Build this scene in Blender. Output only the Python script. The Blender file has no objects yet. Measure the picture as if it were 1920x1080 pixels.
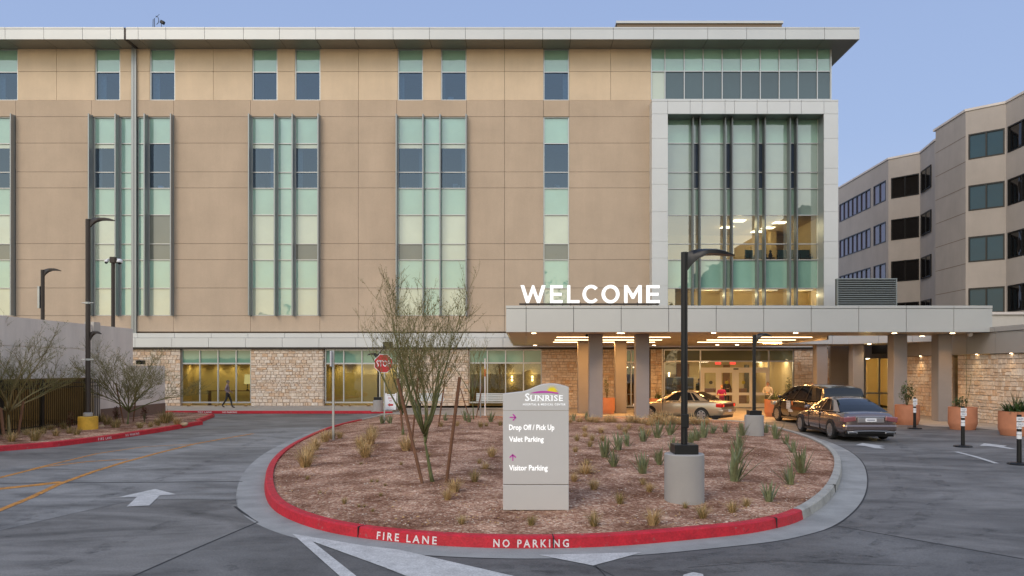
import bpy, bmesh, math, random
from mathutils import Vector, Matrix
R = math.radians
S = bpy.context.scene
COL = S.collection
rnd = random.Random(7)
# ------------------------------------------------------------------ camera
F, HX, HY, CH = 1400.0, 985.0, 690.0, 2.45      # focal length / principal point (photo pixels), eye height (m)
cd = bpy.data.cameras.new('camera'); cam = bpy.data.objects.new('camera', cd); COL.objects.link(cam)
cam.location = (0, 0, CH); cam.rotation_euler = (R(90), 0, 0)
cd.sensor_width = 36; cd.lens = F / 1920 * 36
cd.shift_x = (960 - HX) / 1920; cd.shift_y = (HY - 540) / 1920
cd.clip_start = .1; cd.clip_end = 2000
S.camera = cam
def P(px, py, Y): return Vector(((px - HX) * Y / F, Y, CH + (HY - py) * Y / F))
def PX(px, Y): return (px - HX) * Y / F
def PZ(py, Y): return CH + (HY - py) * Y / F
def G(px, py, z=0.0):
    Y = F * (CH - z) / (py - HY)
    return Vector(((px - HX) * Y / F, Y, z))
# ------------------------------------------------------------------ objects
ROOT = {}
def setp(o, label=None, cat=None, group=None, kind=None):
    if label: o['label'] = label
    if cat: o['category'] = cat
    if group: o['group'] = group
    if kind: o['kind'] = kind
    return o
def thing(name, loc, label, cat, group=None, rz=0):
    o = bpy.data.objects.new(name, None); COL.objects.link(o)
    o.empty_display_size = .2
    o.location = loc; o.rotation_euler = (0, 0, rz)
    ROOT[o.name] = Vector(loc) if rz == 0 else None
    return setp(o, label, cat, group)
def copy_tree(o, parent=None):
    c = o.copy(); COL.objects.link(c)
    if parent: c.parent = parent
    for ch in list(o.children): copy_tree(ch, c)
    return c
class MB:
    def __init__(s): s.v = []; s.f = []; s.mi = []; s.m = 0
    def add(s, vs, fs):
        b = len(s.v); s.v += [tuple(v) for v in vs]
        for f in fs: s.f.append(tuple(b + i for i in f)); s.mi.append(s.m)
    def quad(s, *p): s.add(p, [tuple(range(len(p)))])
    def box(s, x0, x1, y0, y1, z0, z1):
        if x0 > x1: x0, x1 = x1, x0
        if y0 > y1: y0, y1 = y1, y0
        if z0 > z1: z0, z1 = z1, z0
        s.add([(x0,y0,z0),(x1,y0,z0),(x1,y1,z0),(x0,y1,z0),(x0,y0,z1),(x1,y0,z1),(x1,y1,z1),(x0,y1,z1)],
              [(0,3,2,1),(4,5,6,7),(0,1,5,4),(1,2,6,5),(2,3,7,6),(3,0,4,7)])
    def obox(s, o, u, v, w, au, av, aw):       # oriented box: origin corner o, unit axes, sizes
        o, u, v, w = Vector(o), Vector(u) * au, Vector(v) * av, Vector(w) * aw
        p = [o, o+u, o+u+v, o+v]; p += [q + w for q in p]
        s.add(p, [(0,3,2,1),(4,5,6,7),(0,1,5,4),(1,2,6,5),(2,3,7,6),(3,0,4,7)])
    def prism(s, poly, d):
        d = Vector(d); n = len(poly); a = [Vector(p) for p in poly]; b = [p + d for p in a]
        s.add(a + b, [tuple(range(n))[::-1], tuple(range(n, 2*n))] + [(i, (i+1) % n, n + (i+1) % n, n + i) for i in range(n)])
    def path(s, pts, rad, n=6, cap=True):
        pts = [Vector(p) for p in pts]
        if not isinstance(rad, (list, tuple)): rad = [rad] * len(pts)
        rings = []; ref = None
        for i, p in enumerate(pts):
            d = (pts[min(i+1, len(pts)-1)] - pts[max(i-1, 0)])
            d = d.normalized() if d.length > 1e-9 else Vector((0,0,1))
            if ref is None: ref = Vector((1,0,0)) if abs(d.x) < .8 else Vector((0,1,0))
            a = (ref - d * ref.dot(d)).normalized(); ref = a; b = d.cross(a)
            rings.append([p + (a * math.cos(2*math.pi*k/n) + b * math.sin(2*math.pi*k/n)) * rad[i] for k in range(n)])
        vs = [q for r in rings for q in r]; fs = []
        for i in range(len(pts) - 1):
            for k in range(n):
                fs.append((i*n+k, i*n+(k+1) % n, (i+1)*n+(k+1) % n, (i+1)*n+k))
        if cap: fs += [tuple(range(n))[::-1], tuple((len(pts)-1)*n + k for k in range(n))]
        s.add(vs, fs)
    def lathe(s, prof, c=(0,0,0), n=24, axis='z', rot=0):
        vs = []; fs = []
        for (r, h) in prof:
            for k in range(n):
                a = 2*math.pi*k/n + rot; x, y = r*math.cos(a), r*math.sin(a)
                vs.append((c[0]+x, c[1]+y, c[2]+h) if axis == 'z' else (c[0]+x, c[1]+h, c[2]+y))
        for i in range(len(prof)-1):
            for k in range(n):
                q = (i*n+k, i*n+(k+1) % n, (i+1)*n+(k+1) % n, (i+1)*n+k)
                fs.append(q if axis == 'z' else q[::-1])
        fs += [tuple(range(n))[::-1], tuple((len(prof)-1)*n+k for k in range(n))]
        s.add(vs, fs)
    def ball(s, c, r, n=10, m=7):
        c = Vector(c); r = r if isinstance(r, (tuple, list)) else (r, r, r)
        vs = [c + Vector((0,0,-r[2]))]
        for i in range(1, m):
            t = math.pi*i/m
            for k in range(n):
                a = 2*math.pi*k/n
                vs.append(c + Vector((r[0]*math.sin(t)*math.cos(a), r[1]*math.sin(t)*math.sin(a), -r[2]*math.cos(t))))
        vs.append(c + Vector((0,0,r[2]))); fs = []
        for k in range(n):
            fs.append((0, 1+(k+1) % n, 1+k)); e = 1+(m-2)*n
            fs.append((e+k, e+(k+1) % n, len(vs)-1))
        for i in range(m-2):
            for k in range(n):
                a = 1+i*n
                fs.append((a+k, a+(k+1) % n, a+n+(k+1) % n, a+n+k))
        s.add(vs, fs)
    def build(s, name, mats, parent=None, smooth=False, angle=None, bevel=0, local=False, label=None, kind=None, cat=None, group=None):
        me = bpy.data.meshes.new(name)
        root = parent
        while root is not None and root.parent is not None: root = root.parent
        off = Vector((0,0,0))
        if root is not None and not local: off = ROOT.get(root.name) or Vector((0,0,0))
        base = Vector((0,0,0))
        if parent is None and not local and s.v:       # a top-level mesh stands at its own base
            xs = [v[0] for v in s.v]; ys = [v[1] for v in s.v]; zs = [v[2] for v in s.v]
            base = Vector(((min(xs)+max(xs))/2, (min(ys)+max(ys))/2, min(zs))); off = base
        me.from_pydata([(v[0]-off.x, v[1]-off.y, v[2]-off.z) for v in s.v], [], s.f)
        if not isinstance(mats, (list, tuple)): mats = [mats]
        for m in mats: me.materials.append(m)
        me.polygons.foreach_set('material_index', s.mi)
        if smooth or angle is not None: me.polygons.foreach_set('use_smooth', [True]*len(me.polygons))
        me.validate(); me.update()
        if angle is not None: me.set_sharp_from_angle(angle=R(angle))
        o = bpy.data.objects.new(name, me); COL.objects.link(o)
        if parent is not None: o.parent = parent
        else: o.location = base; ROOT[o.name] = base
        if bevel:
            b = o.modifiers.new('bevel', 'BEVEL'); b.width = bevel; b.segments = 2; b.limit_method = 'ANGLE'; b.angle_limit = R(40)
        return setp(o, label, cat, group, kind)
# ------------------------------------------------------------------ materials
def nn(nt, t, **kw):
    n = nt.nodes.new(t)
    for k, v in kw.items(): setattr(n, k, v)
    return n
def M(name, col, rough=.6, metal=0, var=.12, vs=1.5, bump=0, bs=60, spec=.5, ior=1.5, coat=0, speck=0, ss=40, col2=None):
    m = bpy.data.materials.new(name); m.use_nodes = True; nt = m.node_tree; L = nt.links
    b = nt.nodes['Principled BSDF']
    b.inputs['Roughness'].default_value = rough; b.inputs['Metallic'].default_value = metal
    b.inputs['Specular IOR Level'].default_value = spec; b.inputs['IOR'].default_value = ior
    b.inputs['Coat Weight'].default_value = coat; b.inputs['Coat Roughness'].default_value = .06
    b.inputs['Base Color'].default_value = (*col, 1)
    if var or speck or bump:
        tc = nn(nt, 'ShaderNodeTexCoord')
    if var:
        n = nn(nt, 'ShaderNodeTexNoise'); n.inputs['Scale'].default_value = vs; n.inputs['Detail'].default_value = 6
        n.inputs['Roughness'].default_value = .62
        L.new(tc.outputs['Object'], n.inputs['Vector'])
        r = nn(nt, 'ShaderNodeValToRGB')
        c2 = col2 or tuple(min(1, c*(1+var)) for c in col); c1 = tuple(c*(1-var) for c in col)
        r.color_ramp.elements[0].position = .3; r.color_ramp.elements[0].color = (*c1, 1)
        r.color_ramp.elements[1].position = .7; r.color_ramp.elements[1].color = (*c2, 1)
        L.new(n.outputs['Fac'], r.inputs['Fac']); out = r.outputs['Color']
        if speck:
            n2 = nn(nt, 'ShaderNodeTexNoise'); n2.inputs['Scale'].default_value = ss; n2.inputs['Detail'].default_value = 3
            L.new(tc.outputs['Object'], n2.inputs['Vector'])
            mr = nn(nt, 'ShaderNodeMapRange'); mr.inputs['From Min'].default_value = .3; mr.inputs['From Max'].default_value = .7
            mr.inputs['To Min'].default_value = 1-speck; mr.inputs['To Max'].default_value = 1+speck
            L.new(n2.outputs['Fac'], mr.inputs['Value'])
            mx = nn(nt, 'ShaderNodeVectorMath', operation='MULTIPLY')
            L.new(out, mx.inputs[0]); L.new(mr.outputs['Result'], mx.inputs[1]); out = mx.outputs['Vector']
        L.new(out, b.inputs['Base Color'])
    if bump:
        n3 = nn(nt, 'ShaderNodeTexNoise'); n3.inputs['Scale'].default_value = bs; n3.inputs['Detail'].default_value = 4
        L.new(tc.outputs['Object'], n3.inputs['Vector'])
        bp = nn(nt, 'ShaderNodeBump'); bp.inputs['Strength'].default_value = bump; bp.inputs['Distance'].default_value = .02
        L.new(n3.outputs['Fac'], bp.inputs['Height']); L.new(bp.outputs['Normal'], b.inputs['Normal'])
    return m
def streaks(m, amt=.10, sc=(2.2, 2.2, .10)):
    """faint run-off streaks and patchy tone on a rendered wall"""
    nt = m.node_tree; L = nt.links; b = nt.nodes['Principled BSDF']; src = b.inputs['Base Color'].links[0].from_socket
    tc = nn(nt, 'ShaderNodeTexCoord'); mp = nn(nt, 'ShaderNodeMapping'); mp.inputs['Scale'].default_value = sc
    L.new(tc.outputs['Object'], mp.inputs['Vector']); n = nn(nt, 'ShaderNodeTexNoise'); n.inputs['Scale'].default_value = 1.0; n.inputs['Detail'].default_value = 7; n.inputs['Roughness'].default_value = .7
    L.new(mp.outputs['Vector'], n.inputs['Vector'])
    mr = nn(nt, 'ShaderNodeMapRange'); mr.inputs['From Min'].default_value = .32; mr.inputs['From Max'].default_value = .62
    mr.inputs['To Min'].default_value = 1-amt; mr.inputs['To Max'].default_value = 1+amt*.35
    L.new(n.outputs['Fac'], mr.inputs['Value']); mx = nn(nt, 'ShaderNodeVectorMath', operation='MULTIPLY')
    L.new(src, mx.inputs[0]); L.new(mr.outputs['Result'], mx.inputs[1]); L.new(mx.outputs['Vector'], b.inputs['Base Color'])
def EM(name, col, st):
    m = bpy.data.materials.new(name); m.use_nodes = True; nt = m.node_tree
    nt.nodes.remove(nt.nodes['Principled BSDF'])
    e = nn(nt, 'ShaderNodeEmission'); e.inputs['Color'].default_value = (*col, 1); e.inputs['Strength'].default_value = st
    nt.links.new(e.outputs[0], nt.nodes['Material Output'].inputs['Surface'])
    return m
def GL(name, tint, refl, rough=.0, gc=(.92, .97, .95)):           # see-through architectural glass
    m = bpy.data.materials.new(name); m.use_nodes = True; nt = m.node_tree; L = nt.links
    nt.nodes.remove(nt.nodes['Principled BSDF'])
    t = nn(nt, 'ShaderNodeBsdfTransparent'); t.inputs['Color'].default_value = (*tint, 1)
    g = nn(nt, 'ShaderNodeBsdfGlossy'); g.inputs['Roughness'].default_value = rough; g.inputs['Color'].default_value = (*gc, 1)
    lw = nn(nt, 'ShaderNodeLayerWeight'); lw.inputs['Blend'].default_value = .25
    mr = nn(nt, 'ShaderNodeMapRange'); mr.inputs['To Min'].default_value = refl; mr.inputs['To Max'].default_value = 1
    L.new(lw.outputs['Fresnel'], mr.inputs['Value'])
    x = nn(nt, 'ShaderNodeMixShader'); L.new(mr.outputs['Result'], x.inputs['Fac'])
    L.new(t.outputs[0], x.inputs[1]); L.new(g.outputs[0], x.inputs[2])
    L.new(x.outputs[0], nt.nodes['Material Output'].inputs['Surface'])
    return m
def WG(name, col, ior, rough=.02):                   # opaque coated / backed window glass with slight waviness
    m = M(name, col, rough, var=.10, vs=.35, ior=ior)
    nt = m.node_tree; b = nt.nodes['Principled BSDF']
    tc = nn(nt, 'ShaderNodeTexCoord'); n = nn(nt, 'ShaderNodeTexNoise'); n.inputs['Scale'].default_value = 1.3; n.inputs['Detail'].default_value = 1
    nt.links.new(tc.outputs['Object'], n.inputs['Vector'])
    bp = nn(nt, 'ShaderNodeBump'); bp.inputs['Strength'].default_value = .12; bp.inputs['Distance'].default_value = .05
    nt.links.new(n.outputs['Fac'], bp.inputs['Height']); nt.links.new(bp.outputs['Normal'], b.inputs['Normal'])
    return m
def vary(m, lo=.88, hi=1.10):                        # every pane / piece a slightly different tone
    nt = m.node_tree; L = nt.links; b = nt.nodes['Principled BSDF']; src = b.inputs['Base Color'].links[0].from_socket
    g = nn(nt, 'ShaderNodeNewGeometry'); mr = nn(nt, 'ShaderNodeMapRange'); mr.inputs['To Min'].default_value = lo; mr.inputs['To Max'].default_value = hi
    L.new(g.outputs['Random Per Island'], mr.inputs['Value']); mx = nn(nt, 'ShaderNodeVectorMath', operation='MULTIPLY')
    L.new(src, mx.inputs[0]); L.new(mr.outputs['Result'], mx.inputs[1]); L.new(mx.outputs['Vector'], b.inputs['Base Color'])
def wear(m, cover=.85, scale=7, soft=.10):           # worn paint: the surface below shows through in patches
    nt = m.node_tree; L = nt.links; b = nt.nodes['Principled BSDF']; out = nt.nodes['Material Output']
    tc = nn(nt, 'ShaderNodeTexCoord'); n = nn(nt, 'ShaderNodeTexNoise'); n.inputs['Scale'].default_value = scale; n.inputs['Detail'].default_value = 9; n.inputs['Roughness'].default_value = .78
    L.new(tc.outputs['Object'], n.inputs['Vector']); mr = nn(nt, 'ShaderNodeMapRange'); c = .68-.40*(1-cover)*1.4
    mr.inputs['From Min'].default_value = c-soft; mr.inputs['From Max'].default_value = c+soft; mr.inputs['To Min'].default_value = 0; mr.inputs['To Max'].default_value = 1
    L.new(n.outputs['Fac'], mr.inputs['Value']); t = nn(nt, 'ShaderNodeBsdfTransparent'); x = nn(nt, 'ShaderNodeMixShader')
    L.new(mr.outputs['Result'], x.inputs['Fac']); L.new(b.outputs[0], x.inputs[1]); L.new(t.outputs[0], x.inputs[2]); L.new(x.outputs[0], out.inputs['Surface'])
def chips(m, col, at=.63, scale=9):                  # chipped and scuffed spots of another colour
    nt = m.node_tree; L = nt.links; b = nt.nodes['Principled BSDF']; src = b.inputs['Base Color'].links[0].from_socket
    tc = nn(nt, 'ShaderNodeTexCoord'); n = nn(nt, 'ShaderNodeTexNoise'); n.inputs['Scale'].default_value = scale; n.inputs['Detail'].default_value = 8; n.inputs['Roughness'].default_value = .75
    L.new(tc.outputs['Object'], n.inputs['Vector']); mr = nn(nt, 'ShaderNodeMapRange'); mr.inputs['From Min'].default_value = at-.03; mr.inputs['From Max'].default_value = at+.03
    L.new(n.outputs['Fac'], mr.inputs['Value']); mx = nn(nt, 'ShaderNodeMix', data_type='RGBA'); mx.inputs[7].default_value = (*col, 1)
    L.new(mr.outputs['Result'], mx.inputs[0]); L.new(src, mx.inputs[6]); L.new(mx.outputs[2], b.inputs['Base Color'])
def STONE(name, c, warm=0):                          # one colour per stone (random per island)
    m = bpy.data.materials.new(name); m.use_nodes = True; nt = m.node_tree; L = nt.links; b = nt.nodes['Principled BSDF']
    g = nn(nt, 'ShaderNodeNewGeometry'); r = nn(nt, 'ShaderNodeValToRGB'); r.color_ramp.interpolation = 'LINEAR'
    els = c; r.color_ramp.elements[0].position = 0; r.color_ramp.elements[0].color = (*els[0], 1)
    r.color_ramp.elements[1].position = 1; r.color_ramp.elements[1].color = (*els[-1], 1)
    for i, e in enumerate(els[1:-1]):
        q = r.color_ramp.elements.new((i+1)/(len(els)-1)); q.color = (*e, 1)
    L.new(g.outputs['Random Per Island'], r.inputs['Fac'])
    tc = nn(nt, 'ShaderNodeTexCoord'); n = nn(nt, 'ShaderNodeTexNoise'); n.inputs['Scale'].default_value = 9; n.inputs['Detail'].default_value = 6
    L.new(tc.outputs['Object'], n.inputs['Vector'])
    mr = nn(nt, 'ShaderNodeMapRange'); mr.inputs['From Min'].default_value = .3; mr.inputs['From Max'].default_value = .7
    mr.inputs['To Min'].default_value = .78; mr.inputs['To Max'].default_value = 1.12
    L.new(n.outputs['Fac'], mr.inputs['Value'])
    mx = nn(nt, 'ShaderNodeVectorMath', operation='MULTIPLY'); L.new(r.outputs['Color'], mx.inputs[0]); L.new(mr.outputs['Result'], mx.inputs[1])
    L.new(mx.outputs['Vector'], b.inputs['Base Color']); b.inputs['Roughness'].default_value = .85
    bp = nn(nt, 'ShaderNodeBump'); bp.inputs['Strength'].default_value = .5; bp.inputs['Distance'].default_value = .03
    L.new(n.outputs['Fac'], bp.inputs['Height']); L.new(bp.outputs['Normal'], b.inputs['Normal'])
    return m
def ASPH(name, a, c, scale=.35):
    m = bpy.data.materials.new(name); m.use_nodes = True; nt = m.node_tree; L = nt.links; b = nt.nodes['Principled BSDF']
    tc = nn(nt, 'ShaderNodeTexCoord')
    mp = nn(nt, 'ShaderNodeMapping'); mp.inputs['Scale'].default_value = (.62, 1.25, 1); mp.inputs['Rotation'].default_value = (0, 0, .15)
    L.new(tc.outputs['Object'], mp.inputs['Vector'])
    n1 = nn(nt, 'ShaderNodeTexNoise'); n1.inputs['Scale'].default_value = scale; n1.inputs['Detail'].default_value = 8; n1.inputs['Roughness'].default_value = .65
    n1.inputs['Distortion'].default_value = 1.4
    L.new(mp.outputs['Vector'], n1.inputs['Vector'])
    r = nn(nt, 'ShaderNodeValToRGB'); r.color_ramp.elements[0].position = .38; r.color_ramp.elements[1].position = .63
    r.color_ramp.elements[0].color = (*a, 1); r.color_ramp.elements[1].color = (*c, 1)
    L.new(n1.outputs['Fac'], r.inputs['Fac'])
    n2 = nn(nt, 'ShaderNodeTexNoise'); n2.inputs['Scale'].default_value = 38; n2.inputs['Detail'].default_value = 6; n2.inputs['Roughness'].default_value = .8
    L.new(tc.outputs['Object'], n2.inputs['Vector'])
    mr = nn(nt, 'ShaderNodeMapRange'); mr.inputs['From Min'].default_value = .3; mr.inputs['From Max'].default_value = .7
    mr.inputs['To Min'].default_value = .62; mr.inputs['To Max'].default_value = 1.38
    L.new(n2.outputs['Fac'], mr.inputs['Value'])
    mx = nn(nt, 'ShaderNodeVectorMath', operation='MULTIPLY'); L.new(r.outputs['Color'], mx.inputs[0]); L.new(mr.outputs['Result'], mx.inputs[1])
    # oil drips and tyre scuffs: sparse darker spots
    n4 = nn(nt, 'ShaderNodeTexNoise'); n4.inputs['Scale'].default_value = 1.1; n4.inputs['Detail'].default_value = 5; n4.inputs['Roughness'].default_value = .7
    L.new(mp.outputs['Vector'], n4.inputs['Vector'])
    r4 = nn(nt, 'ShaderNodeValToRGB'); r4.color_ramp.elements[0].position = .32; r4.color_ramp.elements[1].position = .52
    r4.color_ramp.elements[0].color = (.60, .60, .60, 1); r4.color_ramp.elements[1].color = (1, 1, 1, 1)
    L.new(n4.outputs['Fac'], r4.inputs['Fac'])
    mx2 = nn(nt, 'ShaderNodeVectorMath', operation='MULTIPLY'); L.new(mx.outputs['Vector'], mx2.inputs[0]); L.new(r4.outputs['Color'], mx2.inputs[1])
    L.new(mx2.outputs['Vector'], b.inputs['Base Color'])
    b.inputs['Roughness'].default_value = .62; b.inputs['Specular IOR Level'].default_value = .35
    bp = nn(nt, 'ShaderNodeBump'); bp.inputs['Strength'].default_value = .25; bp.inputs['Distance'].default_value = .01
    L.new(n2.outputs['Fac'], bp.inputs['Height']); L.new(bp.outputs['Normal'], b.inputs['Normal'])
    return m
def GRAVEL(name):
    m = bpy.data.materials.new(name); m.use_nodes = True; nt = m.node_tree; L = nt.links; b = nt.nodes['Principled BSDF']
    tc = nn(nt, 'ShaderNodeTexCoord')
    v = nn(nt, 'ShaderNodeTexVoronoi'); v.inputs['Scale'].default_value = 26
    L.new(tc.outputs['Object'], v.inputs['Vector'])
    sp = nn(nt, 'ShaderNodeSeparateColor'); L.new(v.outputs['Color'], sp.inputs['Color'])
    r = nn(nt, 'ShaderNodeValToRGB'); e = r.color_ramp.elements
    e[0].position = 0; e[0].color = (.23, .12, .075, 1); e[1].position = 1; e[1].color = (.66, .49, .36, 1)
    q = e.new(.5); q.color = (.385, .215, .14, 1); q = e.new(.82); q.color = (.48, .315, .215, 1)
    L.new(sp.outputs[0], r.inputs['Fac'])
    n = nn(nt, 'ShaderNodeTexNoise'); n.inputs['Scale'].default_value = .9; n.inputs['Detail'].default_value = 9; n.inputs['Roughness'].default_value = .68
    L.new(tc.outputs['Object'], n.inputs['Vector'])
    r2 = nn(nt, 'ShaderNodeValToRGB'); r2.color_ramp.elements[0].position = .40; r2.color_ramp.elements[1].position = .64
    r2.color_ramp.elements[0].color = (.50, .40, .36, 1); r2.color_ramp.elements[1].color = (1.38, 1.40, 1.45, 1)
    L.new(n.outputs['Fac'], r2.inputs['Fac'])
    mx = nn(nt, 'ShaderNodeVectorMath', operation='MULTIPLY'); L.new(r.outputs['Color'], mx.inputs[0]); L.new(r2.outputs['Color'], mx.inputs[1])
    L.new(mx.outputs['Vector'], b.inputs['Base Color']); b.inputs['Roughness'].default_value = .95; b.inputs['Specular IOR Level'].default_value = .15
    n2 = nn(nt, 'ShaderNodeTexNoise'); n2.inputs['Scale'].default_value = 22; n2.inputs['Detail'].default_value = 6
    L.new(tc.outputs['Object'], n2.inputs['Vector'])
    bp = nn(nt, 'ShaderNodeBump'); bp.inputs['Strength'].default_value = .9; bp.inputs['Distance'].default_value = .05
    L.new(n2.outputs['Fac'], bp.inputs['Height']); L.new(bp.outputs['Normal'], b.inputs['Normal'])
    return m
m_cream = M('cream_panel', (.68, .535, .385), .85, var=.07, vs=.5, bump=.15, bs=35, speck=.04, ss=25)
m_tan = M('tan_panel', (.51, .395, .293), .85, var=.08, vs=.4, bump=.15, bs=35, speck=.04, ss=25)
streaks(m_cream, .05, (.9,.9,.12)); streaks(m_tan, .06, (.9,.9,.12))
m_joint = M('joint', (.22, .165, .12), .9, var=0)
m_metal = M('silver_panel', (.55, .555, .545), .38, metal=.35, var=.03, vs=.6)
m_white_metal = M('pale_panel', (.60, .61, .61), .4, metal=.25, var=.03, vs=.6)
m_soffit = M('soffit_panel', (.26, .255, .22), .45, metal=.3, var=.05, vs=.8)
m_can_soffit = M('canopy_soffit', (.42, .37, .30), .55, metal=.1, var=.05, vs=.8)
m_frame = M('aluminium', (.52, .53, .53), .35, metal=.6, var=0)
m_fin = M('fin', (.30, .32, .33), .4, metal=.6, var=0)
m_dark = M('dark_gap', (.02, .02, .02), .8, var=0)
m_room = WG('dim_room_glass', (.155, .165, .135), 1.9)
m_vision_g = WG('green_vision_glass', (.050, .090, .105), 1.75)
m_spandrel = WG('teal_spandrel_glass', (.265, .47, .375), 2.35)
m_bay = WG('bay_glass', (.25, .34, .30), 2.4)
m_spandrel_dk = WG('green_transom_glass', (.17, .32, .24), 1.7, .05)
m_frost = WG('frosted_teal_glass', (.31, .55, .455), 2.35, .05)
m_shade = WG('shade_behind_glass', (.48, .55, .43), 2.3)
m_vision = WG('vision_glass', (.026, .050, .098), 1.62)
m_office_glass = WG('office_glass', (.018, .062, .095), 1.42)  # blue base colour imitates the reflected sky
m_office_dark = WG('office_dark_glass', (.010, .009, .009), 1.55)
m_office_sky_tint = WG('office_sky_tint_glass', (.125, .105, .165), 2.0)  # lilac of the reflected low sky put into the base colour
for m_ in (m_spandrel, m_vision, m_frost, m_shade, m_bay, m_room, m_vision_g, m_office_glass): vary(m_)
m_glass = GL('clear_glass', (.80, .86, .78), .26)
m_glass_v = GL('vision_glass_clear', (.26, .44, .72), .12, gc=(.62, .80, 1.0))
m_glass_g = GL('tinted_glass', (.66, .68, .50), .10)
m_glass_e = GL('entrance_glass', (.86, .88, .80), .09)
m_stone = STONE('limestone', [(.68,.56,.44),(.74,.63,.52),(.62,.47,.34),(.71,.59,.48),(.62,.42,.27),(.72,.62,.52),(.65,.53,.43),(.76,.67,.57),(.60,.44,.31),(.70,.58,.46)])
m_mortar = M('mortar', (.40, .31, .24), .95, var=.15, vs=4, bump=.3)
m_column = M('column_render', (.265, .245, .245), .8, var=.06, vs=1.2, bump=.1, bs=50)
m_asph = ASPH('asphalt', (.097, .094, .090), (.205, .198, .190))
m_asph2 = ASPH('asphalt_patch', (.083, .082, .081), (.160, .157, .153))
m_asph3 = ASPH('asphalt_pale', (.135, .134, .132), (.255, .253, .248), .5)
m_conc = M('concrete', (.275, .275, .265), .8, var=.22, vs=1.3, bump=.15, bs=60, speck=.12, ss=70)
m_walk = M('sidewalk_concrete', (.33, .29, .25), .8, var=.12, vs=1.0, bump=.1, bs=60, speck=.08, ss=60)
m_kerbred = M('red_kerb_paint', (.46, .008, .022), .6, var=.2, vs=5, bump=.35, bs=45, speck=.16, ss=30)
m_kerbgrey = M('kerb_concrete', (.34, .33, .30), .85, var=.2, vs=3, bump=.3, bs=45, speck=.12, ss=40)
m_trans_e = WG('entrance_transom', (.15, .16, .09), 1.9, .02)
m_white = M('white_road_paint', (.47, .465, .455), .7, var=.18, vs=4, speck=.2, ss=45)
wear(m_white, .95, 9, .07)
m_stencil = M('stencil_paint', (.72, .66, .66), .7, var=.1, vs=14, speck=.2, ss=60)
m_orange = M('orange_road_paint', (.47, .205, .035), .7, var=.22, vs=4, speck=.25, ss=45)
wear(m_orange, .86, 6, .10); wear(m_stencil, .90, 30, .08)
chips(m_kerbred, (.25,.13,.12), .64, 7); chips(m_kerbgrey, (.16,.14,.12), .62, 5); chips(m_kerbred, (.13,.012,.016), .66, 3)
m_scuff = M('tyre_scuff', (.045,.045,.046), .75, var=.2, vs=3); wear(m_scuff, .30, 2.2, .22)
m_seam = M('road_seam', (.028, .028, .03), .8, var=.1)
m_gravel = GRAVEL('decomposed_granite')
m_pole = M('dark_bronze', (.045, .036, .032), .45, metal=.4, var=.1, vs=3)
m_black = M('black_metal', (.012, .012, .013), .4, metal=.3, var=0)
m_galv = M('galvanised', (.42, .44, .44), .4, metal=.6, var=.08, vs=6)
m_basegrey = M('pole_base', (.34, .325, .31), .85, var=.05, vs=2.5, bump=.12, bs=40)
m_yellow = M('yellow_base', (.62, .36, .04), .75, var=.2, vs=3.5, bump=.2, bs=30)
m_garage = M('garage_render', (.70, .635, .59), .85, var=.06, vs=.8, bump=.12, bs=40); streaks(m_garage, .10, (1.5, 1.5, .15))
m_block = M('brown_block', (.17, .11, .085), .9, var=.1, vs=2, bump=.3, bs=25)
m_office = M('office_render', (.45, .40, .36), .88, var=.07, vs=.5, bump=.1, bs=40); streaks(m_office, .06, (.9,.9,.15))
m_terra = M('terracotta', (.50, .20, .105), .75, var=.1, vs=2.5, bump=.08, bs=40)
m_sign = M('sign_panel', (.565, .555, .545), .42, metal=.15, var=.03, vs=1)
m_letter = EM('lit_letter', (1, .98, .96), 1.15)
m_lit = EM('welcome_letter', (1, .985, .96), 1.25)
m_strip = EM('strip_lamp', (1, .72, .40), 6)
m_down = EM('downlight', (1, .72, .42), 14)
m_panel_l = EM('ceiling_panel', (1, .86, .62), 13)
m_sconce = EM('sconce_lamp', (1, .75, .38), 7)
m_shade_l = EM('lamp_shade', (1, .85, .45), .75)
m_stake = M('wood_stake', (.16, .075, .04), .85, var=.25, vs=8, bump=.3, bs=40)
m_bark = M('green_bark', (.115, .125, .045), .8, var=.3, vs=6)
m_twig = M('green_twig', (.19, .165, .065), .85, var=.25, vs=6)
m_leaf = M('tiny_leaf', (.18, .165, .065), .8, var=.3, vs=10)
m_bark2 = M('brown_bark', (.14, .115, .06), .85, var=.3, vs=6)
m_blond = M('dry_grass', (.56, .38, .18), .85, var=.3, vs=14)
m_grass = M('green_dry_grass', (.22, .17, .055), .85, var=.35, vs=14)
m_aloe = M('aloe_leaf', (.165, .185, .09), .55, var=.3, vs=7)
m_green = M('leaf_green', (.06, .11, .03), .55, var=.35, vs=9)
m_rust = M('dry_shrub', (.13, .05, .03), .9, var=.3, vs=9)
m_rock = M('boulder', (.42, .30, .19), .9, var=.25, vs=5, bump=.5, bs=12)
m_rubber = M('tyre_rubber', (.015, .015, .015), .8, var=0)
m_rim = M('alloy', (.42, .42, .43), .3, metal=.8, var=0)
m_cglass = M('car_glass', (.010, .012, .014), .03, var=0, ior=1.55)
m_skin = M('skin', (.50, .29, .20), .6, var=0)
m_wallint = M('interior_wall', (.62, .47, .25), .8, var=.05)
m_olive = M('interior_olive_wall', (.56, .44, .21), .8, var=.05)
m_floorint = M('interior_floor', (.22, .16, .10), .5, var=.1)
m_wood = M('wood_panel', (.24, .12, .055), .5, var=.2, vs=3)
m_red = M('sign_red', (.45, .02, .025), .45, var=.05)
m_pl = M('white_plastic', (.74, .74, .76), .5, var=.02)
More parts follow.
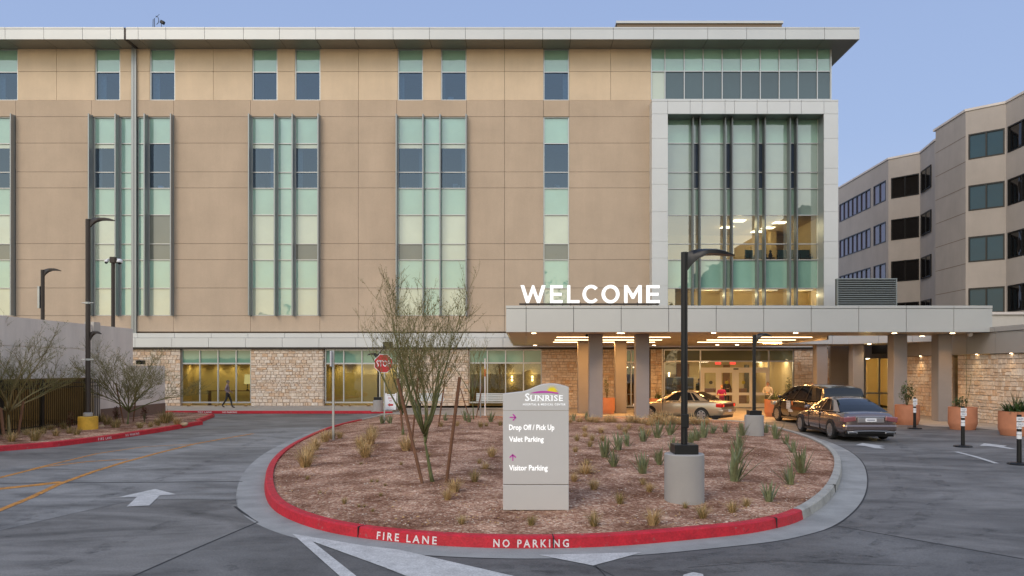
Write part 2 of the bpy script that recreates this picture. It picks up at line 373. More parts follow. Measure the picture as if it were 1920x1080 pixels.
# ------------------------------------------------------------------ sky and light
SUN_EL, SUN_AZ = R(41), R(180 + 32)      # low evening sun behind the camera, well to its left (azimuth from +Y, clockwise)
w = bpy.data.worlds.new('World'); S.world = w; w.use_nodes = True; nt = w.node_tree; L = nt.links
bg = nt.nodes['Background']
sky = nn(nt, 'ShaderNodeTexSky', sky_type='NISHITA'); sky.sun_disc = False
sky.sun_elevation = R(5); sky.sun_rotation = SUN_AZ; sky.altitude = 600; sky.dust_density = 1.2; sky.ozone_density = 3
tc = nn(nt, 'ShaderNodeTexCoord'); sx = nn(nt, 'ShaderNodeSeparateXYZ'); L.new(tc.outputs['Generated'], sx.inputs[0])
def ramp(stops):
    r = nn(nt, 'ShaderNodeValToRGB'); e = r.color_ramp.elements
    e[0].position, e[0].color = stops[0][0], (*stops[0][1], 1); e[1].position, e[1].color = stops[-1][0], (*stops[-1][1], 1)
    for p_, c_ in stops[1:-1]:
        q = e.new(p_); q.color = (*c_, 1)
    L.new(sx.outputs['Z'], r.inputs['Fac']); return r
SKY_FRONT = [(0, (.48,.55,.72)), (.12, (.405,.495,.70)), (.28, (.33,.435,.675)), (.45, (.295,.395,.64)), (1, (.19,.29,.53))]
SKY_BACK = [(0, (1.60,1.28,.74)), (.07, (1.62,1.38,.92)), (.16, (1.42,1.38,1.16)), (.32, (1.02,1.12,1.22)), (.55, (.70,.82,1.05)), (1, (.36,.48,.76))]
rf, rb = ramp(SKY_FRONT), ramp(SKY_BACK)
mr = nn(nt, 'ShaderNodeMapRange', interpolation_type='SMOOTHSTEP'); mr.inputs['From Min'].default_value = -.35; mr.inputs['From Max'].default_value = .78
L.new(sx.outputs['Y'], mr.inputs['Value'])
mx = nn(nt, 'ShaderNodeMix', data_type='RGBA'); L.new(mr.outputs['Result'], mx.inputs[0]); L.new(rb.outputs['Color'], mx.inputs[6]); L.new(rf.outputs['Color'], mx.inputs[7])
sk = nn(nt, 'ShaderNodeVectorMath', operation='SCALE'); sk.inputs['Scale'].default_value = .15; L.new(sky.outputs['Color'], sk.inputs[0])
sc = nn(nt, 'ShaderNodeVectorMath', operation='SCALE'); sc.inputs['Scale'].default_value = 10.0; L.new(mx.outputs[2], sc.inputs[0])
ad = nn(nt, 'ShaderNodeVectorMath', operation='ADD'); L.new(sk.outputs[0], ad.inputs[0]); L.new(sc.outputs[0], ad.inputs[1])
L.new(ad.outputs[0], bg.inputs['Color']); bg.inputs['Strength'].default_value = .1
sl = bpy.data.lights.new('sun', 'SUN'); so = bpy.data.objects.new('sun', sl); COL.objects.link(so)
sl.energy = 1.25; sl.angle = R(26); sl.color = (1, .86, .68)
sd = Vector((math.sin(SUN_AZ)*math.cos(SUN_EL), math.cos(SUN_AZ)*math.cos(SUN_EL), math.sin(SUN_EL)))   # towards the sun
so.rotation_euler = sd.to_track_quat('Z', 'Y').to_euler(); so.location = (0, -20, 30)
S.view_settings.view_transform = 'Standard'; S.view_settings.look = 'None'; S.view_settings.exposure = .12
S.cycles.max_bounces = 6; S.cycles.glossy_bounces = 3; S.cycles.transparent_max_bounces = 8; S.cycles.diffuse_bounces = 3
S.cycles.caustics_reflective = False; S.cycles.caustics_refractive = False
S.cycles.sample_clamp_indirect = 4
S.cycles.use_denoising = True
# ------------------------------------------------------------------ ground
def sheet(mb, pts, z):
    mb.quad(*[(p[0], p[1], z) for p in pts])
def gpx(l, z=0): return [G(x, y, z) for x, y in l]
mb = MB()
# asphalt in one sheet to the horizon, finer near the camera
mb.quad((-300,-200,0),(300,-200,0),(300,600,0),(-300,600,0))
road = mb.build('road', m_asph, kind='structure')
def marking(name, polys, mat, z, parent=road):
    m = MB()
    for p in polys: sheet(m, p, z)
    return m.build(name, mat, parent)
# darker and paler paving
PALE = gpx([(-400,1060),(0,995),(150,960),(262,936),(420,938),(495,936),(495,906),(540,850),(640,806),(600,800),(470,806),(330,826),(0,880),(-500,960)])
marking('pale_paving', [PALE], m_asph3, .004)
DARK = gpx([(0,1500),(252,1080),(485,979),(700,1040),(1000,1048),(1300,1030),(1500,998),(1568,987),(1700,1010),(1920,1049),(2300,1120),(2300,1500)])
marking('dark_paving', [DARK], m_asph2, .004)
# island outline (outer foot of the kerb)
OUT = [(725,781),(690,789),(640,800),(600,813),(560,832),(530,850),(511,868),(499,888),(495,910),(497,932),(506,951),(525,967),(560,983),(605,997),
       (660,1008),(740,1018),(840,1026),(940,1029.5),(1000,1030),(1100,1028.5),(1200,1022.5),(1300,1013),(1400,1003),(1450,993.5),(1500,980),(1545,951),(1570,922),
       (1580,890),(1577,864),(1556,843),(1520,826),(1480,813),(1440,803),(1400,796)]
OUTW = [G(x, y).to_2d() for x, y in OUT]
OUTW += [Vector(p) for p in [(8.6,33.2),(7.2,34.0),(6.3,35.2),(3.5,35.7),(0,36.2),(-3,36.9),(-5.3,37.5)]]
def smooth_closed(pts, it=2):
    for _ in range(it):
        q = []
        for i in range(len(pts)):
            a, b = pts[i], pts[(i+1) % len(pts)]
            q += [a*.75 + b*.25, a*.25 + b*.75]
        pts = q
    return pts
ISL = smooth_closed(OUTW, 2)
def offset(pts, d, closed=True):        # d > 0 : inwards for a counter-clockwise outline
    n = len(pts); out = []
    for i in range(n):
        a = pts[i-1] if closed or i > 0 else pts[i]; c = pts[(i+1) % n] if closed or i < n-1 else pts[i]
        t = (c - a); t = t.normalized() if t.length > 1e-6 else Vector((1,0))
        out.append(pts[i] + Vector((-t.y, t.x))*d)
    return out
area = sum(ISL[i].x*ISL[(i+1) % len(ISL)].y - ISL[(i+1) % len(ISL)].x*ISL[i].y for i in range(len(ISL)))
if area < 0: ISL = ISL[::-1]
NI = len(ISL)
gut = offset(ISL, -.52); k_in = offset(ISL, .17); k_lip = offset(ISL, .02)
mb = MB()
for i in range(NI):
    j = (i+1) % NI
    mb.quad((*gut[i], .006), (*gut[j], .006), (*ISL[j], .010), (*ISL[i], .010))
gutter = mb.build('gutter', m_conc, kind='structure')
mb = MB()
g2 = offset(ISL, -.545)
for i in range(NI):
    j = (i+1) % NI
    if gut[i].x < -3.2 or gut[i].y > 30: continue
    mb.quad((*g2[i], .0075), (*g2[j], .0075), (*gut[j], .0075), (*gut[i], .0075))
mb.build('gutter_seam', m_seam, gutter)
KH = .165
redlim = G(1503, 979).x
def is_red(p): return not (p.x > redlim and p.y < 33.4 and p.y > 10) and not (p.y > 33.4)
for red in (True, False):
    mb = MB()
    for i in range(NI):
        j = (i+1) % NI
        if is_red((ISL[i]+ISL[j])/2) != red: continue
        a, b, c, d, e, f = ISL[i], ISL[j], k_lip[i], k_lip[j], k_in[i], k_in[j]
        mb.quad((*a, 0), (*b, 0), (*d, KH-.02), (*c, KH-.02))
        lp = offset([a, b, b], .04, False)
        mb.quad((*c, KH-.02), (*d, KH-.02), (*(d+(f-d)*.2), KH), (*(c+(e-c)*.2), KH))
        mb.quad((*(c+(e-c)*.2), KH), (*(d+(f-d)*.2), KH), (*f, KH), (*e, KH))
        mb.quad((*e, KH), (*f, KH), (*f, .02), (*e, .02))
    k = mb.build('kerb', m_kerbred if red else m_kerbgrey, kind='structure')
    if red: kerb_red = k
    else: kerb_grey = k
# joints across the kerb
mb = MB()
def nearest(p):
    return min(range(NI), key=lambda i: (ISL[i]-p).length)
for px, py in [(662,1008),(1028,1030),(1461,991),(1590,930)]:
    i = nearest(G(px, py).to_2d()); a = ISL[i]; t = (ISL[(i+1) % NI]-ISL[i-1]).normalized(); nrm = Vector((-t.y, t.x))
    o = a - nrm*.004 - t*.006
    mb.obox((*o, .012), (*t, 0), (*nrm, 0), (0,0,1), .012, .175, KH-.008)
mb.build('kerb_joint', m_dark, kerb_red)
# island mound
CEN = sum(ISL, Vector((0,0)))/NI
def dist_edge(p):
    best = 1e9
    for i in range(0, NI, 2):
        a = ISL[i]; d = (a-p).length
        if d < best: best = d
    return best
from mathutils import noise
def isl_z(x, y):
    d = min(dist_edge(Vector((x, y))), 3.5)/3.5
    t = d*d*(3-2*d)
    return .135 + .13*t + .035*noise.noise((x*.9, y*.9, 0)) + .018*noise.noise((x*2.7, y*2.7, 4))
vs = []; fs = []
fr = [1, .985, .96, .93, .89, .84, .78, .72, .65, .58, .5, .42, .34, .26, .18, .1, .04]
for a in fr:
    for p in k_in:
        q = CEN + (p-CEN)*a*1.0
        vs.append((q.x, q.y, isl_z(q.x, q.y) if a < 1 else .12))
vs.append((CEN.x, CEN.y, isl_z(CEN.x, CEN.y)))
for r_ in range(len(fr)-1):
    for i in range(NI):
        j = (i+1) % NI
        fs.append((r_*NI+i, r_*NI+j, (r_+1)*NI+j, (r_+1)*NI+i))
for i in range(NI): fs.append(((len(fr)-1)*NI+i, (len(fr)-1)*NI+(i+1) % NI, len(vs)-1))
mb = MB(); mb.add(vs, fs); mb.build('island_ground', m_gravel, smooth=True, kind='structure')
def inside(p, poly):
    c = False; n = len(poly)
    for i in range(n):
        a, b = poly[i], poly[i-1]
        if (a.y > p.y) != (b.y > p.y) and p.x < (b.x-a.x)*(p.y-a.y)/(b.y-a.y)+a.x: c = not c
    return c
# loose stones on the island
mb = MB(); rg = random.Random(3)
stones = [m_gravel, M('pebble_pale', (.52,.42,.34), .9, var=.25, vs=6), M('pebble_red', (.24,.125,.09), .9, var=.25, vs=6), M('pebble_ochre', (.46,.28,.12), .9, var=.25, vs=6)]
n_ = 0
while n_ < 9000:
    y = 11 + 20*rg.random()**1.7; x = rg.uniform(-7, 9)
    p = Vector((x, y))
    if not inside(p, k_in): continue
    s_ = rg.uniform(.008, .022)*(1.7 if rg.random() < .06 else 1); z = isl_z(x, y)
    mb.m = rg.choice((1,1,2,2,2,3))
    a = rg.random()*6.28
    pts = [(x+s_*math.cos(a+k*1.57)*rg.uniform(.6,1.1), y+s_*math.sin(a+k*1.57)*rg.uniform(.6,1.1), z+s_*.15) for k in range(4)]
    b0 = len(mb.v); mb.add(pts+[(x, y, z+s_*rg.uniform(.5,.9))], [(0,1,4),(1,2,4),(2,3,4),(3,0,4)])
    n_ += 1
mb.build('gravel', stones, kind='stuff', label='loose brown and tan gravel spread over the island bed')
# lettering helper
def text_mesh(s, bold=0.0, spacing=1.0):
    c = bpy.data.curves.new('t', 'FONT'); c.body = s; c.size = 1; c.offset = bold; c.space_character = spacing; c.resolution_u = 2
    o = bpy.data.objects.new('t', c); COL.objects.link(o)
    dg = bpy.context.evaluated_depsgraph_get(); me = bpy.data.meshes.new_from_object(o.evaluated_get(dg))
    v = [tuple(q.co[:2]) for q in me.vertices]; f = [tuple(p.vertices) for p in me.polygons]
    bpy.data.objects.remove(o); bpy.data.meshes.remove(me); bpy.data.curves.remove(c)
    x0 = min(a[0] for a in v); x1 = max(a[0] for a in v); y0 = min(a[1] for a in v); y1 = max(a[1] for a in v)
    return [((a-x0)/(x1-x0), (b-y0)/(y1-y0)) for a, b in v], f
def put_text(mb, s, o, u, v, wd, ht, bold=0.0, off=None, spacing=1.0):
    o, u, v = Vector(o), Vector(u).normalized(), Vector(v).normalized()
    t, f = text_mesh(s, bold, spacing)
    d = off or Vector((0,0,0))
    mb.add([o + u*(a*wd) + v*(b*ht) + d for a, b in t], f)
# stencilled words on the kerb face
def arc_text(mb, s, p0, p1, z0, z1, curve, lips, bold=.02):
    t, f = text_mesh(s, bold, 1.45)
    i0 = min(range(len(curve)), key=lambda i: (curve[i]-p0).length); i1 = min(range(len(curve)), key=lambda i: (curve[i]-p1).length)
    step = 1 if i1 >= i0 else -1
    idx = list(range(i0, i1+step, step)); pts = [curve[i] for i in idx]; lp = [lips[i] for i in idx]
    cum = [0]
    for a, b in zip(pts, pts[1:]): cum.append(cum[-1] + (b-a).length)
    vs = []
    for a, b in t:
        d = a*cum[-1]; k = 0
        while k < len(cum)-2 and cum[k+1] < d: k += 1
        q = (d-cum[k])/max(1e-6, cum[k+1]-cum[k])
        z = z0 + (z1-z0)*b; lean = z/(KH-.02)
        base = pts[k]*(1-q)+pts[k+1]*q; l_ = lp[k]*(1-q)+lp[k+1]*q
        nrm = (base-l_).normalized()*.003
        pz = base*(1-lean)+l_*lean + nrm
        vs.append((pz.x, pz.y, z))
    mb.add(vs, f)
mb = MB(); dense = []
for i in range(NI):
    for k in range(6): dense.append(ISL[i]*(1-k/6)+ISL[(i+1) % NI]*k/6)
dl = offset(dense, .02)
arc_text(mb, 'FIRE LANE', G(708,1013).to_2d(), G(822,1023).to_2d(), .022, .128, dense, dl)
arc_text(mb, 'NO PARKING', G(923,1029).to_2d(), G(1068,1029).to_2d(), .022, .128, dense, dl)
mb.build('kerb_lettering', m_stencil, kerb_red)
# ------------------------------------------------------------------ road markings
ARROW = gpx([(222,933),(291,917.5),(330,927.5),(299.6,929.6),(280,948.5),(237.7,950.5),(257,932.3)])
marking('arrow_marking', [ARROW], m_white, .009)
def stripe(pxs, wpx):              # a line of given width (m) along ground points
    pts = [G(x, y).to_2d() for x, y in pxs]; a = offset(pts, wpx/2, False); b = offset(pts, -wpx/2, False)
    return [[a[i], a[i+1], b[i+1], b[i]] for i in range(len(pts)-1)]
marking('orange_line', stripe([(-120,1010),(0,957),(54.7,935),(109,909),(175,885),(233,867),(300,849),(364,833),(430,821),(475,813.5)], .13), m_orange, .010)
marking('orange_line', stripe([(-200,936),(0,917),(73,909.5),(117,904)], .30), m_orange, .009)
marking('orange_line', stripe([(-150,925),(0,896),(80,876),(164,866),(241,861)], .13), m_orange, .008)
marking('orange_line', stripe([(60,880),(182,851),(270,838),(364,833)], .10), m_orange, .0085)
marking('triangle_marking', [gpx([(548.5,1002.5),(680,1024),(750,1032.5),(960,1081),(1180,1140),(960,1130),(760,1081),(720,1065),(585,1016)]),
        gpx([(548.5,1002.5),(585,1016),(666,1080),(720,1130),(690,1140),(635,1080)])], m_white, .012)
marking('yield_marking', [gpx([(1010,1042),(1205,1037),(1112,1062)])], m_white, .012)
marking('yield_marking', [gpx([(1282,1079),(1300,1074.5),(1318,1078),(1330,1120),(1260,1120)])], m_white, .012)
marking('arrow_marking', [gpx([(1604,835),(1617,831),(1660,837),(1648,838),(1660,841.5),(1640,841),(1622,836.5)])], m_white, .009)
marking('arrow_marking', [gpx([(1837,836),(1845,831.5),(1889,836.3),(1882,837.7),(1906,842.5),(1892,842),(1864,837.8)])], m_white, .009)
marking('lane_line', stripe([(1792.5,847.4),(1830,857),(1869,869.4)], .13), m_white, .009)
marking('road_seam', stripe([(200,1105),(252,1080),(370,1028),(485,979)], .035) + stripe([(-100,908),(0,906.5),(250,905),(494,903)], .07)
        + stripe([(1568,986.5),(1700,1010),(1920,1049),(2100,1085)], .035) + stripe([(485,979),(460,965),(440,950)], .05) + stripe([(1112,1062),(1180,1095)], .02)
        + stripe([(1100,1046),(1130,1075),(1150,1100)], .02), m_seam, .0065)
rs = random.Random(4)
def scuff(pts, w_, wob=.05):
    q = []
    for (a, b) in zip(pts, pts[1:]):
        for k in range(8): q.append((a[0]+(b[0]-a[0])*k/8+rs.uniform(-wob,wob)*20, a[1]+(b[1]-a[1])*k/8))
    return stripe(q, w_)
marking('tyre_scuff', scuff([(60,1075),(250,1005),(430,945),(500,880),(560,820),(660,790)], .26, .15) + scuff([(-60,1000),(150,945),(330,890),(450,840),(560,800)], .26, .15)
   + scuff([(720,1075),(980,1062),(1300,1048),(1560,1010),(1690,930),(1660,850)], .24, .2) + scuff([(900,1079),(1300,1066),(1640,1030),(1780,930),(1720,850),(1640,815)], .24, .2)
   + scuff([(1300,1075),(1600,1050),(1900,985)], .22, .2), m_scuff, .0062)
bl = []
for k in range(46):
    px_, py_ = rs.uniform(0,1920), 800+280*rs.random()**.7
    c = G(px_, py_).to_2d()
    if inside(c, gut) or c.y > 38: continue
    r_ = rs.uniform(.03,.16); bl.append([c+Vector((math.cos(a)*r_*rs.uniform(.6,1.2), math.sin(a)*r_*rs.uniform(.6,1.2))) for a in [k2*.52 for k2 in range(12)]])
marking('oil_spot', bl, m_scuff, .0064)
marking('road_crack', stripe([(1600,850),(1700,858),(1800,862),(1990,872)], .03) + stripe([(1290,1065),(1450,1052),(1600,1058),(1720,1063)], .012), m_seam, .0066)
# pale concrete under the canopy, walks along the fronts
mb = MB(); sheet(mb, [(-7.7,38.6),(-3,37.7),(3.5,36.5),(6.6,36.0),(9,34.4),(9.6,33.2),(12,34.2),(15.5,35.4),(16.9,36.5),(20.6,36.5),(22.2,45.6),(-7.7,45.9)], .005)
mb.build('plaza_paving', m_walk, kind='structure')
def raised(name, pts, z, mat, **k):
    m = MB(); m.prism([(p[0], p[1], 0) for p in pts], (0,0,z)); return m.build(name, mat, kind='structure', **k)
SWY = 40.05
raised('sidewalk', [(-40,SWY+.16),(-8.2,SWY+.16),(-7.3,SWY+.8),(-7.3,46.2),(-40,46.2)], .13, m_walk)
mb = MB(); mb.box(-40, -8.3, SWY, SWY+.16, 0, .15); mb.prism([(-8.3,SWY,0),(-7.2,SWY+.45,0),(-7.3,SWY+.6,0),(-8.4,SWY+.16,0)], (0,0,.09))
kb = mb.build('kerb', m_kerbred, kind='structure', bevel=.015)
mb = MB(); put_text(mb, 'FIRE LANE', (PX(371,SWY), SWY-.004, .035), (1,0,0), (0,0,1), .74, .085, .02)
put_text(mb, 'NO PARKING', (PX(417,SWY), SWY-.004, .035), (1,0,0), (0,0,1), .78, .085, .02); mb.build('kerb_lettering', m_stencil, kb)
mb = MB(); sheet(mb, [(17.0,31.2),(18.3,30.4),(19.2,27.2),(19.8,24.5),(26,22),(26,37),(20.6,37),(16.9,36.6)], .006); mb.build('footpath', m_walk, kind='structure')
# left planting bed
LB = [G(x, y).to_2d() for x, y in [(-260,878),(-100,859),(0,846.5),(100,838.5),(200,826),(300,810.5),(340,803.5),(365,798.5)]]
LB += [Vector(p) for p in [(LB[-1].x+.05, LB[-1].y+.7), (LB[-1].x-.5, LB[-1].y+1.6), (LB[-1].x-1.6, 37.5), (-17, 38.8)]]
li = offset(LB, .16, False); ll = offset(LB, .02, False)
for a, b in ((li, ll),):
    mb = MB()
    for i in range(len(LB)-1):
        mb.quad((*LB[i],0),(*LB[i+1],0),(*ll[i+1],KH-.02),(*ll[i],KH-.02)); mb.quad((*ll[i],KH-.02),(*ll[i+1],KH-.02),(*li[i+1],KH),(*li[i],KH))
        mb.quad((*li[i],KH),(*li[i+1],KH),(*li[i+1],0),(*li[i],0))
    kl = mb.build('kerb', m_kerbred, kind='structure')
mb = MB()
dn = [LB[i]*(1-k/12)+LB[i+1]*k/12 for i in range(len(LB)-1) for k in range(12)]; dnl = offset(dn, .02, False)
arc_text(mb, 'FIRE LANE', G(186,828).to_2d(), G(213,824).to_2d(), .035, .12, dn, dnl); arc_text(mb, 'NO PARKING', G(237,820.5).to_2d(), G(263,816.5).to_2d(), .035, .12, dn, dnl)
mb.build('kerb_lettering', m_stencil, kl)
mb = MB(); ring = li + [Vector((-18.6,38.9)), Vector((-18.6,22)), Vector((-18.6,14))]
def bed_z(x, y): return .15 + .05*noise.noise((x*.8, y*.8, 2))
c = Vector((-16.9, 28)); n_ = len(ring)
vs = [(p.x, p.y, .14) for p in ring] + [((p.x+c.x)/2, (p.y+c.y)/2, bed_z((p.x+c.x)/2, (p.y+c.y)/2)) for p in ring] + [(c.x, c.y, .16)]
mb.add(vs, [(i, (i+1) % n_, n_+(i+1) % n_, n_+i) for i in range(n_)] + [(n_+i, n_+(i+1) % n_, 2*n_) for i in range(n_)])
mb.build('bed_ground', m_gravel, smooth=True, kind='structure')
# ------------------------------------------------------------------ hospital building
WY = 46.4                                   # wall plane
def wx(px): return PX(px, WY)
def wz(py): return PZ(py, WY)
LX = -330                                   # building runs on past the left edge of the photo
hosp = thing('hospital_building', (0, WY, 0), 'five storey tan hospital building with teal window strips and silver roof overhang', 'building')
def stone_face(mb, o, u, n, wd, ht, seed, big=.34, mortar=True):
    """irregular ashlar veneer: every stone a shallow chamfered block"""
    r = random.Random(seed); o, u, n = Vector(o), Vector(u), Vector(n); z = Vector((0,0,1))
    if mortar:
        mb.m = 1; mb.obox(o - n*.25, u, n, z, wd, .25, ht)
    mb.m = 0
    def stone(x0, x1, z0, z1):
        g = .007; d = r.uniform(.018, .05); j = lambda: r.uniform(-.008, .008); i_ = .014
        b = [(x0+g+j(), z0+g+j()), (x1-g+j(), z0+g+j()), (x1-g+j(), z1-g+j()), (x0+g+j(), z1-g+j())]
        cx, cz = (x0+x1)/2, (z0+z1)/2
        t = [(a+(i_ if a < cx else -i_), c+(i_ if c < cz else -i_)) for a, c in b]
        pts = [o+u*a+z*c - n*.002 for a, c in b] + [o+u*a+z*c+n*(d+r.uniform(-.008,.008)) for a, c in t]
        mb.add(pts, [(4,5,6,7),(0,1,5,4),(1,2,6,5),(2,3,7,6),(3,0,4,7)])
    def split(x0, x1, z0, z1):
        w_, h_ = x1-x0, z1-z0
        if h_ > .30 or (h_ > .24 and r.random() < .35):
            k = z0 + h_*r.uniform(.38,.62)
            if w_ > 1.3 or w_ < .5 or r.random() < .5:
                split(x0,x1,z0,k); split(x0,x1,k,z1); return
        if w_ > r.uniform(.30,.62)*big/.34 and w_ > h_*1.05:
            k = x0 + w_*r.uniform(.36,.64); split(x0,k,z0,z1); split(k,x1,z0,z1); return
        if h_ > .30:
            k = z0 + h_*r.uniform(.38,.62); split(x0,x1,z0,k); split(x0,x1,k,z1); return
        stone(x0,x1,z0,z1)
    split(0, wd, 0, ht)
# -- cladding panels
WIN5 = [(-14,33),(178,225),(281,328),(473,520),(553,600.5),(746,793),(827,874.5),(1019,1067)]
WIN5 = [(-118,-71)] + WIN5
TALL = {'A':(-93,30),'B':(172,326),'C':(470,600),'D':(744,875),'E':(1019,1067)}
def panels(mb, xs, ys, holes, y0, t=.12):
    """panel slabs in a grid with open joints; grid cells inside a hole are left out"""
    for i in range(len(xs)-1):
        for j in range(len(ys)-1):
            a, b, c, d = xs[i], xs[i+1], ys[j], ys[j+1]
            if any(a >= h[0]-.01 and b <= h[1]+.01 and c >= h[2]-.01 and d <= h[3]+.01 for h in holes): continue
            g = .010
            mb.box(wx(a)+g, wx(b)-g, y0, y0+t, wz(d)+g, wz(c)-g)
XR = 1222
jx5 = sorted(set([LX, XR] + [e for q in WIN5 for e in q] + [106,250,400,672,946,1145,-190,-260]))
mb = MB(); panels(mb, jx5, [88,134,188], [(a,b,88,188) for a,b in WIN5], WY)
mb.build('wall', m_cream, hosp, label='cream panels of the top storey')
jx = sorted(set([LX, XR] + [e for q in TALL.values() for e in q] + [672, 946, -200]))
jy = [188,219,268.5,322.5,352.5,457,487,540,592,622]
mb = MB(); panels(mb, jx, jy, [(a,b,219,592) for a,b in TALL.values()], WY-.03, .15)
mb.build('wall', m_tan, hosp, label='tan panels of the middle storeys')
# backing wall with openings, plus shell (sides, back, roof slab) so no light leaks
mb = MB()
def backing(x0, x1, ylist, holes):
    xs = sorted(set([x0, x1] + [h for q in holes for h in q[:2] if x0 <= h <= x1]))
    for i in range(len(xs)-1):
        for j in range(len(ylist)-1):
            a, b, c, d = xs[i], xs[i+1], ylist[j], ylist[j+1]
            if any(a >= h[0]-.01 and b <= h[1]+.01 and c >= h[2]-.01 and d <= h[3]+.01 for h in holes): continue
            mb.box(wx(a), wx(b), WY+.125, WY+.35, wz(d), wz(c))
backing(LX, XR, [86,188,219,592,655], [(a,b,86,188) for a,b in WIN5] + [(a,b,219,592) for a,b in TALL.values()])
mb.box(wx(LX), wx(1558), 70, 70.3, 0, 23); mb.box(wx(LX)-.3, wx(LX), WY, 70, 0, 23); mb.box(wx(1558)-.3, wx(1558)-.01, WY+.9, 70, 11.95, wz(92))
mb.box(wx(1558)-.3, wx(1558)-.01, WY+6.4, 70, 0, 11.95)
mb.build('wall_core', m_joint, hosp)
# -- roof overhang: fascia in panels, soffit in panels
RY = 45.0; zt, zb = PZ(51,RY), PZ(73.5,RY)
jf = [LX,-281,-208,-136,-63,9.5,82,154.5,207,232.5,236,259,311,383.5,456.5,524,592,665,737,805,872.5,945,1017.5,1070,1150,1225.5,1327,1400,1473,1546,1612]
mb = MB(); g = .011
xr = PX(1612, RY)
for a, b in zip(jf, jf[1:]):
    if (a, b) == (232.5, 236): continue
    mb.box(PX(a,RY)+g, PX(b,RY)-g, RY, RY+.06, zb, zt-.115); mb.box(PX(a,RY)+g, PX(b,RY)-g, RY-.02, RY+.08, zt-.10, zt)
for k in range(12):
    mb.box(xr-.06, xr, RY+.065+k*2.1+g, RY+.065+(k+1)*2.1-g, zb, zt-.115); mb.box(xr-.08, xr+.02, RY+.085+k*2.1+g, RY+.065+(k+1)*2.1-g, zt-.10, zt)
roof = mb.build('roof', m_metal, hosp)
mb = MB()
for a, b in zip(jf, jf[1:]):
    if (a, b) == (232.5, 236): continue
    mb.box(PX(a,RY)+g*1.3, PX(b,RY)-g*1.3, RY+.07, WY+.02 if b < 1560 else 70, zb+.01, zb+.05)
mb.build('soffit', m_soffit, roof)
mb = MB(); mb.box(PX(LX,RY), xr-.07, RY+.07, 70, zb+.06, zt-.02); mb.build('roof_deck', m_dark, roof)
# expansion joint cover that follows the eaves and runs down the wall
mb = MB()
xj0, xj1 = PX(232.5,RY)+.01, PX(236,RY)+.10
mb.m = 1; mb.box(xj0, xj1, RY+.02, RY+.10, zb-.01, zt-.02); mb.box(xj0, xj1, RY+.1, WY-.12, zb-.03, zb+.0); mb.m = 0
mb.box(wx(248.5), wx(257.5), WY-.16, WY-.035, wz(626), wz(85)); mb.box(wx(252.5), wx(253.5), WY-.19, WY-.16, wz(626), wz(85))
mb.build('expansion_joint_cover', [m_fin, m_pole], hosp)
# -- windows
def pane_grid(mb, xs, ys, y, kinds, gap=.0):
    for i in range(len(xs)-1):
        for j in range(len(ys)-1):
            k = kinds(i, j)
            if k is None: continue
            mb.m = k
            mb.quad((wx(xs[i]), y, wz(ys[j+1])), (wx(xs[i+1]), y, wz(ys[j+1])), (wx(xs[i+1]), y, wz(ys[j])), (wx(xs[i]), y, wz(ys[j])))
def bars(mb, xs, ys, y, wd=.055, dp=.09, ends=True):
    for x in xs: mb.box(wx(x)-wd/2, wx(x)+wd/2, y-dp, y+.03, wz(ys[-1])-wd/2, wz(ys[0])+wd/2)
    for yy in ys:
        for a, b in zip(xs, xs[1:]): mb.box(wx(a)+wd/2+.001, wx(b)-wd/2-.001, y-dp+.012, y+.03, wz(yy)-wd/2, wz(yy)+wd/2)
PANES = [m_spandrel, m_glass_v, m_frost, m_shade, m_room, m_vision_g]
GYW = WY + .14
WARDS = []
for a, b in WIN5:
    mb = MB(); bars(mb, [a+1,b-1], [92,134.5,187], GYW); wd = mb.build('window', m_frame, hosp)
    mb = MB(); pane_grid(mb, [a,b], [90,134.5,187], GYW, lambda i, j: [0,1][j]); mb.build('pane', PANES, wd); WARDS.append((a,b,134.5,187,wd))
m_officewall = M('ward_wall', (.20,.215,.24), .85, var=.1); m_curtain = M('curtain', (.52,.47,.37), .9, var=.15, vs=6)
rw_ = random.Random(12)
def ward(p, q, ya, yb, win):
    """shallow unlit room behind a clear pane: walls, ceiling, a curtain edge, things on the sill"""
    x0, x1, z0, z1 = wx(p), wx(q), wz(yb), wz(ya); y0 = GYW+.16; W_ = x1-x0
    mb = MB(); mb.quad((x0,y0,z0),(x0,y0+2.6,z0),(x0,y0+2.6,z1),(x0,y0,z1)); mb.quad((x1,y0,z0),(x1,y0+2.6,z0),(x1,y0+2.6,z1),(x1,y0,z1)); mb.quad((x0,y0+2.6,z0),(x1,y0+2.6,z0),(x1,y0+2.6,z1),(x0,y0+2.6,z1))
    mb.quad((x0,y0,z1),(x1,y0,z1),(x1,y0+2.6,z1),(x0,y0+2.6,z1)); mb.quad((x0,y0,z0),(x1,y0,z0),(x1,y0+2.6,z0),(x0,y0+2.6,z0)); mb.build('ward_room', m_officewall, win)
    if rw_.random() < .7:
        cw = W_*rw_.uniform(.10,.30); cx = x0+.03 if rw_.random() < .5 else x1-cw-.03; mb = MB()
        pts = [(cx+cw*k/10, y0+.15+.04*(k % 2)) for k in range(11)]
        for a, b in zip(pts, pts[1:]): mb.quad((a[0],a[1],z0),(b[0],b[1],z0),(b[0],b[1],z1),(a[0],a[1],z1))
        mb.build('curtain', m_curtain, win)
    for k in range(rw_.randrange(0,3)):
        bx = rw_.uniform(x0+.1, x1-.45); bw, bh = rw_.uniform(.15,.35), rw_.uniform(.15,.42); mb = MB(); mb.box(bx, bx+bw, y0+.3, y0+.5, z0, z0+bh); mb.build('sill_item', rw_.choice([m_pl, m_curtain, m_wood]), win)
ROWY = [220,268.5,322.5,352.5,402.5,457,487,540,591]
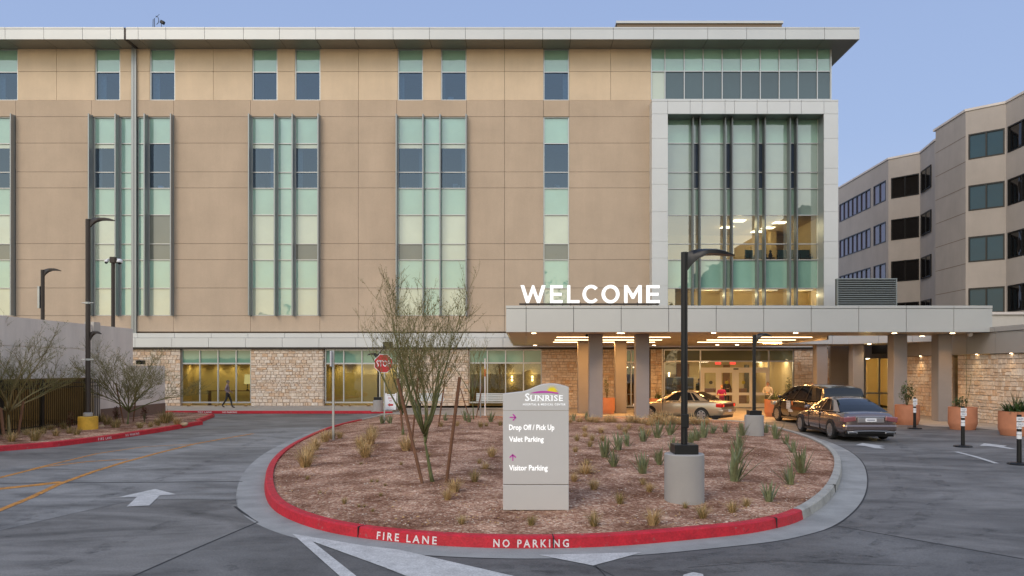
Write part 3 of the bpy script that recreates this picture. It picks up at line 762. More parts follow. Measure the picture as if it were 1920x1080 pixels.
def strip(a, b, xs, mid, shades):
    """tall window strip: fins stand on both sides and between the panes"""
    mb = MB(); bars(mb, [xs[0][0]] + [q[1] for q in xs], ROWY, GYW, .05)
    for (p, q), (p2, q2) in zip(xs, xs[1:]): mb.box(wx(q)+.026, wx(p2), GYW-.06, GYW+.03, wz(591), wz(220))
    mb.box(wx(a)-.02, wx(xs[0][0])-.026, GYW-.06, GYW+.03, wz(591), wz(220)); mb.box(wx(xs[-1][1])+.026, wx(b)+.02, GYW-.06, GYW+.03, wz(591), wz(220))
    wd = mb.build('window', m_frame, hosp)
    for n_, (p, q) in enumerate(xs):
        kinds = [2]*8 if n_ in mid else shades[n_]
        if n_ not in mid:
            for jj, fr_ in ((4,.62),(1,.16)):
                if kinds[jj] in (1,4) and (int(p)*7+jj) % 3 != 1:
                    sb_ = MB(); yb_ = ROWY[jj]+(ROWY[jj+1]-ROWY[jj])*fr_; sb_.quad((wx(p),GYW-.006,wz(yb_)),(wx(q),GYW-.006,wz(yb_)),(wx(q),GYW-.006,wz(ROWY[jj])),(wx(p),GYW-.006,wz(ROWY[jj]))); sb_.build('blind', m_shade, wd)
        mb = MB(); pane_grid(mb, [p,q], ROWY, GYW, lambda i, j: kinds[j]); mb.build('pane', PANES, wd)
        if kinds[1] == 1: WARDS.append((p,q,268.5,352.5,wd))
    return wd
def fins(wd, xs, dp=.42):
    for x in xs:
        mb = MB(); mb.box(wx(x)-.035, wx(x)+.035, WY-dp, WY+.06, wz(592), wz(217)); mb.box(wx(x)-.05, wx(x)+.05, WY-.09, WY-.032, wz(592)-.03, wz(217)+.03)
        mb.build('fin', m_fin, wd)
s_a = [0,1,1,0,3,3,0,3]; s_b = [0,1,1,0,3,4,0,3]
wd = strip(-93, 30, [(-90,-45),(-45,-22),(-22,26)], (1,), {0:s_a, 2:s_b}); fins(wd, [-92,-45,-22,28])
wd = strip(172, 249, [(176,219),(226,248)], (1,), {0:[0,1,1,0,3,3,0,3]}); fins(wd, [173,222.5])
wd = strip(258, 326, [(258,274),(279,323)], (0,), {1:[0,1,1,0,4,4,0,3]}); fins(wd, [276.5,325.5])
wd = strip(470, 600, [(472,517),(521,551),(554,598)], (1,), {0:[0,1,1,0,3,3,0,3], 2:[0,1,1,0,3,4,0,3]}); fins(wd, [470.5,518.5,551.5,599.5])
wd = strip(744, 875, [(746,794),(795,826),(827,874)], (1,), {0:[0,1,1,0,3,4,0,3], 2:[0,1,1,0,3,3,0,3]}); fins(wd, [744.7,794.3,826,874.6], .38)
wd = strip(1019, 1067, [(1020,1066)], (), {0:[0,1,1,0,3,4,0,3]})
for w5 in WARDS: ward(*w5)
# -- top corner ribbon window (turns the corner)
RX = [1221,1246.7,1282.8,1318.3,1353.9,1389.4,1425.3,1460.8,1496.4,1532.2,1558]
mb = MB(); bars(mb, RX, [91,133.8,186.5], WY+.05, .055)
for k in range(6):
    mb.box(wx(1558)-.06, wx(1558)+.03, WY+.03+k*1.2-.03, WY+.03+k*1.2+.03, wz(187), wz(91))
rw = mb.build('window', m_frame, hosp)
mb = MB(); pane_grid(mb, RX, [89,133.8,186.5], WY+.05, lambda i, j: 0 if j == 0 else (3 if i == 0 else 5))
mb.m = 0; mb.quad((wx(1558), WY+.05, wz(133.8)), (wx(1558), WY+6.4, wz(133.8)), (wx(1558), WY+6.4, wz(89)), (wx(1558), WY+.05, wz(89)))
mb.m = 5; mb.quad((wx(1558), WY+.05, wz(186.5)), (wx(1558), WY+6.4, wz(186.5)), (wx(1558), WY+6.4, wz(133.8)), (wx(1558), WY+.05, wz(133.8)))
mb.build('pane', PANES, rw)
# -- portal frame round the glazed bay
PY = 45.5
def qx(px): return PX(px, PY)
def qz(py): return PZ(py, PY)
mb = MB(); g = .01
ZB = 4.3
for a, b in zip([1222,1252,1294,1316.5,1359.5,1377.5,1419.5,1438.5,1481,1502.5,1545,1572], [1252,1294,1316.5,1359.5,1377.5,1419.5,1438.5,1481,1502.5,1545,1572]):
    mb.box(qx(a)+g, qx(b)-g, PY, PY+.9, qz(213.5)+g, qz(190)); mb.box(qx(a)+g, qx(b)-g, PY-.015, PY+.9, qz(190)+.012, qz(187))
for ys in ([213.5,259.5,315.5,345.5,397,453,484,536,575], ):
    for c, d in zip(ys, ys[1:]):
        mb.box(qx(1222)+g, qx(1252), PY, PY+.9, qz(d)+g, qz(c)-g); mb.box(qx(1545), qx(1572)-g, PY, PY+1.2, qz(d)+g, qz(c)-g)
mb.box(qx(1222)+g, qx(1252), PY, PY+.9, ZB, qz(575)-g); mb.box(qx(1545), qx(1572)-g, PY, PY+1.2, ZB, qz(575)-g)
mb.box(qx(1222)+.03, qx(1252)-.03, PY+.02, PY+.88, ZB, qz(190)-.03); mb.box(qx(1545)+.03, qx(1572)-.03, PY+.02, PY+.88, ZB, qz(190)-.03)
portal = mb.build('portal_frame', m_white_metal, hosp)
m_fin_dk = M('dark_fin', (.17,.185,.19), .42, metal=.6, var=0)
# glazed bay
BX = [1252,1297,1310,1357,1370,1417.5,1431,1477.5,1490.5,1535]
BYr = [222,268,322.5,353,403,457,487,540,573]
mb = MB(); bars(mb, BX, BYr, GYW, .05); bay = mb.build('window', m_frame, hosp)
ZG = [m_spandrel, m_vision, m_frost, m_shade, m_glass, m_bay]
def bk(i, j):
    if j in (4,5): return 4
    if j == 7: return 4
    if j in (1,2): return 5 if i % 2 == 0 else 1
    return 0 if j != 3 else (0 if i % 2 else 5)
mb = MB(); pane_grid(mb, BX, BYr, GYW, bk); mb.build('pane', ZG, bay)
for x in BX[1:-1]:
    mb = MB(); mb.box(wx(x)-.04, wx(x)+.04, WY-.42, WY+.08, wz(575), wz(219.5)); mb.build('fin', m_fin_dk, bay)
mb = MB(); mb.box(wx(1535), wx(1545), WY-.05, GYW+.03, wz(575), wz(216)); mb.box(wx(1246), wx(1252), WY+.1, GYW+.03, wz(575), wz(216)); mb.build('jamb', m_fin, bay)
mb = MB(); mb.box(qx(1545)-.012, qx(1545)-.001, PY+.03, WY, ZB, qz(214)); mb.box(qx(1252), qx(1545)-.013, PY+.03, WY-.05, qz(213.5)-.012, qz(213.5)+.008); mb.build('reveal_lining', m_fin, portal)
def room(name, x0, x1, y0, y1, z0, z1, wall, floor=None, ceil=None, back=None):
    mb = MB(); mb.m = 0
    mb.quad((x0,y0,z0),(x0,y1,z0),(x0,y1,z1),(x0,y0,z1)); mb.quad((x1,y1,z0),(x1,y0,z0),(x1,y0,z1),(x1,y1,z1))
    mb.m = 3; mb.quad((x0,y1,z0),(x1,y1,z0),(x1,y1,z1),(x0,y1,z1))
    mb.m = 1; mb.quad((x0,y0,z0),(x1,y0,z0),(x1,y1,z0),(x0,y1,z0))
    mb.m = 2; mb.quad((x0,y0,z1),(x0,y1,z1),(x1,y1,z1),(x1,y0,z1))
    return mb.build(name, [wall, floor or m_floorint, ceil or wall, back or wall], hosp)
m_panel_mid = EM('ceiling_panel_mid', (1,.9,.7), 4)
# third floor lounge
LZ0, LZ1 = wz(487)-.05, wz(403)
lounge = room('lounge_room', wx(1252)-.3, wx(1535)+.3, GYW+.12, GYW+7, LZ0, LZ1, m_wallint)
for (px, yy, w_) in [(1385,48.2,1.1),(1462,48.8,1.1),(1440,50.6,1.1),(1363,50.4,1.1),(1420,52,1.1),(1516,51.8,1.0)]:
    x = PX(px, yy); mb = MB(); mb.box(x-w_*.36, x+w_*.36, yy-.36, yy+.36, LZ1-.03, LZ1-.012); mb.build('ceiling_light', m_panel_mid, lounge)
    l = bpy.data.lights.new('room_lamp', 'POINT'); l.energy = 22; l.color = (1,.78,.45); l.shadow_soft_size = .2; o = bpy.data.objects.new('room_lamp', l); COL.objects.link(o); o.location = (x, yy, LZ1-.25)
mb = MB(); mb.box(wx(1500), wx(1512), GYW+5.4, GYW+6.98, LZ0, LZ1); mb.build('partition', m_wallint, lounge)
# second floor room behind the lowest bay row
m_panel_dim = EM('ceiling_panel_dim', (1,.88,.66), 1.3)
room2 = room('corridor_room', wx(1252)-.3, wx(1535)+.3, GYW+.12, GYW+2.5, wz(574), wz(540), m_wallint)
for px in (1330,1392,1440,1505):
    x = PX(px, 47.6); mb = MB(); mb.box(x-.55, x+.55, 47.3, 47.6, wz(540)-.03, wz(540)-.012); mb.build('ceiling_light', m_panel_dim, room2)
    l = bpy.data.lights.new('room_lamp', 'POINT'); l.energy = 26; l.color = (1,.78,.48); o = bpy.data.objects.new('room_lamp', l); COL.objects.link(o); o.location = (x, 47.9, wz(540)-.3)
# -- pale ledge over the ground floor
LY = 45.6
mb = MB(); zA, zB_, zC = PZ(651,LY), PZ(633,LY), PZ(624.5,LY); jl = [LX,-222,-153,-84,-15,55,124,193,253]+[253+69*k for k in range(1,20)]
for a, b in zip(jl, jl[1:]):
    if a > 1560: break
    mb.box(PX(a,LY)+.01, PX(b,LY)-.01, LY, LY+.78, zA, zB_-.02); mb.box(PX(a,LY)+.01+.12, PX(b,LY)-.01+.12, LY+.1, LY+.77, zB_, zC)
xl_end = PX(jl[[i for i, v in enumerate(jl) if v <= 1560][-1]+1], LY)
mb.build('ledge', m_white_metal, hosp)
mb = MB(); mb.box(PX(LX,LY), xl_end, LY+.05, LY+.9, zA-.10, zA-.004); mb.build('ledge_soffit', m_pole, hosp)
# -- ground floor: stone piers and storefronts
GY = 45.95; gz0 = .12; gzt = PZ(655, GY)
def gx(px): return PX(px, GY)
PIERS = [(60,340),(472,607),(747,879),(1016,1174),(1219,1240),(1488,1522),(1550,1600)]
for i, (a, b) in enumerate(PIERS):
    mb = MB(); stone_face(mb, (gx(a), GY-.12, gz0 if a < 1000 else 0), (1,0,0), (0,-1,0), gx(b)-gx(a), gzt-(gz0 if a < 1000 else 0), 20+i)
    if a > 340 and b < 900:     # returns
        stone_face(mb, (gx(b), GY-.12, gz0), (0,1,0), (1,0,0), .5, gzt-gz0, 60+i)
    if a < 340 or b > 1000:
        mb.m = 1; mb.box(gx(a), gx(b), GY-.1, GY+.3, 0, gzt)
    mb.build('stone_pier', [m_stone, m_mortar], hosp)
def gpane(mb, x0, x1, z0, z1, y): mb.quad((x0,y,z0),(x1,y,z0),(x1,y,z1),(x0,y,z1))
def storefront(xs, tr, bot, y=GY+.1, glass=m_glass_g, top=m_spandrel_dk, name='storefront'):
    ztr, zb0 = PZ(tr, y), bot
    mb = MB(); w_ = .035
    for px in xs: mb.box(PX(px,y)-w_, PX(px,y)+w_, y-.08, y+.03, zb0, gzt)
    for z in (zb0+.05, ztr, gzt-.03):
        for a, b in zip(xs, xs[1:]): mb.box(PX(a,y)+w_+.001, PX(b,y)-w_-.001, y-.068, y+.03, z-.045, z+.045)
    fr_ = mb.build(name, m_frame, hosp)
    for a, b in zip(xs, xs[1:]):
        mb = MB(); mb.m = 0; gpane(mb, PX(a,y), PX(b,y), zb0, ztr, y); mb.m = 1; gpane(mb, PX(a,y), PX(b,y), ztr, gzt, y); mb.build('pane', [glass, top], fr_)
    return fr_
def bay_room(a, b, wallm, depth=1.5, downs=(), zc=None, back=None):
    x0, x1 = gx(a), gx(b); zc = zc or PZ(676, GY)
    r_ = room('shop_room', x0-.05, x1+.05, GY+.16, GY+depth, gz0, zc, wallm, back=back)
    for px in downs:
        x = gx(px); mb = MB(); mb.lathe([(.085,0),(.085,.012)], (x, GY+depth-.42, zc-.018), 12); mb.build('downlight', m_down, r_)
        l = bpy.data.lights.new('spot_lamp', 'SPOT'); l.energy = 62; l.color = (1,.78,.42); l.spot_size = R(125); l.spot_blend = 1; l.shadow_soft_size = .08
        o = bpy.data.objects.new('spot_lamp', l); COL.objects.link(o); o.location = (x, GY+depth-.42, zc-.05)
    return r_
storefront([342,375.5,409.5,443.5,471], 681.5, .28); r1 = bay_room(342, 471, m_olive, downs=(352,392,423,458))
storefront([611,645,679,712.5,746], 681.5, .28); bay_room(611, 746, m_olive, downs=(628,664,700,732))
storefront([880,914,948,981.5,1015], 680.5, .28)
m_mosaic = STONE('mosaic', [(.10,.075,.035),(.32,.24,.11),(.16,.12,.05),(.50,.40,.2),(.07,.05,.03)])
r3 = bay_room(880, 1015, m_olive, 1.5, downs=(905,), back=m_mosaic)
mb = MB(); rg = random.Random(5)
for k in range(1900):        # mosaic tiles on the back wall
    x = rg.uniform(gx(916), gx(1014)); z = rg.uniform(.3, PZ(681,GY)); s_ = rg.uniform(.018,.04)
    mb.quad((x-s_, GY+1.47+rg.uniform(0,.01), z-s_*.5), (x+s_, GY+1.47, z-s_*.3), (x+s_*.8, GY+1.47, z+s_*.5), (x-s_, GY+1.47+rg.uniform(0,.01), z+s_*.4))
mb.build('mosaic_tiles', m_mosaic, r3)
for px in (960, 998):
    x = PX(px, GY+1.4)
    for dz in (0, -.19):
        mb = MB(); mb.lathe([(.045,0),(.06,.03),(.06,.12),(.045,.15)], (x, GY+1.39, PZ(709,GY+1.4)+dz), 10); mb.build('sconce', m_sconce, r3)
    for dz, e in ((.25, 10), (-.32, 10)):
        l = bpy.data.lights.new('sconce_lamp', 'POINT'); l.energy = e; l.color = (1,.72,.32); l.shadow_soft_size = .05
        o = bpy.data.objects.new('sconce_lamp', l); COL.objects.link(o); o.location = (x, GY+1.25, PZ(709,GY+1.4)+dz+.05)
# table lamp and desk inside the first storefront
tl = thing('table_lamp', (gx(455), GY+.8, 1.05), 'glowing pale table lamp inside the window by the walking person', 'lamp')
mb = MB(); x = gx(455); mb.lathe([(.20,1.45),(.17,2.05)], (x, GY+.8, 0), 16); mb.build('lamp_shade', m_shade_l, tl)
mb = MB(); mb.lathe([(.08,1.05),(.08,1.09),(.02,1.12),(.02,1.45)], (x, GY+.8, 0), 12); mb.build('stem', m_black, tl)
t_ = thing('side_table', (gx(440), GY+.9, gz0), 'low dark side table behind the glass under the glowing lamp', 'table')
mb = MB(); mb.box(gx(380), gx(468), GY+.6, GY+1.1, 1.0, 1.05); mb.build('table_top', m_wood, t_)
for q in (382,466):
    mb = MB(); mb.box(gx(q)-.03, gx(q)+.03, GY+.65, GY+1.05, gz0, .998); mb.build('leg', m_wood, t_)
# dark slot window between the canopy columns, with red pendants
storefront([1174,1183,1192], 679, .05, glass=m_glass_e)
r_ = room('cafe_room', gx(1160), gx(1222), GY+.16, GY+4, 0, PZ(672,GY), m_wood)
for px in (1176,1188):
    x = PX(px, GY+1.5); mb = MB(); mb.lathe([(.02,.35),(.03,.30),(.13,.12),(.15,0)], (x, GY+1.5, PZ(688,GY)), 12); mb.build('pendant', m_red, r_)
    mb = MB(); mb.ball((x, GY+1.5, PZ(688,GY)), .05, 8, 5); mb.build('bulb', m_sconce, r_)
mb = MB(); x = gx(1183.0); mb.box(x-.3, x+.35, GY+1.6, GY+2, .75, .80); mb.box(x-.02, x+.03, GY+1.7, GY+1.8, 0, .75); mb.build('cafe_table', m_pl, r_)
# -- entrance curtain wall and lobby
EY = GY + .05
def ex(px): return PX(px, EY)
def ez(py): return PZ(py, EY)
ent = storefront([1245,1313,1441,1487], 677.5, .03, y=EY, glass=m_glass_e, top=m_trans_e)
for lx_, ly_ in ((1280,2.0),(1360,2.2),(1440,2.0),(1330,5.5),(1420,5.5)):
    l = bpy.data.lights.new('lobby_fill', 'POINT'); l.energy = 20; l.color = (1,.78,.45); l.shadow_soft_size = .3; o = bpy.data.objects.new('lobby_fill', l); COL.objects.link(o); o.location = (PX(lx_, EY+ly_), EY+ly_, 2.6)  # added point lights without fixtures, to brighten the lobby
mb = MB(); w_ = .03
mb.box(ex(1237)-w_, ex(1237)+w_, EY-.9, EY-.84, 0, gzt); mb.box(ex(1245)-.03, ex(1245)+.03, EY-.9, EY-.1, ez(677.5)-.04, ez(677.5)+.04)
mb.build('corner_glazing', m_frame, hosp)
mb = MB()   # door frame: white painted, two sliding leaves and sidelights
DZ = ez(694)
m_doorw = M('door_white', (.68,.66,.60), .4, var=0)
for px, w_ in ((1315,.045),(1347,.05),(1378.5,.09),(1409,.05),(1440,.045)):
    mb.box(ex(px)-w_, ex(px)+w_, EY-.12, EY-.02, .03, DZ)
mb.box(ex(1314), ex(1441), EY-.135, EY-.015, DZ, DZ+.16)
ent_door = mb.build('entrance_door', m_doorw, hosp)
for a, b in ((1317,1345),(1349,1375.5),(1381.5,1407.5),(1411.5,1438.5)):
    mb = MB(); x0, x1 = ex(a), ex(b); y0, y1 = EY-.105, EY-.03
    mb.box(x0, x0+.10, y0, y1, .04, DZ-.002); mb.box(x1-.10, x1, y0, y1, .04, DZ-.002)
    for z0, z1 in ((.04,.26),(ez(741),ez(736)),(DZ-.16,DZ-.002)): mb.box(x0+.101, x1-.101, y0+.004, y1-.004, z0, z1)
    lf = mb.build('door_leaf', m_doorw, ent_door)
mb = MB(); mb.box(ex(1374), ex(1383), EY-.19, EY-.136, DZ+.03, DZ+.11); mb.build('door_sensor', m_black, ent_door)
lobby = room('lobby', ex(1236), ex(1490), EY+.12, EY+8, .02, ez(678)+.05, m_wallint, m_floorint)
LBY = EY+7.9
m_dkwall = M('dark_lobby_wall', (.075,.07,.055), .5, var=.1)
for (a, b, c, d, m_) in [(1250,1300,708,760,m_dkwall),(1396,1404,684,740,m_dkwall),(1268,1292,682,706,m_wood),(1322,1330,684,760,m_olive),(1356,1368,684,740,m_wood),(1448,1458,680,760,m_wood),(1468,1476,680,760,m_wood)]:
    mb = MB(); mb.box(PX(a,LBY), PX(b,LBY), LBY-.08, LBY+.05, max(.02,PZ(d,LBY)), PZ(c,LBY)); mb.build('lobby_panel', m_, lobby)
mb = MB(); mb.box(PX(1318,EY+4), PX(1400,EY+4), EY+4, EY+4.7, .02, 1.08); mb.build('reception_desk', m_wood, lobby)
for (px, yy) in [(1262,1.5),(1300,1.5),(1345,1.5),(1395,1.5),(1440,1.5),(1470,1.5),(1280,4.5),(1340,4.5),(1400,4.5),(1455,4.5),(1320,6.6),(1420,6.6)]:
    x = PX(px, EY+yy); z = ez(678)+.05; mb = MB(); mb.box(x-.28, x+.28, EY+yy-.28, EY+yy+.28, z-.03, z-.012); mb.build('ceiling_light', m_panel_l, lobby)
for px in (1346.5, 1374):
    x = PX(px, EY+.4); mb = MB(); mb.box(x-.18, x+.18, EY+.4, EY+.45, PZ(683.5,EY+.4), PZ(678.5,EY+.4)); mb.build('exit_sign', EM('exit_red', (1,.08,.05), 1.6), lobby)
mb = MB(); x = PX(1255,EY+.5); mb.lathe([(.05,0),(.06,.25)], (x, EY+.6, PZ(706,EY+.5)), 10); mb.build('sconce', m_sconce, lobby)
for px in (1332, 1362, 1393):
    mb = MB(); mb.lathe([(.11,0),(.11,.01)], (ex(px), EY-.115, ez(717)), 14, 'y'); mb.build('door_decal', M('decal', (.35,.30,.03) if px != 1332 else (.05,.05,.05), .6, var=0), ent_door)
# facade to the right of the bay: glazed door under a grey band
SY = 44.5
mb = MB(); mb.box(18.2, 22.2, SY, SY+.2, PZ(672,SY), PZ(640,SY)); mb.box(18.2, PX(1620,SY), SY, SY+.2, 0, PZ(672,SY)-.003); mb.box(18.2,22.2,SY+.21,SY+.4,PZ(672,SY),6); mb.build('wall', m_column, hosp, label='grey rendered band over the side door')
mb = MB()
for px in (1622,1649,1667): mb.box(PX(px,SY)-.05, PX(px,SY)+.05, SY, SY+.1, 0, PZ(672,SY)-.004)
mb.box(PX(1622,SY)+.051, PX(1649,SY)-.051, SY+.01, SY+.09, .9, 1.0); mb.box(PX(1649,SY)+.051, PX(1667,SY)-.051, SY+.01, SY+.09, .9, 1.0)
sd_ = mb.build('side_door', m_frame, hosp)
mb = MB(); gpane(mb, PX(1622,SY), PX(1667,SY), 0, PZ(672,SY), SY+.06); mb.build('pane', m_glass_e, sd_)
r_ = room('vestibule', PX(1620,SY), 23.5, SY+.2, SY+5, .0, PZ(671,SY), m_wallint)
l = bpy.data.lights.new('vestibule_fill', 'POINT'); l.energy = 130; l.color = (1,.72,.30); o = bpy.data.objects.new('vestibule_fill', l); COL.objects.link(o); o.location = (21.3, SY+2, 2.6)  # added point light with no fixture, brightens the vestibule
for k in range(3):
    x = 20.9+k*.5; mb = MB(); mb.box(x-.1, x+.1, SY+1+k*1.2, SY+1.7+k*1.2, PZ(671,SY)-.03, PZ(671,SY)-.012); mb.build('ceiling_light', m_panel_l, r_)
# penthouse on the roof
mb = MB(); QY = 56; mb.box(PX(1157,QY), PX(1466,QY), QY, QY+8, 22, PZ(44.5,QY)); pent = mb.build('penthouse', m_joint, hosp)
mb = MB(); mb.box(PX(1155,QY), PX(1468,QY), QY-.1, QY+8.1, PZ(44.5,QY)+.003, PZ(40,QY)); mb.build('coping', m_metal, pent)
# roof equipment
rd = thing('satellite_dish', (PX(289,47),47,23), 'thin antenna frame standing on the roof edge beside a small floodlight', 'antenna')
mb = MB(); x = PX(289,47); z0 = 22.9
mb.path([(x-.1,47,z0),(x-.06,47,PZ(36,47))], .02, 5); mb.path([(x+.05,47,z0),(x+.02,47,PZ(34,47))], .02, 5)
mb.path([(x+.12+.17*math.cos(t),47,PZ(38,47)+.26*math.sin(t)) for t in [k*.35-1.4 for k in range(10)]], .02, 5); mb.build('frame', m_black, rd)
mb = MB(); mb.path([(x+.1,47,PZ(33,47)),(x+.38,46.9,PZ(28,47))], .012, 5); mb.build('arm', m_black, rd)
fl = thing('floodlight', (PX(303,47),47,23), 'small black floodlight on a short stem at the roof edge', 'floodlight')
mb = MB(); x = PX(303.5,47); mb.obox((x-.12,46.9,PZ(43,47)), Vector((.9,0,-.42)), (0,1,0), Vector((.42,0,.9)), .26, .2, .2); mb.build('head', m_black, fl, bevel=.03)
mb = MB(); mb.path([(x-.03,47,22.9),(x-.03,47,PZ(43,47))], .018, 6); mb.build('stem', m_black, fl)
# ------------------------------------------------------------------ entrance canopy
CY = 32.6; cz0, cz1 = PZ(622.5,CY), PZ(573,CY); cx0, cx1 = PX(948.5,CY), 20.4
DEEP, ARM = 44.9, 35.4; XD = 14.3
canopy = thing('entrance_canopy', ((cx0+cx1)/2, 38, 0), 'wide drop off canopy of pale metal panels on grey columns with glowing strip lamps', 'canopy')
mb = MB(); g = .011; zc_ = PZ(578.5, CY)
js = [948.5] + [986.5+89.1*k for k in range(10)]; js = [PX(j, CY) for j in js] + [cx1]
for a, b in zip(js, js[1:]):
    mb.box(a+g, b-g, CY, CY+.1, cz0, zc_-g); mb.box(a+g, b-g, CY-.015, CY+.35, zc_+g, cz1)
for k in range(6):
    y0 = CY+.11+k*2.02; mb.box(cx0+g, cx0+.1, y0, y0+2.0, cz0-.02*k, zc_-g); mb.box(cx0-.01, cx0+.35, y0+(.25 if k == 0 else 0), y0+2.0, zc_+g, cz1)
mb.build('fascia', m_metal, canopy)
mb = MB(); mb.box(cx0+.11, cx1-.05, CY+.105, ARM, cz0+.35, cz1-.04); mb.box(cx0+.11, XD, ARM, DEEP, cz0+.35, cz1-.04); mb.build('roof_deck', m_dark, canopy)
def csz(y): return cz0 + .02 - (y-CY)*.0205
mb = MB()
for k in range(6):
    y0, y1 = CY+.11+k*2.05, CY+.11+(k+1)*2.05-.012
    for x0, x1 in zip(js, js[1:]):
        if k > 0 and x0 > XD-.3: continue
        x1 = min(x1, XD) if k > 0 else x1
        if k == 0: y1 = min(y1, ARM)
        a, b = max(x0, cx0+.11)+.006, x1-.006
        z0, z1 = csz(y0), csz(y1)
        mb.add([(a,y0,z0),(b,y0,z0),(b,y1,z1),(a,y1,z1),(a,y0,z0+.06),(b,y0,z0+.06),(b,y1,z1+.06),(a,y1,z1+.06)], [(0,3,2,1),(0,1,5,4),(1,2,6,5),(2,3,7,6),(3,0,4,7),(4,5,6,7)])
# second strip of the arm
for x0, x1 in zip(js, js[1:]):
    if x1 < XD+.5: continue
    a, b = max(x0, XD)+.006, x1-.006; y0, y1 = CY+.11+2.05, ARM; z0, z1 = csz(y0), csz(y1)
    mb.add([(a,y0,z0),(b,y0,z0),(b,y1,z1),(a,y1,z1),(a,y0,z0+.06),(b,y0,z0+.06),(b,y1,z1+.06),(a,y1,z1+.06)], [(0,3,2,1),(0,1,5,4),(1,2,6,5),(2,3,7,6),(3,0,4,7),(4,5,6,7)])
mb.box(XD-.001, XD+.08, ARM+.01, DEEP, csz(DEEP)-.0, cz1-.05); mb.box(XD+.09, cx1-.05, ARM+.001, ARM+.08, csz(ARM), cz1-.05)
mb.build('soffit', m_can_soffit, canopy)
COLS = [(2.94,34.3,.62),(5.08,34.3,.62),(16.93,34.3,.62),(18.98,34.3,.62),(2.85,40.3,.60),(4.87,40.3,.60),(16.0,41,.60),(18.0,41,.60)]
for x, y, s_ in COLS:
    mb = MB(); zt_ = csz(y)-.002 if x < 15 or y < 36 else PZ(640, y)
    mb.box(x, x+s_, y, y+s_, 0, zt_); mb.build('column', m_column, canopy, bevel=.02)
def cpy(py):            # depth of a soffit point seen at photo row py
    y = 38.0
    for _ in range(30): y = F*(csz(y)-CH)/(HY-py)
    return y
for (a, b) in ((1.53,7.08),(9.42,14.0)):
    for py in (632,637,641.2):
        y = cpy(py); z = csz(y); mb = MB(); mb.box(a, b, y-.07, y+.07, z-.025, z-.003); mb.build('strip_lamp', m_strip, canopy)
        l = bpy.data.lights.new('strip_light', 'AREA'); l.shape = 'RECTANGLE'; l.size = b-a; l.size_y = .14; l.energy = 165; l.color = (1,.49,.14)
        o = bpy.data.objects.new('strip_light', l); COL.objects.link(o); o.location = ((a+b)/2, y, z-.04)
for px, py in [(1001,624.6),(1167,624.6),(1161,624.4),(1338,624),(1492,624),(1677,624.5),(1786,624.5),(1003,648),(1226,648),(1345,646.5),(1382,646.5),(1420,646.5),(1729,630)]:
    y = min(cpy(py), 44.3); z = csz(y); x = PX(px, y); mb = MB(); mb.lathe([(.10,0),(.10,.012)], (x, y, z-.016), 14); mb.build('downlight', m_down, canopy)
    l = bpy.data.lights.new('spot_lamp', 'SPOT'); l.energy = 95; l.color = (1,.54,.19); l.spot_size = R(100); l.spot_blend = .9; l.shadow_soft_size = .08
    o = bpy.data.objects.new('spot_lamp', l); COL.objects.link(o); o.location = (x, y, z-.05)
mb = MB(); x = PX(1102, cpy(627)); mb.ball((x-.05, cpy(627), csz(cpy(627))-.06), .07, 10, 6); mb.build('dome_camera', m_black, canopy)
mb = MB(); x = PX(1819, 33.2); mb.ball((x, 33.2, csz(33.2)-.08), .11, 10, 6); mb.build('dome_camera', m_pl, canopy)
# building band that returns round the side (under the canopy's open corner)
bb = thing('link_band', (17, 41.5, 3), 'pale metal band that turns the corner behind the open side of the canopy', 'roof edge')
mb = MB(); za, zb2 = 3.76, 4.7; bp = [(13.0,40.95),(17.7,40.95),(20.45,36.2)]
for (a, b) in zip(bp, bp[1:]):
    a, b = Vector((*a,0)), Vector((*b,0)); t = (b-a).normalized(); n_ = Vector((t.y,-t.x,0)); Lg = (b-a).length; k = 0
    while k < Lg-.05:
        s_ = min(1.9, Lg-k); mb.obox(a+t*(k+.01)+n_*.05+Vector((0,0,za)), t, n_, (0,0,1), s_-.02, .06, zb2-za); k += 1.9
mb.build('panel', m_white_metal, bb)
mb = MB(); mb.prism([(13,41.02,za),(17.7,41.02,za),(20.4,36.35,za),(20.4,44.3,za),(13,44.8,za)], (0,0,.10)); mb.build('soffit', m_can_soffit, bb)
for x, y in ((16.6,42.0),(18.7,40.6)):
    mb = MB(); mb.lathe([(.10,0),(.10,.012)], (x, y, za-.016), 14); mb.build('downlight', m_down, bb)
    l = bpy.data.lights.new('spot_lamp', 'SPOT'); l.energy = 60; l.color = (1,.68,.34); l.spot_size = R(110); l.spot_blend = .9; l.shadow_soft_size = .08
    o = bpy.data.objects.new('spot_lamp', l); COL.objects.link(o); o.location = (x, y, za-.05)
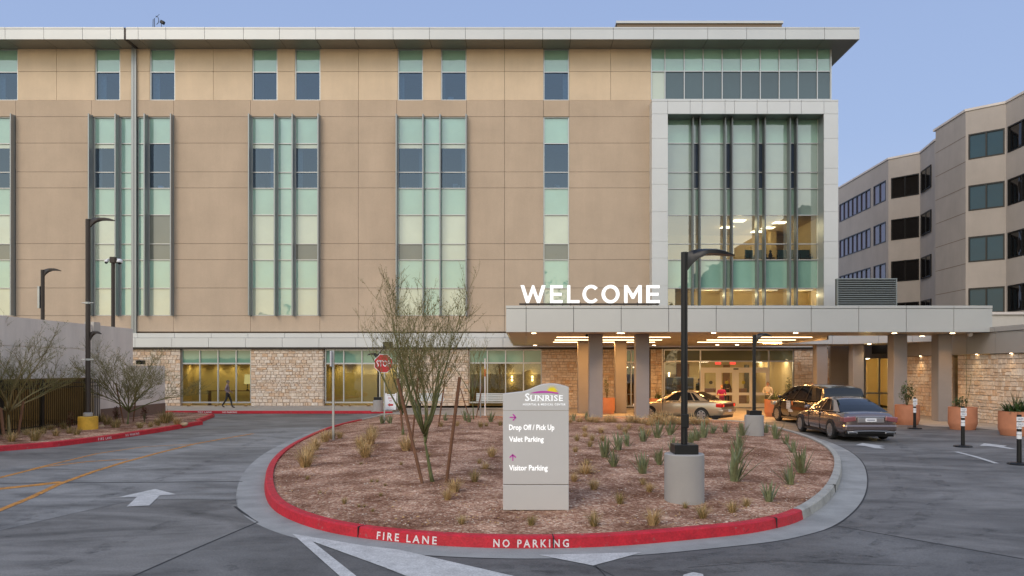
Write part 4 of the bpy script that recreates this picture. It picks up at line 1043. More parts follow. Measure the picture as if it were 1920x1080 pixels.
# ------------------------------------------------------------------ WELCOME letters
WYY = CY+.25; wz0, wz1 = PZ(568,WYY), PZ(535,WYY)
sgn = thing('welcome_sign', (PX(1107,WYY), WYY, cz1), 'glowing white WELCOME letters standing on a dark rail above the canopy', 'sign')
T_ = .19
def arcpts(cx, cy, rx, ry, a0, a1, n=20): return [(cx+rx*math.cos(R(a0+(a1-a0)*k/n)), cy+ry*math.sin(R(a0+(a1-a0)*k/n))) for k in range(n+1)]
SH = {
 'W': [[(0,1),(.145,1),(.30,.30),(.33,.30),(.30,.0),(.22,0)],[(.22,0),(.34,0),(.54,.76),(.46,1)],[(.46,1),(.54,1),(.78,0),(.66,0),(.46,.76)],[(.66,0),(.78,0),(1,1),(.845,1),(.70,.30)]],
 'E': [[(0,0),(.25,0),(.25,1),(0,1)],[(.251,0),(1,0),(1,.155),(.251,.155)],[(.251,.42),(.92,.42),(.92,.57),(.251,.57)],[(.251,.845),(1,.845),(1,1),(.251,1)]],
 'L': [[(0,0),(.25,0),(.25,1),(0,1)],[(.251,0),(1,0),(1,.155),(.251,.155)]],
 'M': [[(0,0),(.18,0),(.18,1),(0,1)],[(.82,0),(1,0),(1,1),(.82,1)],[(.181,1),(.181,.72),(.44,.24),(.56,.24),(.819,.72),(.819,1),(.5,.50)]],
}
def letter(ch, pa, pb):
    x0, x1 = PX(pa,WYY), PX(pb,WYY); wd = x1-x0; ht = wz1-wz0; mb = MB()
    def prism(poly): mb.prism([(x0+a*wd, WYY-.06, wz0+b*ht) for a, b in poly], (0,.12,0))
    if ch == 'O' or ch == 'C':
        a0, a1 = (0,360) if ch == 'O' else (42,318)
        cxn = .5 if ch == 'O' else .56
        ro, ri = (.5,.52), (.31,.345)
        if ch == 'C': ro, ri = (.57,.52), (.345,.35)
        o_ = arcpts(cxn,.5,ro[0],ro[1],a0,a1,36); i_ = arcpts(cxn,.5,ri[0],ri[1],a0,a1,36)
        for k in range(36): prism([o_[k],o_[k+1],i_[k+1],i_[k]])
    else:
        for p in SH[ch]: prism(p)
    mb.build('letter', m_lit, sgn)
for ch, a, b in [('W',976,1023),('E',1031.5,1055),('L',1063.5,1086.5),('C',1092.5,1121),('O',1128,1161.5),('M',1170.5,1203),('E',1212,1236.5)]: letter(ch, a, b)
mb = MB(); mb.box(PX(973.5,WYY), PX(1235.5,WYY), WYY-.05, WYY+.05, PZ(572,WYY), PZ(568.7,WYY))
for px in (985,1010,1035,1055,1070,1088,1107,1145,1170,1195,1215,1232): mb.box(PX(px,WYY)-.02, PX(px,WYY)+.02, WYY-.03, WYY+.03, cz1-.005, PZ(572,WYY)+.001); mb.box(PX(px,WYY)-.015, PX(px,WYY)+.015, WYY-.03, WYY+.03, PZ(568.7,WYY)-.001, wz0+.03)
mb.build('rail', m_pole, sgn)
# ------------------------------------------------------------------ stone wing on the right
wing = thing('stone_wing', (20.6, 34, 0), 'low limestone wing with a grey metal fascia along the footpath', 'building')
WX = 20.5
def ydx(px): return F*WX/(px-HX)
for i, (ya, yb) in enumerate(((27.0, ydx(1797)),(ydx(1786), 40.4))):
    mb = MB(); stone_face(mb, (WX, yb, 0), (0,-1,0), (-1,0,0), yb-ya, 3.06, 40+i)
    if i == 0: stone_face(mb, (WX+.26, yb+.0, 0), (-1,0,0), (0,1,0), .28, 3.06, 49, mortar=False)
    mb.build('stone_wall', [m_stone, m_mortar], wing)
mb = MB(); fz = [(3.08,4.0),(4.02,4.23)]; y = 26.0
while y < 40.4:
    mb.box(WX-.16, WX+.1, y+.01, min(y+2.1,40.5)-.01, *fz[0]); mb.box(WX-.22, WX+.1, y+.01, min(y+2.1,40.5)-.01, *fz[1]); y += 2.1
mb.build('fascia', M('wing_fascia', (.36,.345,.33), .45, metal=.25, var=.04), wing)
mb = MB(); mb.box(WX+.11, 34, 26, 44.4, 3.3, 4.15); mb.box(22.3, 22.5, 40.5, 44.4, 0, 3.3); mb.build('roof', m_dark, wing)
mb = MB(); ya, yb = ydx(1797), ydx(1786); mb.quad((WX+.12,yb,0),(WX+.12,ya,0),(WX+.12,ya,3.06),(WX+.12,yb,3.06)); mb.build('slot_window', m_glass_e, wing)
mb = MB(); mb.quad((WX+1.2,yb+2,0),(WX+1.2,ya-.5,0),(WX+1.2,ya-.5,3.2),(WX+1.2,yb+2,3.2)); mb.quad((WX+.3,yb,0),(WX+1.2,yb+2,0),(WX+1.2,yb+2,3.2),(WX+.3,yb,3.2)); sb = mb.build('slot_room', m_wallint, wing)
l = bpy.data.lights.new('slot_lamp', 'POINT'); l.energy = 25; l.color = (1,.75,.35); o = bpy.data.objects.new('slot_lamp', l); COL.objects.link(o); o.location = (WX+.7, (ya+yb)/2+.3, 2.7)
mb = MB(); mb.ball((WX+.7, (ya+yb)/2+.3, 2.85), .07, 8, 6); mb.build('lamp', m_sconce, wing)
for ya in (31.4, 33.8, 38.6):       # small downlights under the fascia graze the stone
    mb = MB(); mb.lathe([(.05,0),(.05,.012)], (WX-.08, ya, 3.06), 10); mb.build('downlight', m_down, wing)
    l = bpy.data.lights.new('graze_lamp', 'SPOT'); l.energy = 12 if ya < 38 else 34; l.color = (1,.70,.36); l.spot_size = R(120); l.spot_blend = 1; l.shadow_soft_size = .05
    o = bpy.data.objects.new('graze_lamp', l); COL.objects.link(o); o.location = (WX-.35, ya, 3.02)
# white plastered block behind the wing
mb = MB(); QY = 44.6; mb.box(24.6, 40, QY, QY+4, 0, PZ(590,QY)); pb_ = mb.build('plaster_block', M('plaster', (.56,.52,.47), .9, var=.05), label='low pale plastered block above the stone wing, below the office windows', cat='building')
mb = MB(); mb.box(24.5, 40, QY-.1, QY+4, PZ(590,QY)+.002, PZ(585,QY)); mb.build('coping', m_garage, pb_)
# louvred plant screen
ls = thing('louvre_screen', (PX(1627,43), 43, 4.2), 'grey horizontal louvre screen above the canopy beside the silver portal', 'screen')
LSY = 43.0; lx0, lx1 = PX(1570,LSY), PX(1682,LSY); lz0, lz1 = 4.2, PZ(522,LSY)
mb = MB(); mb.box(lx0, lx1, LSY+.25, LSY+.3, lz0, lz1); mb.build('backing', m_dark, ls)
mb = MB(); n_ = 12; zz = PZ(573,LSY); dz = (lz1-.06-zz)/n_
for k in range(-2, n_):
    z = zz+k*dz; mb.add([(lx0,LSY,z),(lx1,LSY,z),(lx1,LSY+.2,z+dz*.62),(lx0,LSY+.2,z+dz*.62),(lx0,LSY,z+.03),(lx1,LSY,z+.03),(lx1,LSY+.2,z+dz*.62+.03),(lx0,LSY+.2,z+dz*.62+.03)], [(0,1,5,4),(0,3,2,1),(4,5,6,7),(1,2,6,5),(3,0,4,7),(2,3,7,6)])
m_louv = M('louvre', (.27,.30,.31), .45, metal=.4, var=0)
mb.build('slats', m_louv, ls)
mb = MB(); mb.box(lx0, lx1, LSY-.02, LSY+.22, lz1-.06, lz1); mb.box(lx0, lx0+.05, LSY-.01, LSY+.2, lz0, lz1-.061); mb.box(lx1-.05, lx1, LSY-.01, LSY+.24, lz0, lz1-.061); mb.build('frame', m_louv, ls)
# ------------------------------------------------------------------ older office block with the saw-tooth front
OZ = 20.45
offb = thing('office_building', (32, 58, 0), 'beige office block with a saw tooth front of dark square windows', 'building')
PL = [(31.7,100),(31.36,64.5),(33.1,62.6),(32.5,59.3),(32.5,56.7),(31.1,56.6),(30.9,52.4),(32.7,50.8),(32.7,47.6),(31.4,44.6),(33.2,42.8)]
ROWZ = [(17.02,18.80)]+[(17.02-3.59*k, 18.80-3.59*k) for k in range(1,5)]
def face_pt(a, b, t, z): return Vector((a[0]+(b[0]-a[0])*t, a[1]+(b[1]-a[1])*t, z))
mbw = MB(); mbd = MB(); WINS = []
def wall_face(a, b, spans, y_rows):
    """wall strip a-b with rectangular openings at the given length fractions and rows"""
    ts = sorted(set([0,1]+[q for s_ in spans for q in s_])); zs = sorted(set([0,OZ]+[q for r in y_rows for q in r])) if spans else [0,OZ]
    for i in range(len(ts)-1):
        for j in range(len(zs)-1):
            hole = any(abs(ts[i]-s_[0]) < 1e-6 for s_ in spans) and any(abs(zs[j]-r[0]) < 1e-6 for r in y_rows)
            if hole: continue
            mbw.quad(face_pt(a,b,ts[i],zs[j]), face_pt(a,b,ts[i+1],zs[j]), face_pt(a,b,ts[i+1],zs[j+1]), face_pt(a,b,ts[i],zs[j+1]))
    d = Vector((b[0]-a[0], b[1]-a[1], 0)).normalized(); n = Vector((d.y*1, -d.x, 0))
    if n.x > 0 and n.y > 0: n = -n
    if n.y > 0.01 or n.x > .9: n = -n
    for s_ in spans:
        for r in y_rows: WINS.append((face_pt(a,b,s_[0],0), face_pt(a,b,s_[1],0), r, n, segs.index((a,b))))
segs = list(zip(PL, PL[1:]))
def tpx(a, b, px):       # length fraction of photo column px on wall a-b
    k = (px-HX)/F; return (k*a[1]-a[0])/((b[0]-a[0])-k*(b[1]-a[1]))
SPANS = {0: [(tpx(PL[0],PL[1],1574),tpx(PL[0],PL[1],1632.5)),(tpx(PL[0],PL[1],1638),tpx(PL[0],PL[1],1661))],
         1: [(.09,.97)], 2: [(.12,.80)], 6: [(.07,.97)], 7: [(.06,.96)], 9: [(.08,.94)]}
for i, (a, b) in enumerate(segs): wall_face(a, b, SPANS.get(i, []), ROWZ)
mbw.quad((*PL[-1],0),(60,42.8,0),(60,42.8,OZ),(*PL[-1],OZ)); mbw.quad((31.7,100,0),(60,100,0),(60,100,OZ),(31.7,100,OZ)); mbw.quad((60,42.8,0),(60,100,0),(60,100,OZ),(60,42.8,OZ))
mbw.build('wall', m_office, offb)
mb = MB(); mb.add([(x, y, OZ-.3) for x, y in PL] + [(60,42.8,OZ-.3),(60,100,OZ-.3)], [tuple(range(len(PL)+2))]); mb.build('roof', m_joint, offb)
mb = MB()
for a, b in segs:
    a, b = Vector((*a,OZ)), Vector((*b,OZ)); d = (b-a).normalized(); n = Vector((d.y,-d.x,0)); n = -n if n.x > 0 or n.y > .5 else n
    mb.obox(a-d*.03+n*.06, d, -n, (0,0,1), (b-a).length+.06, .36, .16)
mb.build('coping', m_garage, offb)
mb = MB()     # horizontal joints on the blank pier, and vertical quoins
a, b = PL[5], PL[6]
for k in range(11):
    z = OZ-1.75-k*1.79; mb.quad(face_pt((a[0]-.006,a[1]),(b[0]-.006,b[1]),0,z), face_pt((a[0]-.006,a[1]),(b[0]-.006,b[1]),1,z), face_pt((a[0]-.006,a[1]),(b[0]-.006,b[1]),1,z+.04), face_pt((a[0]-.006,a[1]),(b[0]-.006,b[1]),0,z+.04))
mb.build('joint_line', m_joint, offb)
mb = MB(); mb.box(30.90,30.97,54.2,54.9,5.9,6.6); mb.build('vent', m_pole, offb)
mblk = M('window_black', (.010,.009,.009), .4, var=0)
for k, (p, q, r, n, si) in enumerate(WINS):
    d = (q-p).normalized(); Lw = (q-p).length; z = Vector((0,0,1)); t = .09; n_in = -n
    o = p + Vector((0,0,r[0])) + n*.02; H = r[1]-r[0]
    nd = max(2, round(Lw/1.05)) if Lw > 3.4 else 2
    mb = MB()
    mb.obox(o, d, n_in, z, Lw, .12, t); mb.obox(o+z*(H-t), d, n_in, z, Lw, .12, t)
    for i in range(nd+1):
        x = (Lw-t)*i/nd; mb.obox(o+d*x+z*(t+.001), d, n_in, z, t, .12, H-2*t-.002)
    wd = mb.build('window', mblk, offb)
    mb = MB(); o2 = p + Vector((0,0,r[0])) - n*.06; mb.quad(o2, o2+d*Lw, o2+d*Lw+z*H, o2+z*H); mb.build('pane', {0: m_office_sky_tint, 1: m_office_dark, 2: m_office_dark, 7: m_office_dark}.get(si, m_office_glass), wd)
# ------------------------------------------------------------------ parking garage on the left
GX = -18.5
gar = thing('parking_garage', (GX, 28, 0), 'pale grey parking garage with an open lower deck behind the fence', 'garage')
yc = F*GX/(178-HX); y2 = F*GX/(250-HX); y3 = F*GX/(310-HX)
mb = MB(); mb.box(GX-.3, GX, 10, yc-.25, 2.05, 3.235); mb.box(GX-.3, GX, 10, yc-.25, 3.26, 4.3); mb.box(GX-.29, GX-.03, 10, yc-.25, 3.2, 3.3)
mb.box(GX-.3, GX-.02, yc+.25, y2, .66, 4.3); mb.box(GX-.3, GX-.02, y2, y3, .66, 2.52); mb.box(GX-.25, GX-.05, y2-.01, y3, 2.521, 2.56); mb.build('wall', m_garage, gar)
mb = MB(); mb.box(GX-.32, GX+.0, yc+.25, y3+.02, 0, .66); mb.build('block_base', m_block, gar)
mb = MB(); mb.box(GX-.3, GX+.1, yc-.25, yc+.24, 0, 4.42); mb.build('column', M('pale_concrete', (.50,.46,.42), .85, var=.08), gar)
mb = MB(); mb.box(GX-30, GX-.31, 8, y2, 3.0, 3.2); mb.box(GX-30, GX-.31, 8, 44, -.02, .012); mb.box(GX-13, GX-12.7, 8, yc+3, 0.013, 2.99); mb.box(GX-13, GX-.31, yc+2.6, yc+2.9, .013, 2.99); mb.build('deck', M('garage_concrete', (.22,.19,.15), .9, var=.15), gar)
for y in (16, 20.5, 25, 29.5):
    mb = MB(); mb.box(GX-6, GX-4.6, y, y+.16, 2.93, 2.99); mb.build('garage_lamp', m_down, gar)
    l = bpy.data.lights.new('garage_light', 'POINT'); l.energy = 95; l.color = (1,.66,.20); l.shadow_soft_size = .2; o = bpy.data.objects.new('garage_light', l); COL.objects.link(o); o.location = (GX-5.3, y, 2.75)
mb = MB(); mb.obox((GX-.05, 35.55, 2.62), (0,1,0), (1,0,0), (0,0,1), .35, .3, .2); mb.build('wall_lamp', m_black, gar, bevel=.02)
fence = thing('picket_fence', (GX+.35, 24, .1), 'tall black steel picket fence in front of the open garage deck', 'fence')
mb = MB(); fx = GX+.38; y = 13.0; yend = yc-.3
while y < yend:
    mb.box(fx-.012, fx+.012, y-.012, y+.012, .12, 1.98); y += .125
mb.build('pickets', m_black, fence)
mb = MB()
for z in (.28, 1.70, 1.86): mb.box(fx+.013, fx+.045, 13, yend, z-.02, z+.02)
mb.build('rail', m_black, fence)
for px in (2, 78, 162):
    y = F*(fx)/(px-HX); mb = MB(); mb.box(fx-.06, fx+.06, y-.06, y+.06, .02, 2.03); mb.build('post', m_black, fence)
# ------------------------------------------------------------------ lamp posts
def head(mb, x, y, z, dx, L_=.78, sy=.28):      # slim curved cobra head reaching along +x (dx = 1) or -x
    pts = [(0,-.05,.20),(.10,.01,.15),(.24,.065,.10),(.42,.095,.065),(.62,.095,.06),(.80,.07,.05),(1.0,.025,.02)]
    top = []; bot = []
    for i, (t, h, th) in enumerate(pts):
        wy = sy*(.22 if i < 1 else .32 if i < 2 else .62 if i < 3 else .95 if i < 5 else .72 if i < 6 else .30)
        X = x + dx*t*L_
        top += [(X, y-wy/2, z+h), (X, y, z+h+th*.6), (X, y+wy/2, z+h)]; bot += [(X, y-wy/2, z+h-th), (X, y, z+h-th), (X, y+wy/2, z+h-th)]
    n_ = len(pts); vs = top+bot; fs = []
    for i in range(n_-1):
        for k in range(2):
            fs.append((i*3+k, i*3+k+1, (i+1)*3+k+1, (i+1)*3+k)); b_ = n_*3; fs.append((b_+i*3+k, b_+(i+1)*3+k, b_+(i+1)*3+k+1, b_+i*3+k+1))
        fs.append((i*3, (i+1)*3, n_*3+(i+1)*3, n_*3+i*3)); fs.append((i*3+2, n_*3+i*3+2, n_*3+(i+1)*3+2, (i+1)*3+2))
    fs.append((0, n_*3, n_*3+1, n_*3+2, 2, 1)); e = (n_-1)*3; fs.append((e, e+1, e+2, n_*3+e+2, n_*3+e+1, n_*3+e))
    mb.add(vs, fs)
def lamp_post(px, py_base, py_top, zb, label, rbase, hbase, rp, mp, mbs, Lh, dx=1, group='parking lot lamp posts', box=.4, name='lamp_post'):
    g_ = G(px, py_base, zb); x, y = g_.x, g_.y; zt_ = PZ(py_top, y)
    t = thing(name, (x, y, zb), label, 'lamp post', group)
    if hbase:
        mb = MB(); mb.lathe([(rbase,zb-.1),(rbase,zb+hbase-.015),(rbase-.015,zb+hbase)], (x,y,0), 40); mb.build('base', mbs, t, angle=40)
    mb = MB(); b = box; z0 = zb+hbase
    if box: mb.box(x-b/2, x+b/2, y-b/2, y+b/2, z0+.001, z0+.16); mb.build('base_cover', m_black, t, bevel=.008)
    mb = MB(); mb.lathe([(rp,z0+(.161 if box else .001)),(rp,zt_)], (x,y,0), 20); mb.build('pole', mp, t, angle=40)
    mb = MB(); head(mb, x+dx*rp*.8, y, zt_-.07, dx, Lh); mb.build('lamp_head', mp, t, angle=50)
    return t, x, y, zt_
t, x, y, zt_ = lamp_post(1283, 938, 473, .20, 'tall black lamp post on the big round grey concrete base near the island kerb', .335, .80, .056, m_black, m_basegrey, .80)
mb = MB(); mb.box(x-.065, x+.065, y-.075, y-.055, PZ(802,y), PZ(776,y)); mb.build('hand_hole', m_black, t, bevel=.01)
lamp_post(1414, 815, 628, .22, 'black lamp post on a grey concrete base at the far right end of the island', .31, .66, .058, m_black, m_basegrey, .55)
t, x, y, zt_ = lamp_post(709, 770, 664, .13, 'short black lamp post on a grey base beside the A frame board by the sidewalk', .27, .58, .05, m_black, m_basegrey, .55, dx=-1)
mb = MB(); mb.box(x+.25, x+.75, y+.05, y+.25, PZ(655,y), PZ(641,y)); mb.build('lamp_box', m_black, t, bevel=.02)
mb = MB(); mb.path([(x,y,PZ(664,y)-.02),(x+.3,y+.1,PZ(652,y))], .03, 6); mb.build('bracket', m_black, t)
t, x, y, zt_ = lamp_post(165, 806, 411, .15, 'very tall bronze lamp post on a yellow concrete base in the left bed', .335, .50, .085, m_pole, m_yellow, .92, box=0)
mb = MB(); mb.lathe([(.16,.66),(.16,.78),(.11,.80)], (x,y,0), 20); mb.build('base_cover', m_basegrey, t, angle=40)
mb = MB(); head(mb, x+.08, y, PZ(627,y), 1, .42, .2); mb.build('lamp_head', m_pole, t, angle=50)
for py in (568, 674):
    mb = MB(); mb.path([(x-.22,y-.02,PZ(py,y)),(x+.22,y-.02,PZ(py,y))], .016, 6); mb.lathe([(.10,-.035),(.10,.035)], (x,y,PZ(py,y)), 16); mb.build('banner_bracket', m_galv, t)
# lamps and a camera mast on the garage deck
def deck_post(px, py_top, Y, label, name='lamp_post', dx=1, rp=.08, Lh=.75):
    x = PX(px, Y); zt_ = PZ(py_top, Y); t = thing(name, (x, Y, 3.2), label, 'lamp post' if name == 'lamp_post' else 'camera mast', 'parking lot lamp posts' if name == 'lamp_post' else None)
    mb = MB(); mb.lathe([(rp,3.2),(rp,zt_)], (x,Y,0), 16); mb.build('pole', m_pole, t, angle=40)
    if dx: mb = MB(); head(mb, x+.05, Y, zt_-.06, dx, Lh); mb.build('lamp_head', m_pole, t, angle=50)
    return t, x, zt_
t, x, zt_ = deck_post(80, 506, 33, 'bronze lamp post with a meter box rising behind the garage parapet')
mb = MB(); mb.box(x-.17, x-.085, 32.9, 33.1, PZ(578,33), PZ(537,33)); mb.build('control_box', m_galv, t)
t, x, zt_ = deck_post(212, 487, 34, 'bronze mast with two white dome cameras behind the garage parapet', 'camera_mast', 0)
mb = MB(); mb.box(x-.10, x+.13, 33.88, 34.12, zt_-.15, zt_+.12); mb.build('mast_head', m_pole, t, bevel=.01)
for dx, r_ in ((-.27,.09),(.33,.13)):
    mb = MB(); mb.ball((x+dx, 33.95, zt_-.08), (r_,r_,r_*.9), 12, 8); mb.m = 1; mb.ball((x+dx, 33.93, zt_-.13), r_*.75, 12, 8); mb.m = 0
    mb.path([(x+dx, 33.95, zt_), (x+dx*.55, 34, zt_+.03)], .03, 6); mb.build('dome_camera', [m_pl, m_black], t, smooth=True)
# ------------------------------------------------------------------ signs
sg = G(1004, 957, .2); SYY = sg.y
def sxp(px): return PX(px, SYY)
def szp(py): return PZ(py, SYY)
ms = thing('monument_sign', (sxp(1005), SYY, .2), 'large grey wayfinding sign panel with a curved top listing drop off, valet and visitor parking', 'sign')
mb = MB(); mb.box(sxp(948), sxp(1062), SYY+.06, SYY+.26, .05, szp(951)); mb.build('plinth', m_conc, ms)
mb = MB(); mb.box(sxp(943), sxp(1066.5), SYY, SYY+.30, szp(956.5), szp(909.6)); mb.build('base_panel', m_sign, ms, bevel=.006)
tp = []
for k in range(25):
    x = 943 + (1066.5-943)*k/24
    u = k/24
    ytop = 738.5 - 3.5*u/.25 if u < .25 else 735 - 15.2*(lambda q: q*q*(3-2*q))((u-.25)/.42) if u < .67 else 719.8 + 6.5*((u-.72)/.28)**2 - .6
    tp.append((x, ytop))
poly = [(sxp(943), szp(908.4)), (sxp(1066.5), szp(908.4))] + [(sxp(a), szp(b)) for a, b in tp[::-1]]
mb = MB(); mb.prism([(x, SYY, z) for x, z in poly], (0,.30,0)); mb.build('panel', m_sign, ms, bevel=.006)
mb = MB(); mb.box(sxp(944), sxp(1065.5), SYY+.02, SYY+.28, szp(909.8), szp(908.2)); mb.box(sxp(943.2), sxp(1066.3), SYY-.0015, SYY+.01, szp(769.9), szp(769.4)); mb.build('reveal', m_joint, ms)
fy = SYY-.004
def stext(s, xa, xb, ya, yb, bold=.0, sp=1.0, mat=m_letter, name='lettering'):
    mb = MB(); put_text(mb, s, (sxp(xa), fy, szp(yb)), (1,0,0), (0,0,1), sxp(xb)-sxp(xa), szp(ya)-szp(yb), bold, None, sp); return mb.build(name, mat, ms)
stext('Drop Off / Pick Up', 954.5, 1039.5, 796, 809.5, .018); stext('Valet Parking', 954.5, 1019.5, 818.5, 831.5, .018); stext('Visitor Parking', 954.5, 1027, 872, 885.5, .018)
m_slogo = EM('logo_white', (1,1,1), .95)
# small capitals with serifs
mb = MB(); put_text(mb, 'S', (sxp(984.5), fy, szp(752)), (1,0,0), (0,0,1), sxp(993)-sxp(984.5), szp(737.5)-szp(752), .012); put_text(mb, 'UNRISE', (sxp(994.5), fy, szp(752)), (1,0,0), (0,0,1), sxp(1055.5)-sxp(994.5), szp(741)-szp(752), .012, None, 1.1)
u_ = 1.02
for px in (996.5,1003.5,1006.5,1013.5,1018,1022,1027,1032.5,1050): # serifs
    for py in (741.3, 751.8): mb.box(sxp(px-1.6), sxp(px+1.6), fy-.0005, fy, szp(py+.35), szp(py-.35))
mb.build('lettering', m_slogo, ms)
stext('HOSPITAL & MEDICAL CENTER', 980.5, 1060.5, 756.3, 760.3, .02, 1.25, m_slogo)
m_purple = M('logo_purple', (.56,.07,.42), .5, var=0); m_yel = M('logo_yellow', (.90,.72,.02), .5, var=0)
def arrow(ya, xa, up):
    mb = MB(); c = Vector((sxp(xa), fy, szp(ya))); t = .018; s_ = .055
    X, Z = (Vector((1,0,0)), Vector((0,0,1))) if not up else (Vector((0,0,1)), Vector((-1,0,0)))
    def q(*pts): mb.quad(*[c + X*a + Z*b for a, b in pts])
    q((-s_,-t/2),(s_*.7,-t/2),(s_*.7,t/2),(-s_,t/2))
    for sg_ in (1,-1): q((s_,0),(s_*.15,sg_*s_*.98),(s_*.15-.022,sg_*s_*.98-sg_*.006),(s_-.030,0))
    mb.build('arrow', m_purple, ms)
arrow(782.5, 962, False); arrow(857.5, 961.5, True)
mb = MB(); n_ = 16; pts = []
for k in range(n_+1):
    u = k/n_; x = 995+(1047-995)*u; y = 737.0 - 2.4*math.sin(u*3.1)+.6*u*u; th = 2.3*math.sin(min(1,u*2.2)*1.4)*(1-u*.6)+.35; pts.append((x, y, th))
for a, b in zip(pts, pts[1:]): mb.quad((sxp(a[0]),fy,szp(a[1]+a[2])),(sxp(b[0]),fy,szp(b[1]+b[2])),(sxp(b[0]),fy,szp(b[1]-b[2])),(sxp(a[0]),fy,szp(a[1]-a[2])))
mb.build('logo_swoosh', m_purple, ms)
mb = MB(); cx_, cy_ = 1035.0, 735.5; star = []
for k in range(23):
    a = R(180*k/22); r_ = 7.6 if k % 2 == 0 else (13.6 if 6 < k < 16 else 12.4)
    star.append((cx_ + r_*math.cos(a), cy_ - r_*math.sin(a)*1.02))
for p_, q_ in zip(star, star[1:]): mb.add([(sxp(cx_), fy+.001, szp(cy_)), (sxp(p_[0]), fy+.001, szp(p_[1])), (sxp(q_[0]), fy+.001, szp(q_[1]))], [(0,1,2)])
mb.build('logo_sun', m_yel, ms)
# stop sign
g_ = G(720.5, 795, .17); Y = g_.y; x = g_.x
st = thing('stop_sign', (x, Y, .17), 'red octagonal STOP sign on a galvanised post at the island tip', 'sign')
mb = MB(); mb.box(x-.025, x+.025, Y+.02, Y+.06, .1, PZ(668,Y)); mb.build('post', m_galv, st)
cx_, cz_, r_ = PX(719,Y), PZ(681.5,Y), .405
def octa(r): return [(cx_+r*math.cos(R(22.5+45*k)), cz_+r*math.sin(R(22.5+45*k))) for k in range(8)]
mb = MB(); mb.prism([(a, Y+.016, b) for a, b in octa(r_)], (0,-.014,0)); pl = mb.build('sign_plate', m_pl, st)
mb = MB(); mb.prism([(a, Y+.0015, b) for a, b in octa(r_*.945)], (0,-.003,0)); mb.build('sign_face', m_red, st)
mb = MB(); put_text(mb, 'STOP', (cx_-.29, Y-.004, cz_-.13), (1,0,0), (0,0,1), .58, .26, .012); mb.build('lettering', m_pl, st)
# post with a sign seen edge-on, and two thin posts
g_ = G(625, 825, .17); Y = g_.y; x = g_.x
t = thing('sign_post', (x, Y, .17), 'galvanised post carrying a sign plate seen edge on at the left kerb of the island', 'sign post')
mb = MB(); mb.box(x-.03, x+.03, Y-.03, Y+.03, .1, PZ(657,Y)); mb.build('post', m_galv, t)
mb = MB(); mb.box(x-.055, x-.035, Y-.2, Y+.2, PZ(687,Y), PZ(658,Y)); mb.build('sign_plate', m_pl, t)
for px, pb, pt, lab in ((901,785,680,'thin grey post in front of the dark window, nearer to the tree'),(909.5,777,672,'thin pale post with an orange band, behind the young tree')):
    g_ = G(px, pb, .2); t = thing('sign_post', (g_.x, g_.y, .2), lab, 'sign post'); mb = MB(); mb.path([(g_.x,g_.y,.1),(g_.x,g_.y,PZ(pt,g_.y))], .03, 8); mb.build('post', m_galv if px == 901 else m_pl, t)
    if px > 905: mb = MB(); mb.lathe([(.034,PZ(706,g_.y)),(.034,PZ(692,g_.y))], (g_.x,g_.y,0), 8); mb.build('band', M('orange_band', (.5,.12,.03), .6, var=0), t)
# A-frame board
Y = 41.6; x0, x1 = PX(722.5,Y), PX(743.5,Y); z0, z1 = 0.13, PZ(737,Y)
af = thing('a_frame_board', ((x0+x1)/2, Y, .13), 'white A frame board with red lettering and a red arrow pointing left', 'sign board')
for s_ in (1, -1):
    mb = MB(); yb = Y - s_*.28
    def ap(u, v): z = z0+(z1-z0)*v; return (x0+(x1-x0)*u, yb+(Y-yb)*v*.95, z)
    for u in (0, .88): mb.prism([ap(u,0),ap(u+.12,0),ap(u+.12,1),ap(u,1)], (0,.03*s_,0))
    for v0, v1 in ((.02,.10),(.86,.93)): mb.prism([ap(.12,v0),ap(.88,v0),ap(.88,v1),ap(.12,v1)], (0,.028*s_,0))
    mb.prism([ap(.121,.12),ap(.879,.12),ap(.879,.84),ap(.121,.84)], (0,.02*s_,0)); mb.build('board', m_pl, af)
yb = Y-.28; o = Vector((x0, yb, z0)); U = Vector((x1-x0,0,0)); V = Vector((0,.28*.95,z1-z0)); N = Vector((0,-.006,0)); wd_, ht_ = (x1-x0), V.length
mb = MB(); put_text(mb, 'DROP', o+U*.28+V*.64+N, U, V, wd_*.44, ht_*.10, .01); put_text(mb, 'OFF', o+U*.38+V*.50+N, U, V, wd_*.25, ht_*.08, .01); mb.build('lettering', m_red, af)
mb = MB(); mb.quad(*[o+U*a+V*b+N for a, b in ((.45,.24),(.76,.24),(.76,.36),(.45,.36))]); mb.quad(*[o+U*a+V*b+N for a, b in ((.26,.30),(.45,.19),(.45,.41))]); mb.build('arrow', m_red, af)
# benches
def bench(pa, pb, label):
    Y = 43.4; x0, x1 = PX(pa,Y), PX(pb,Y); t = thing('park_bench', ((x0+x1)/2, Y, 0.01), label, 'bench', 'metal benches by the storefront')
    mb = MB()
    for k in range(5): mb.obox((x0, Y+.05+k*.02, .52+k*.095), (1,0,0), Vector((0,.2,.98)), Vector((0,-.98,.2)), x1-x0, .075, .02)
    mb.build('backrest', m_galv, t); mb = MB()
    for k in range(5): mb.box(x0, x1, Y-.42+k*.095, Y-.42+k*.095+.075, .435, .455)
    mb.build('seat', m_galv, t)
    for x in (x0+.12, x1-.17):
        mb = MB(); mb.box(x, x+.05, Y-.4, Y+.05, .40, .434); mb.box(x, x+.05, Y-.36, Y-.31, .01, .40); mb.box(x, x+.05, Y+.0, Y+.05, .01, .40); mb.build('leg', m_black, t)
bench(784, 832, 'metal slat bench behind the tree trunks, left of the young tree'); bench(893, 950, 'metal slat bench partly hidden behind the grey wayfinding sign')
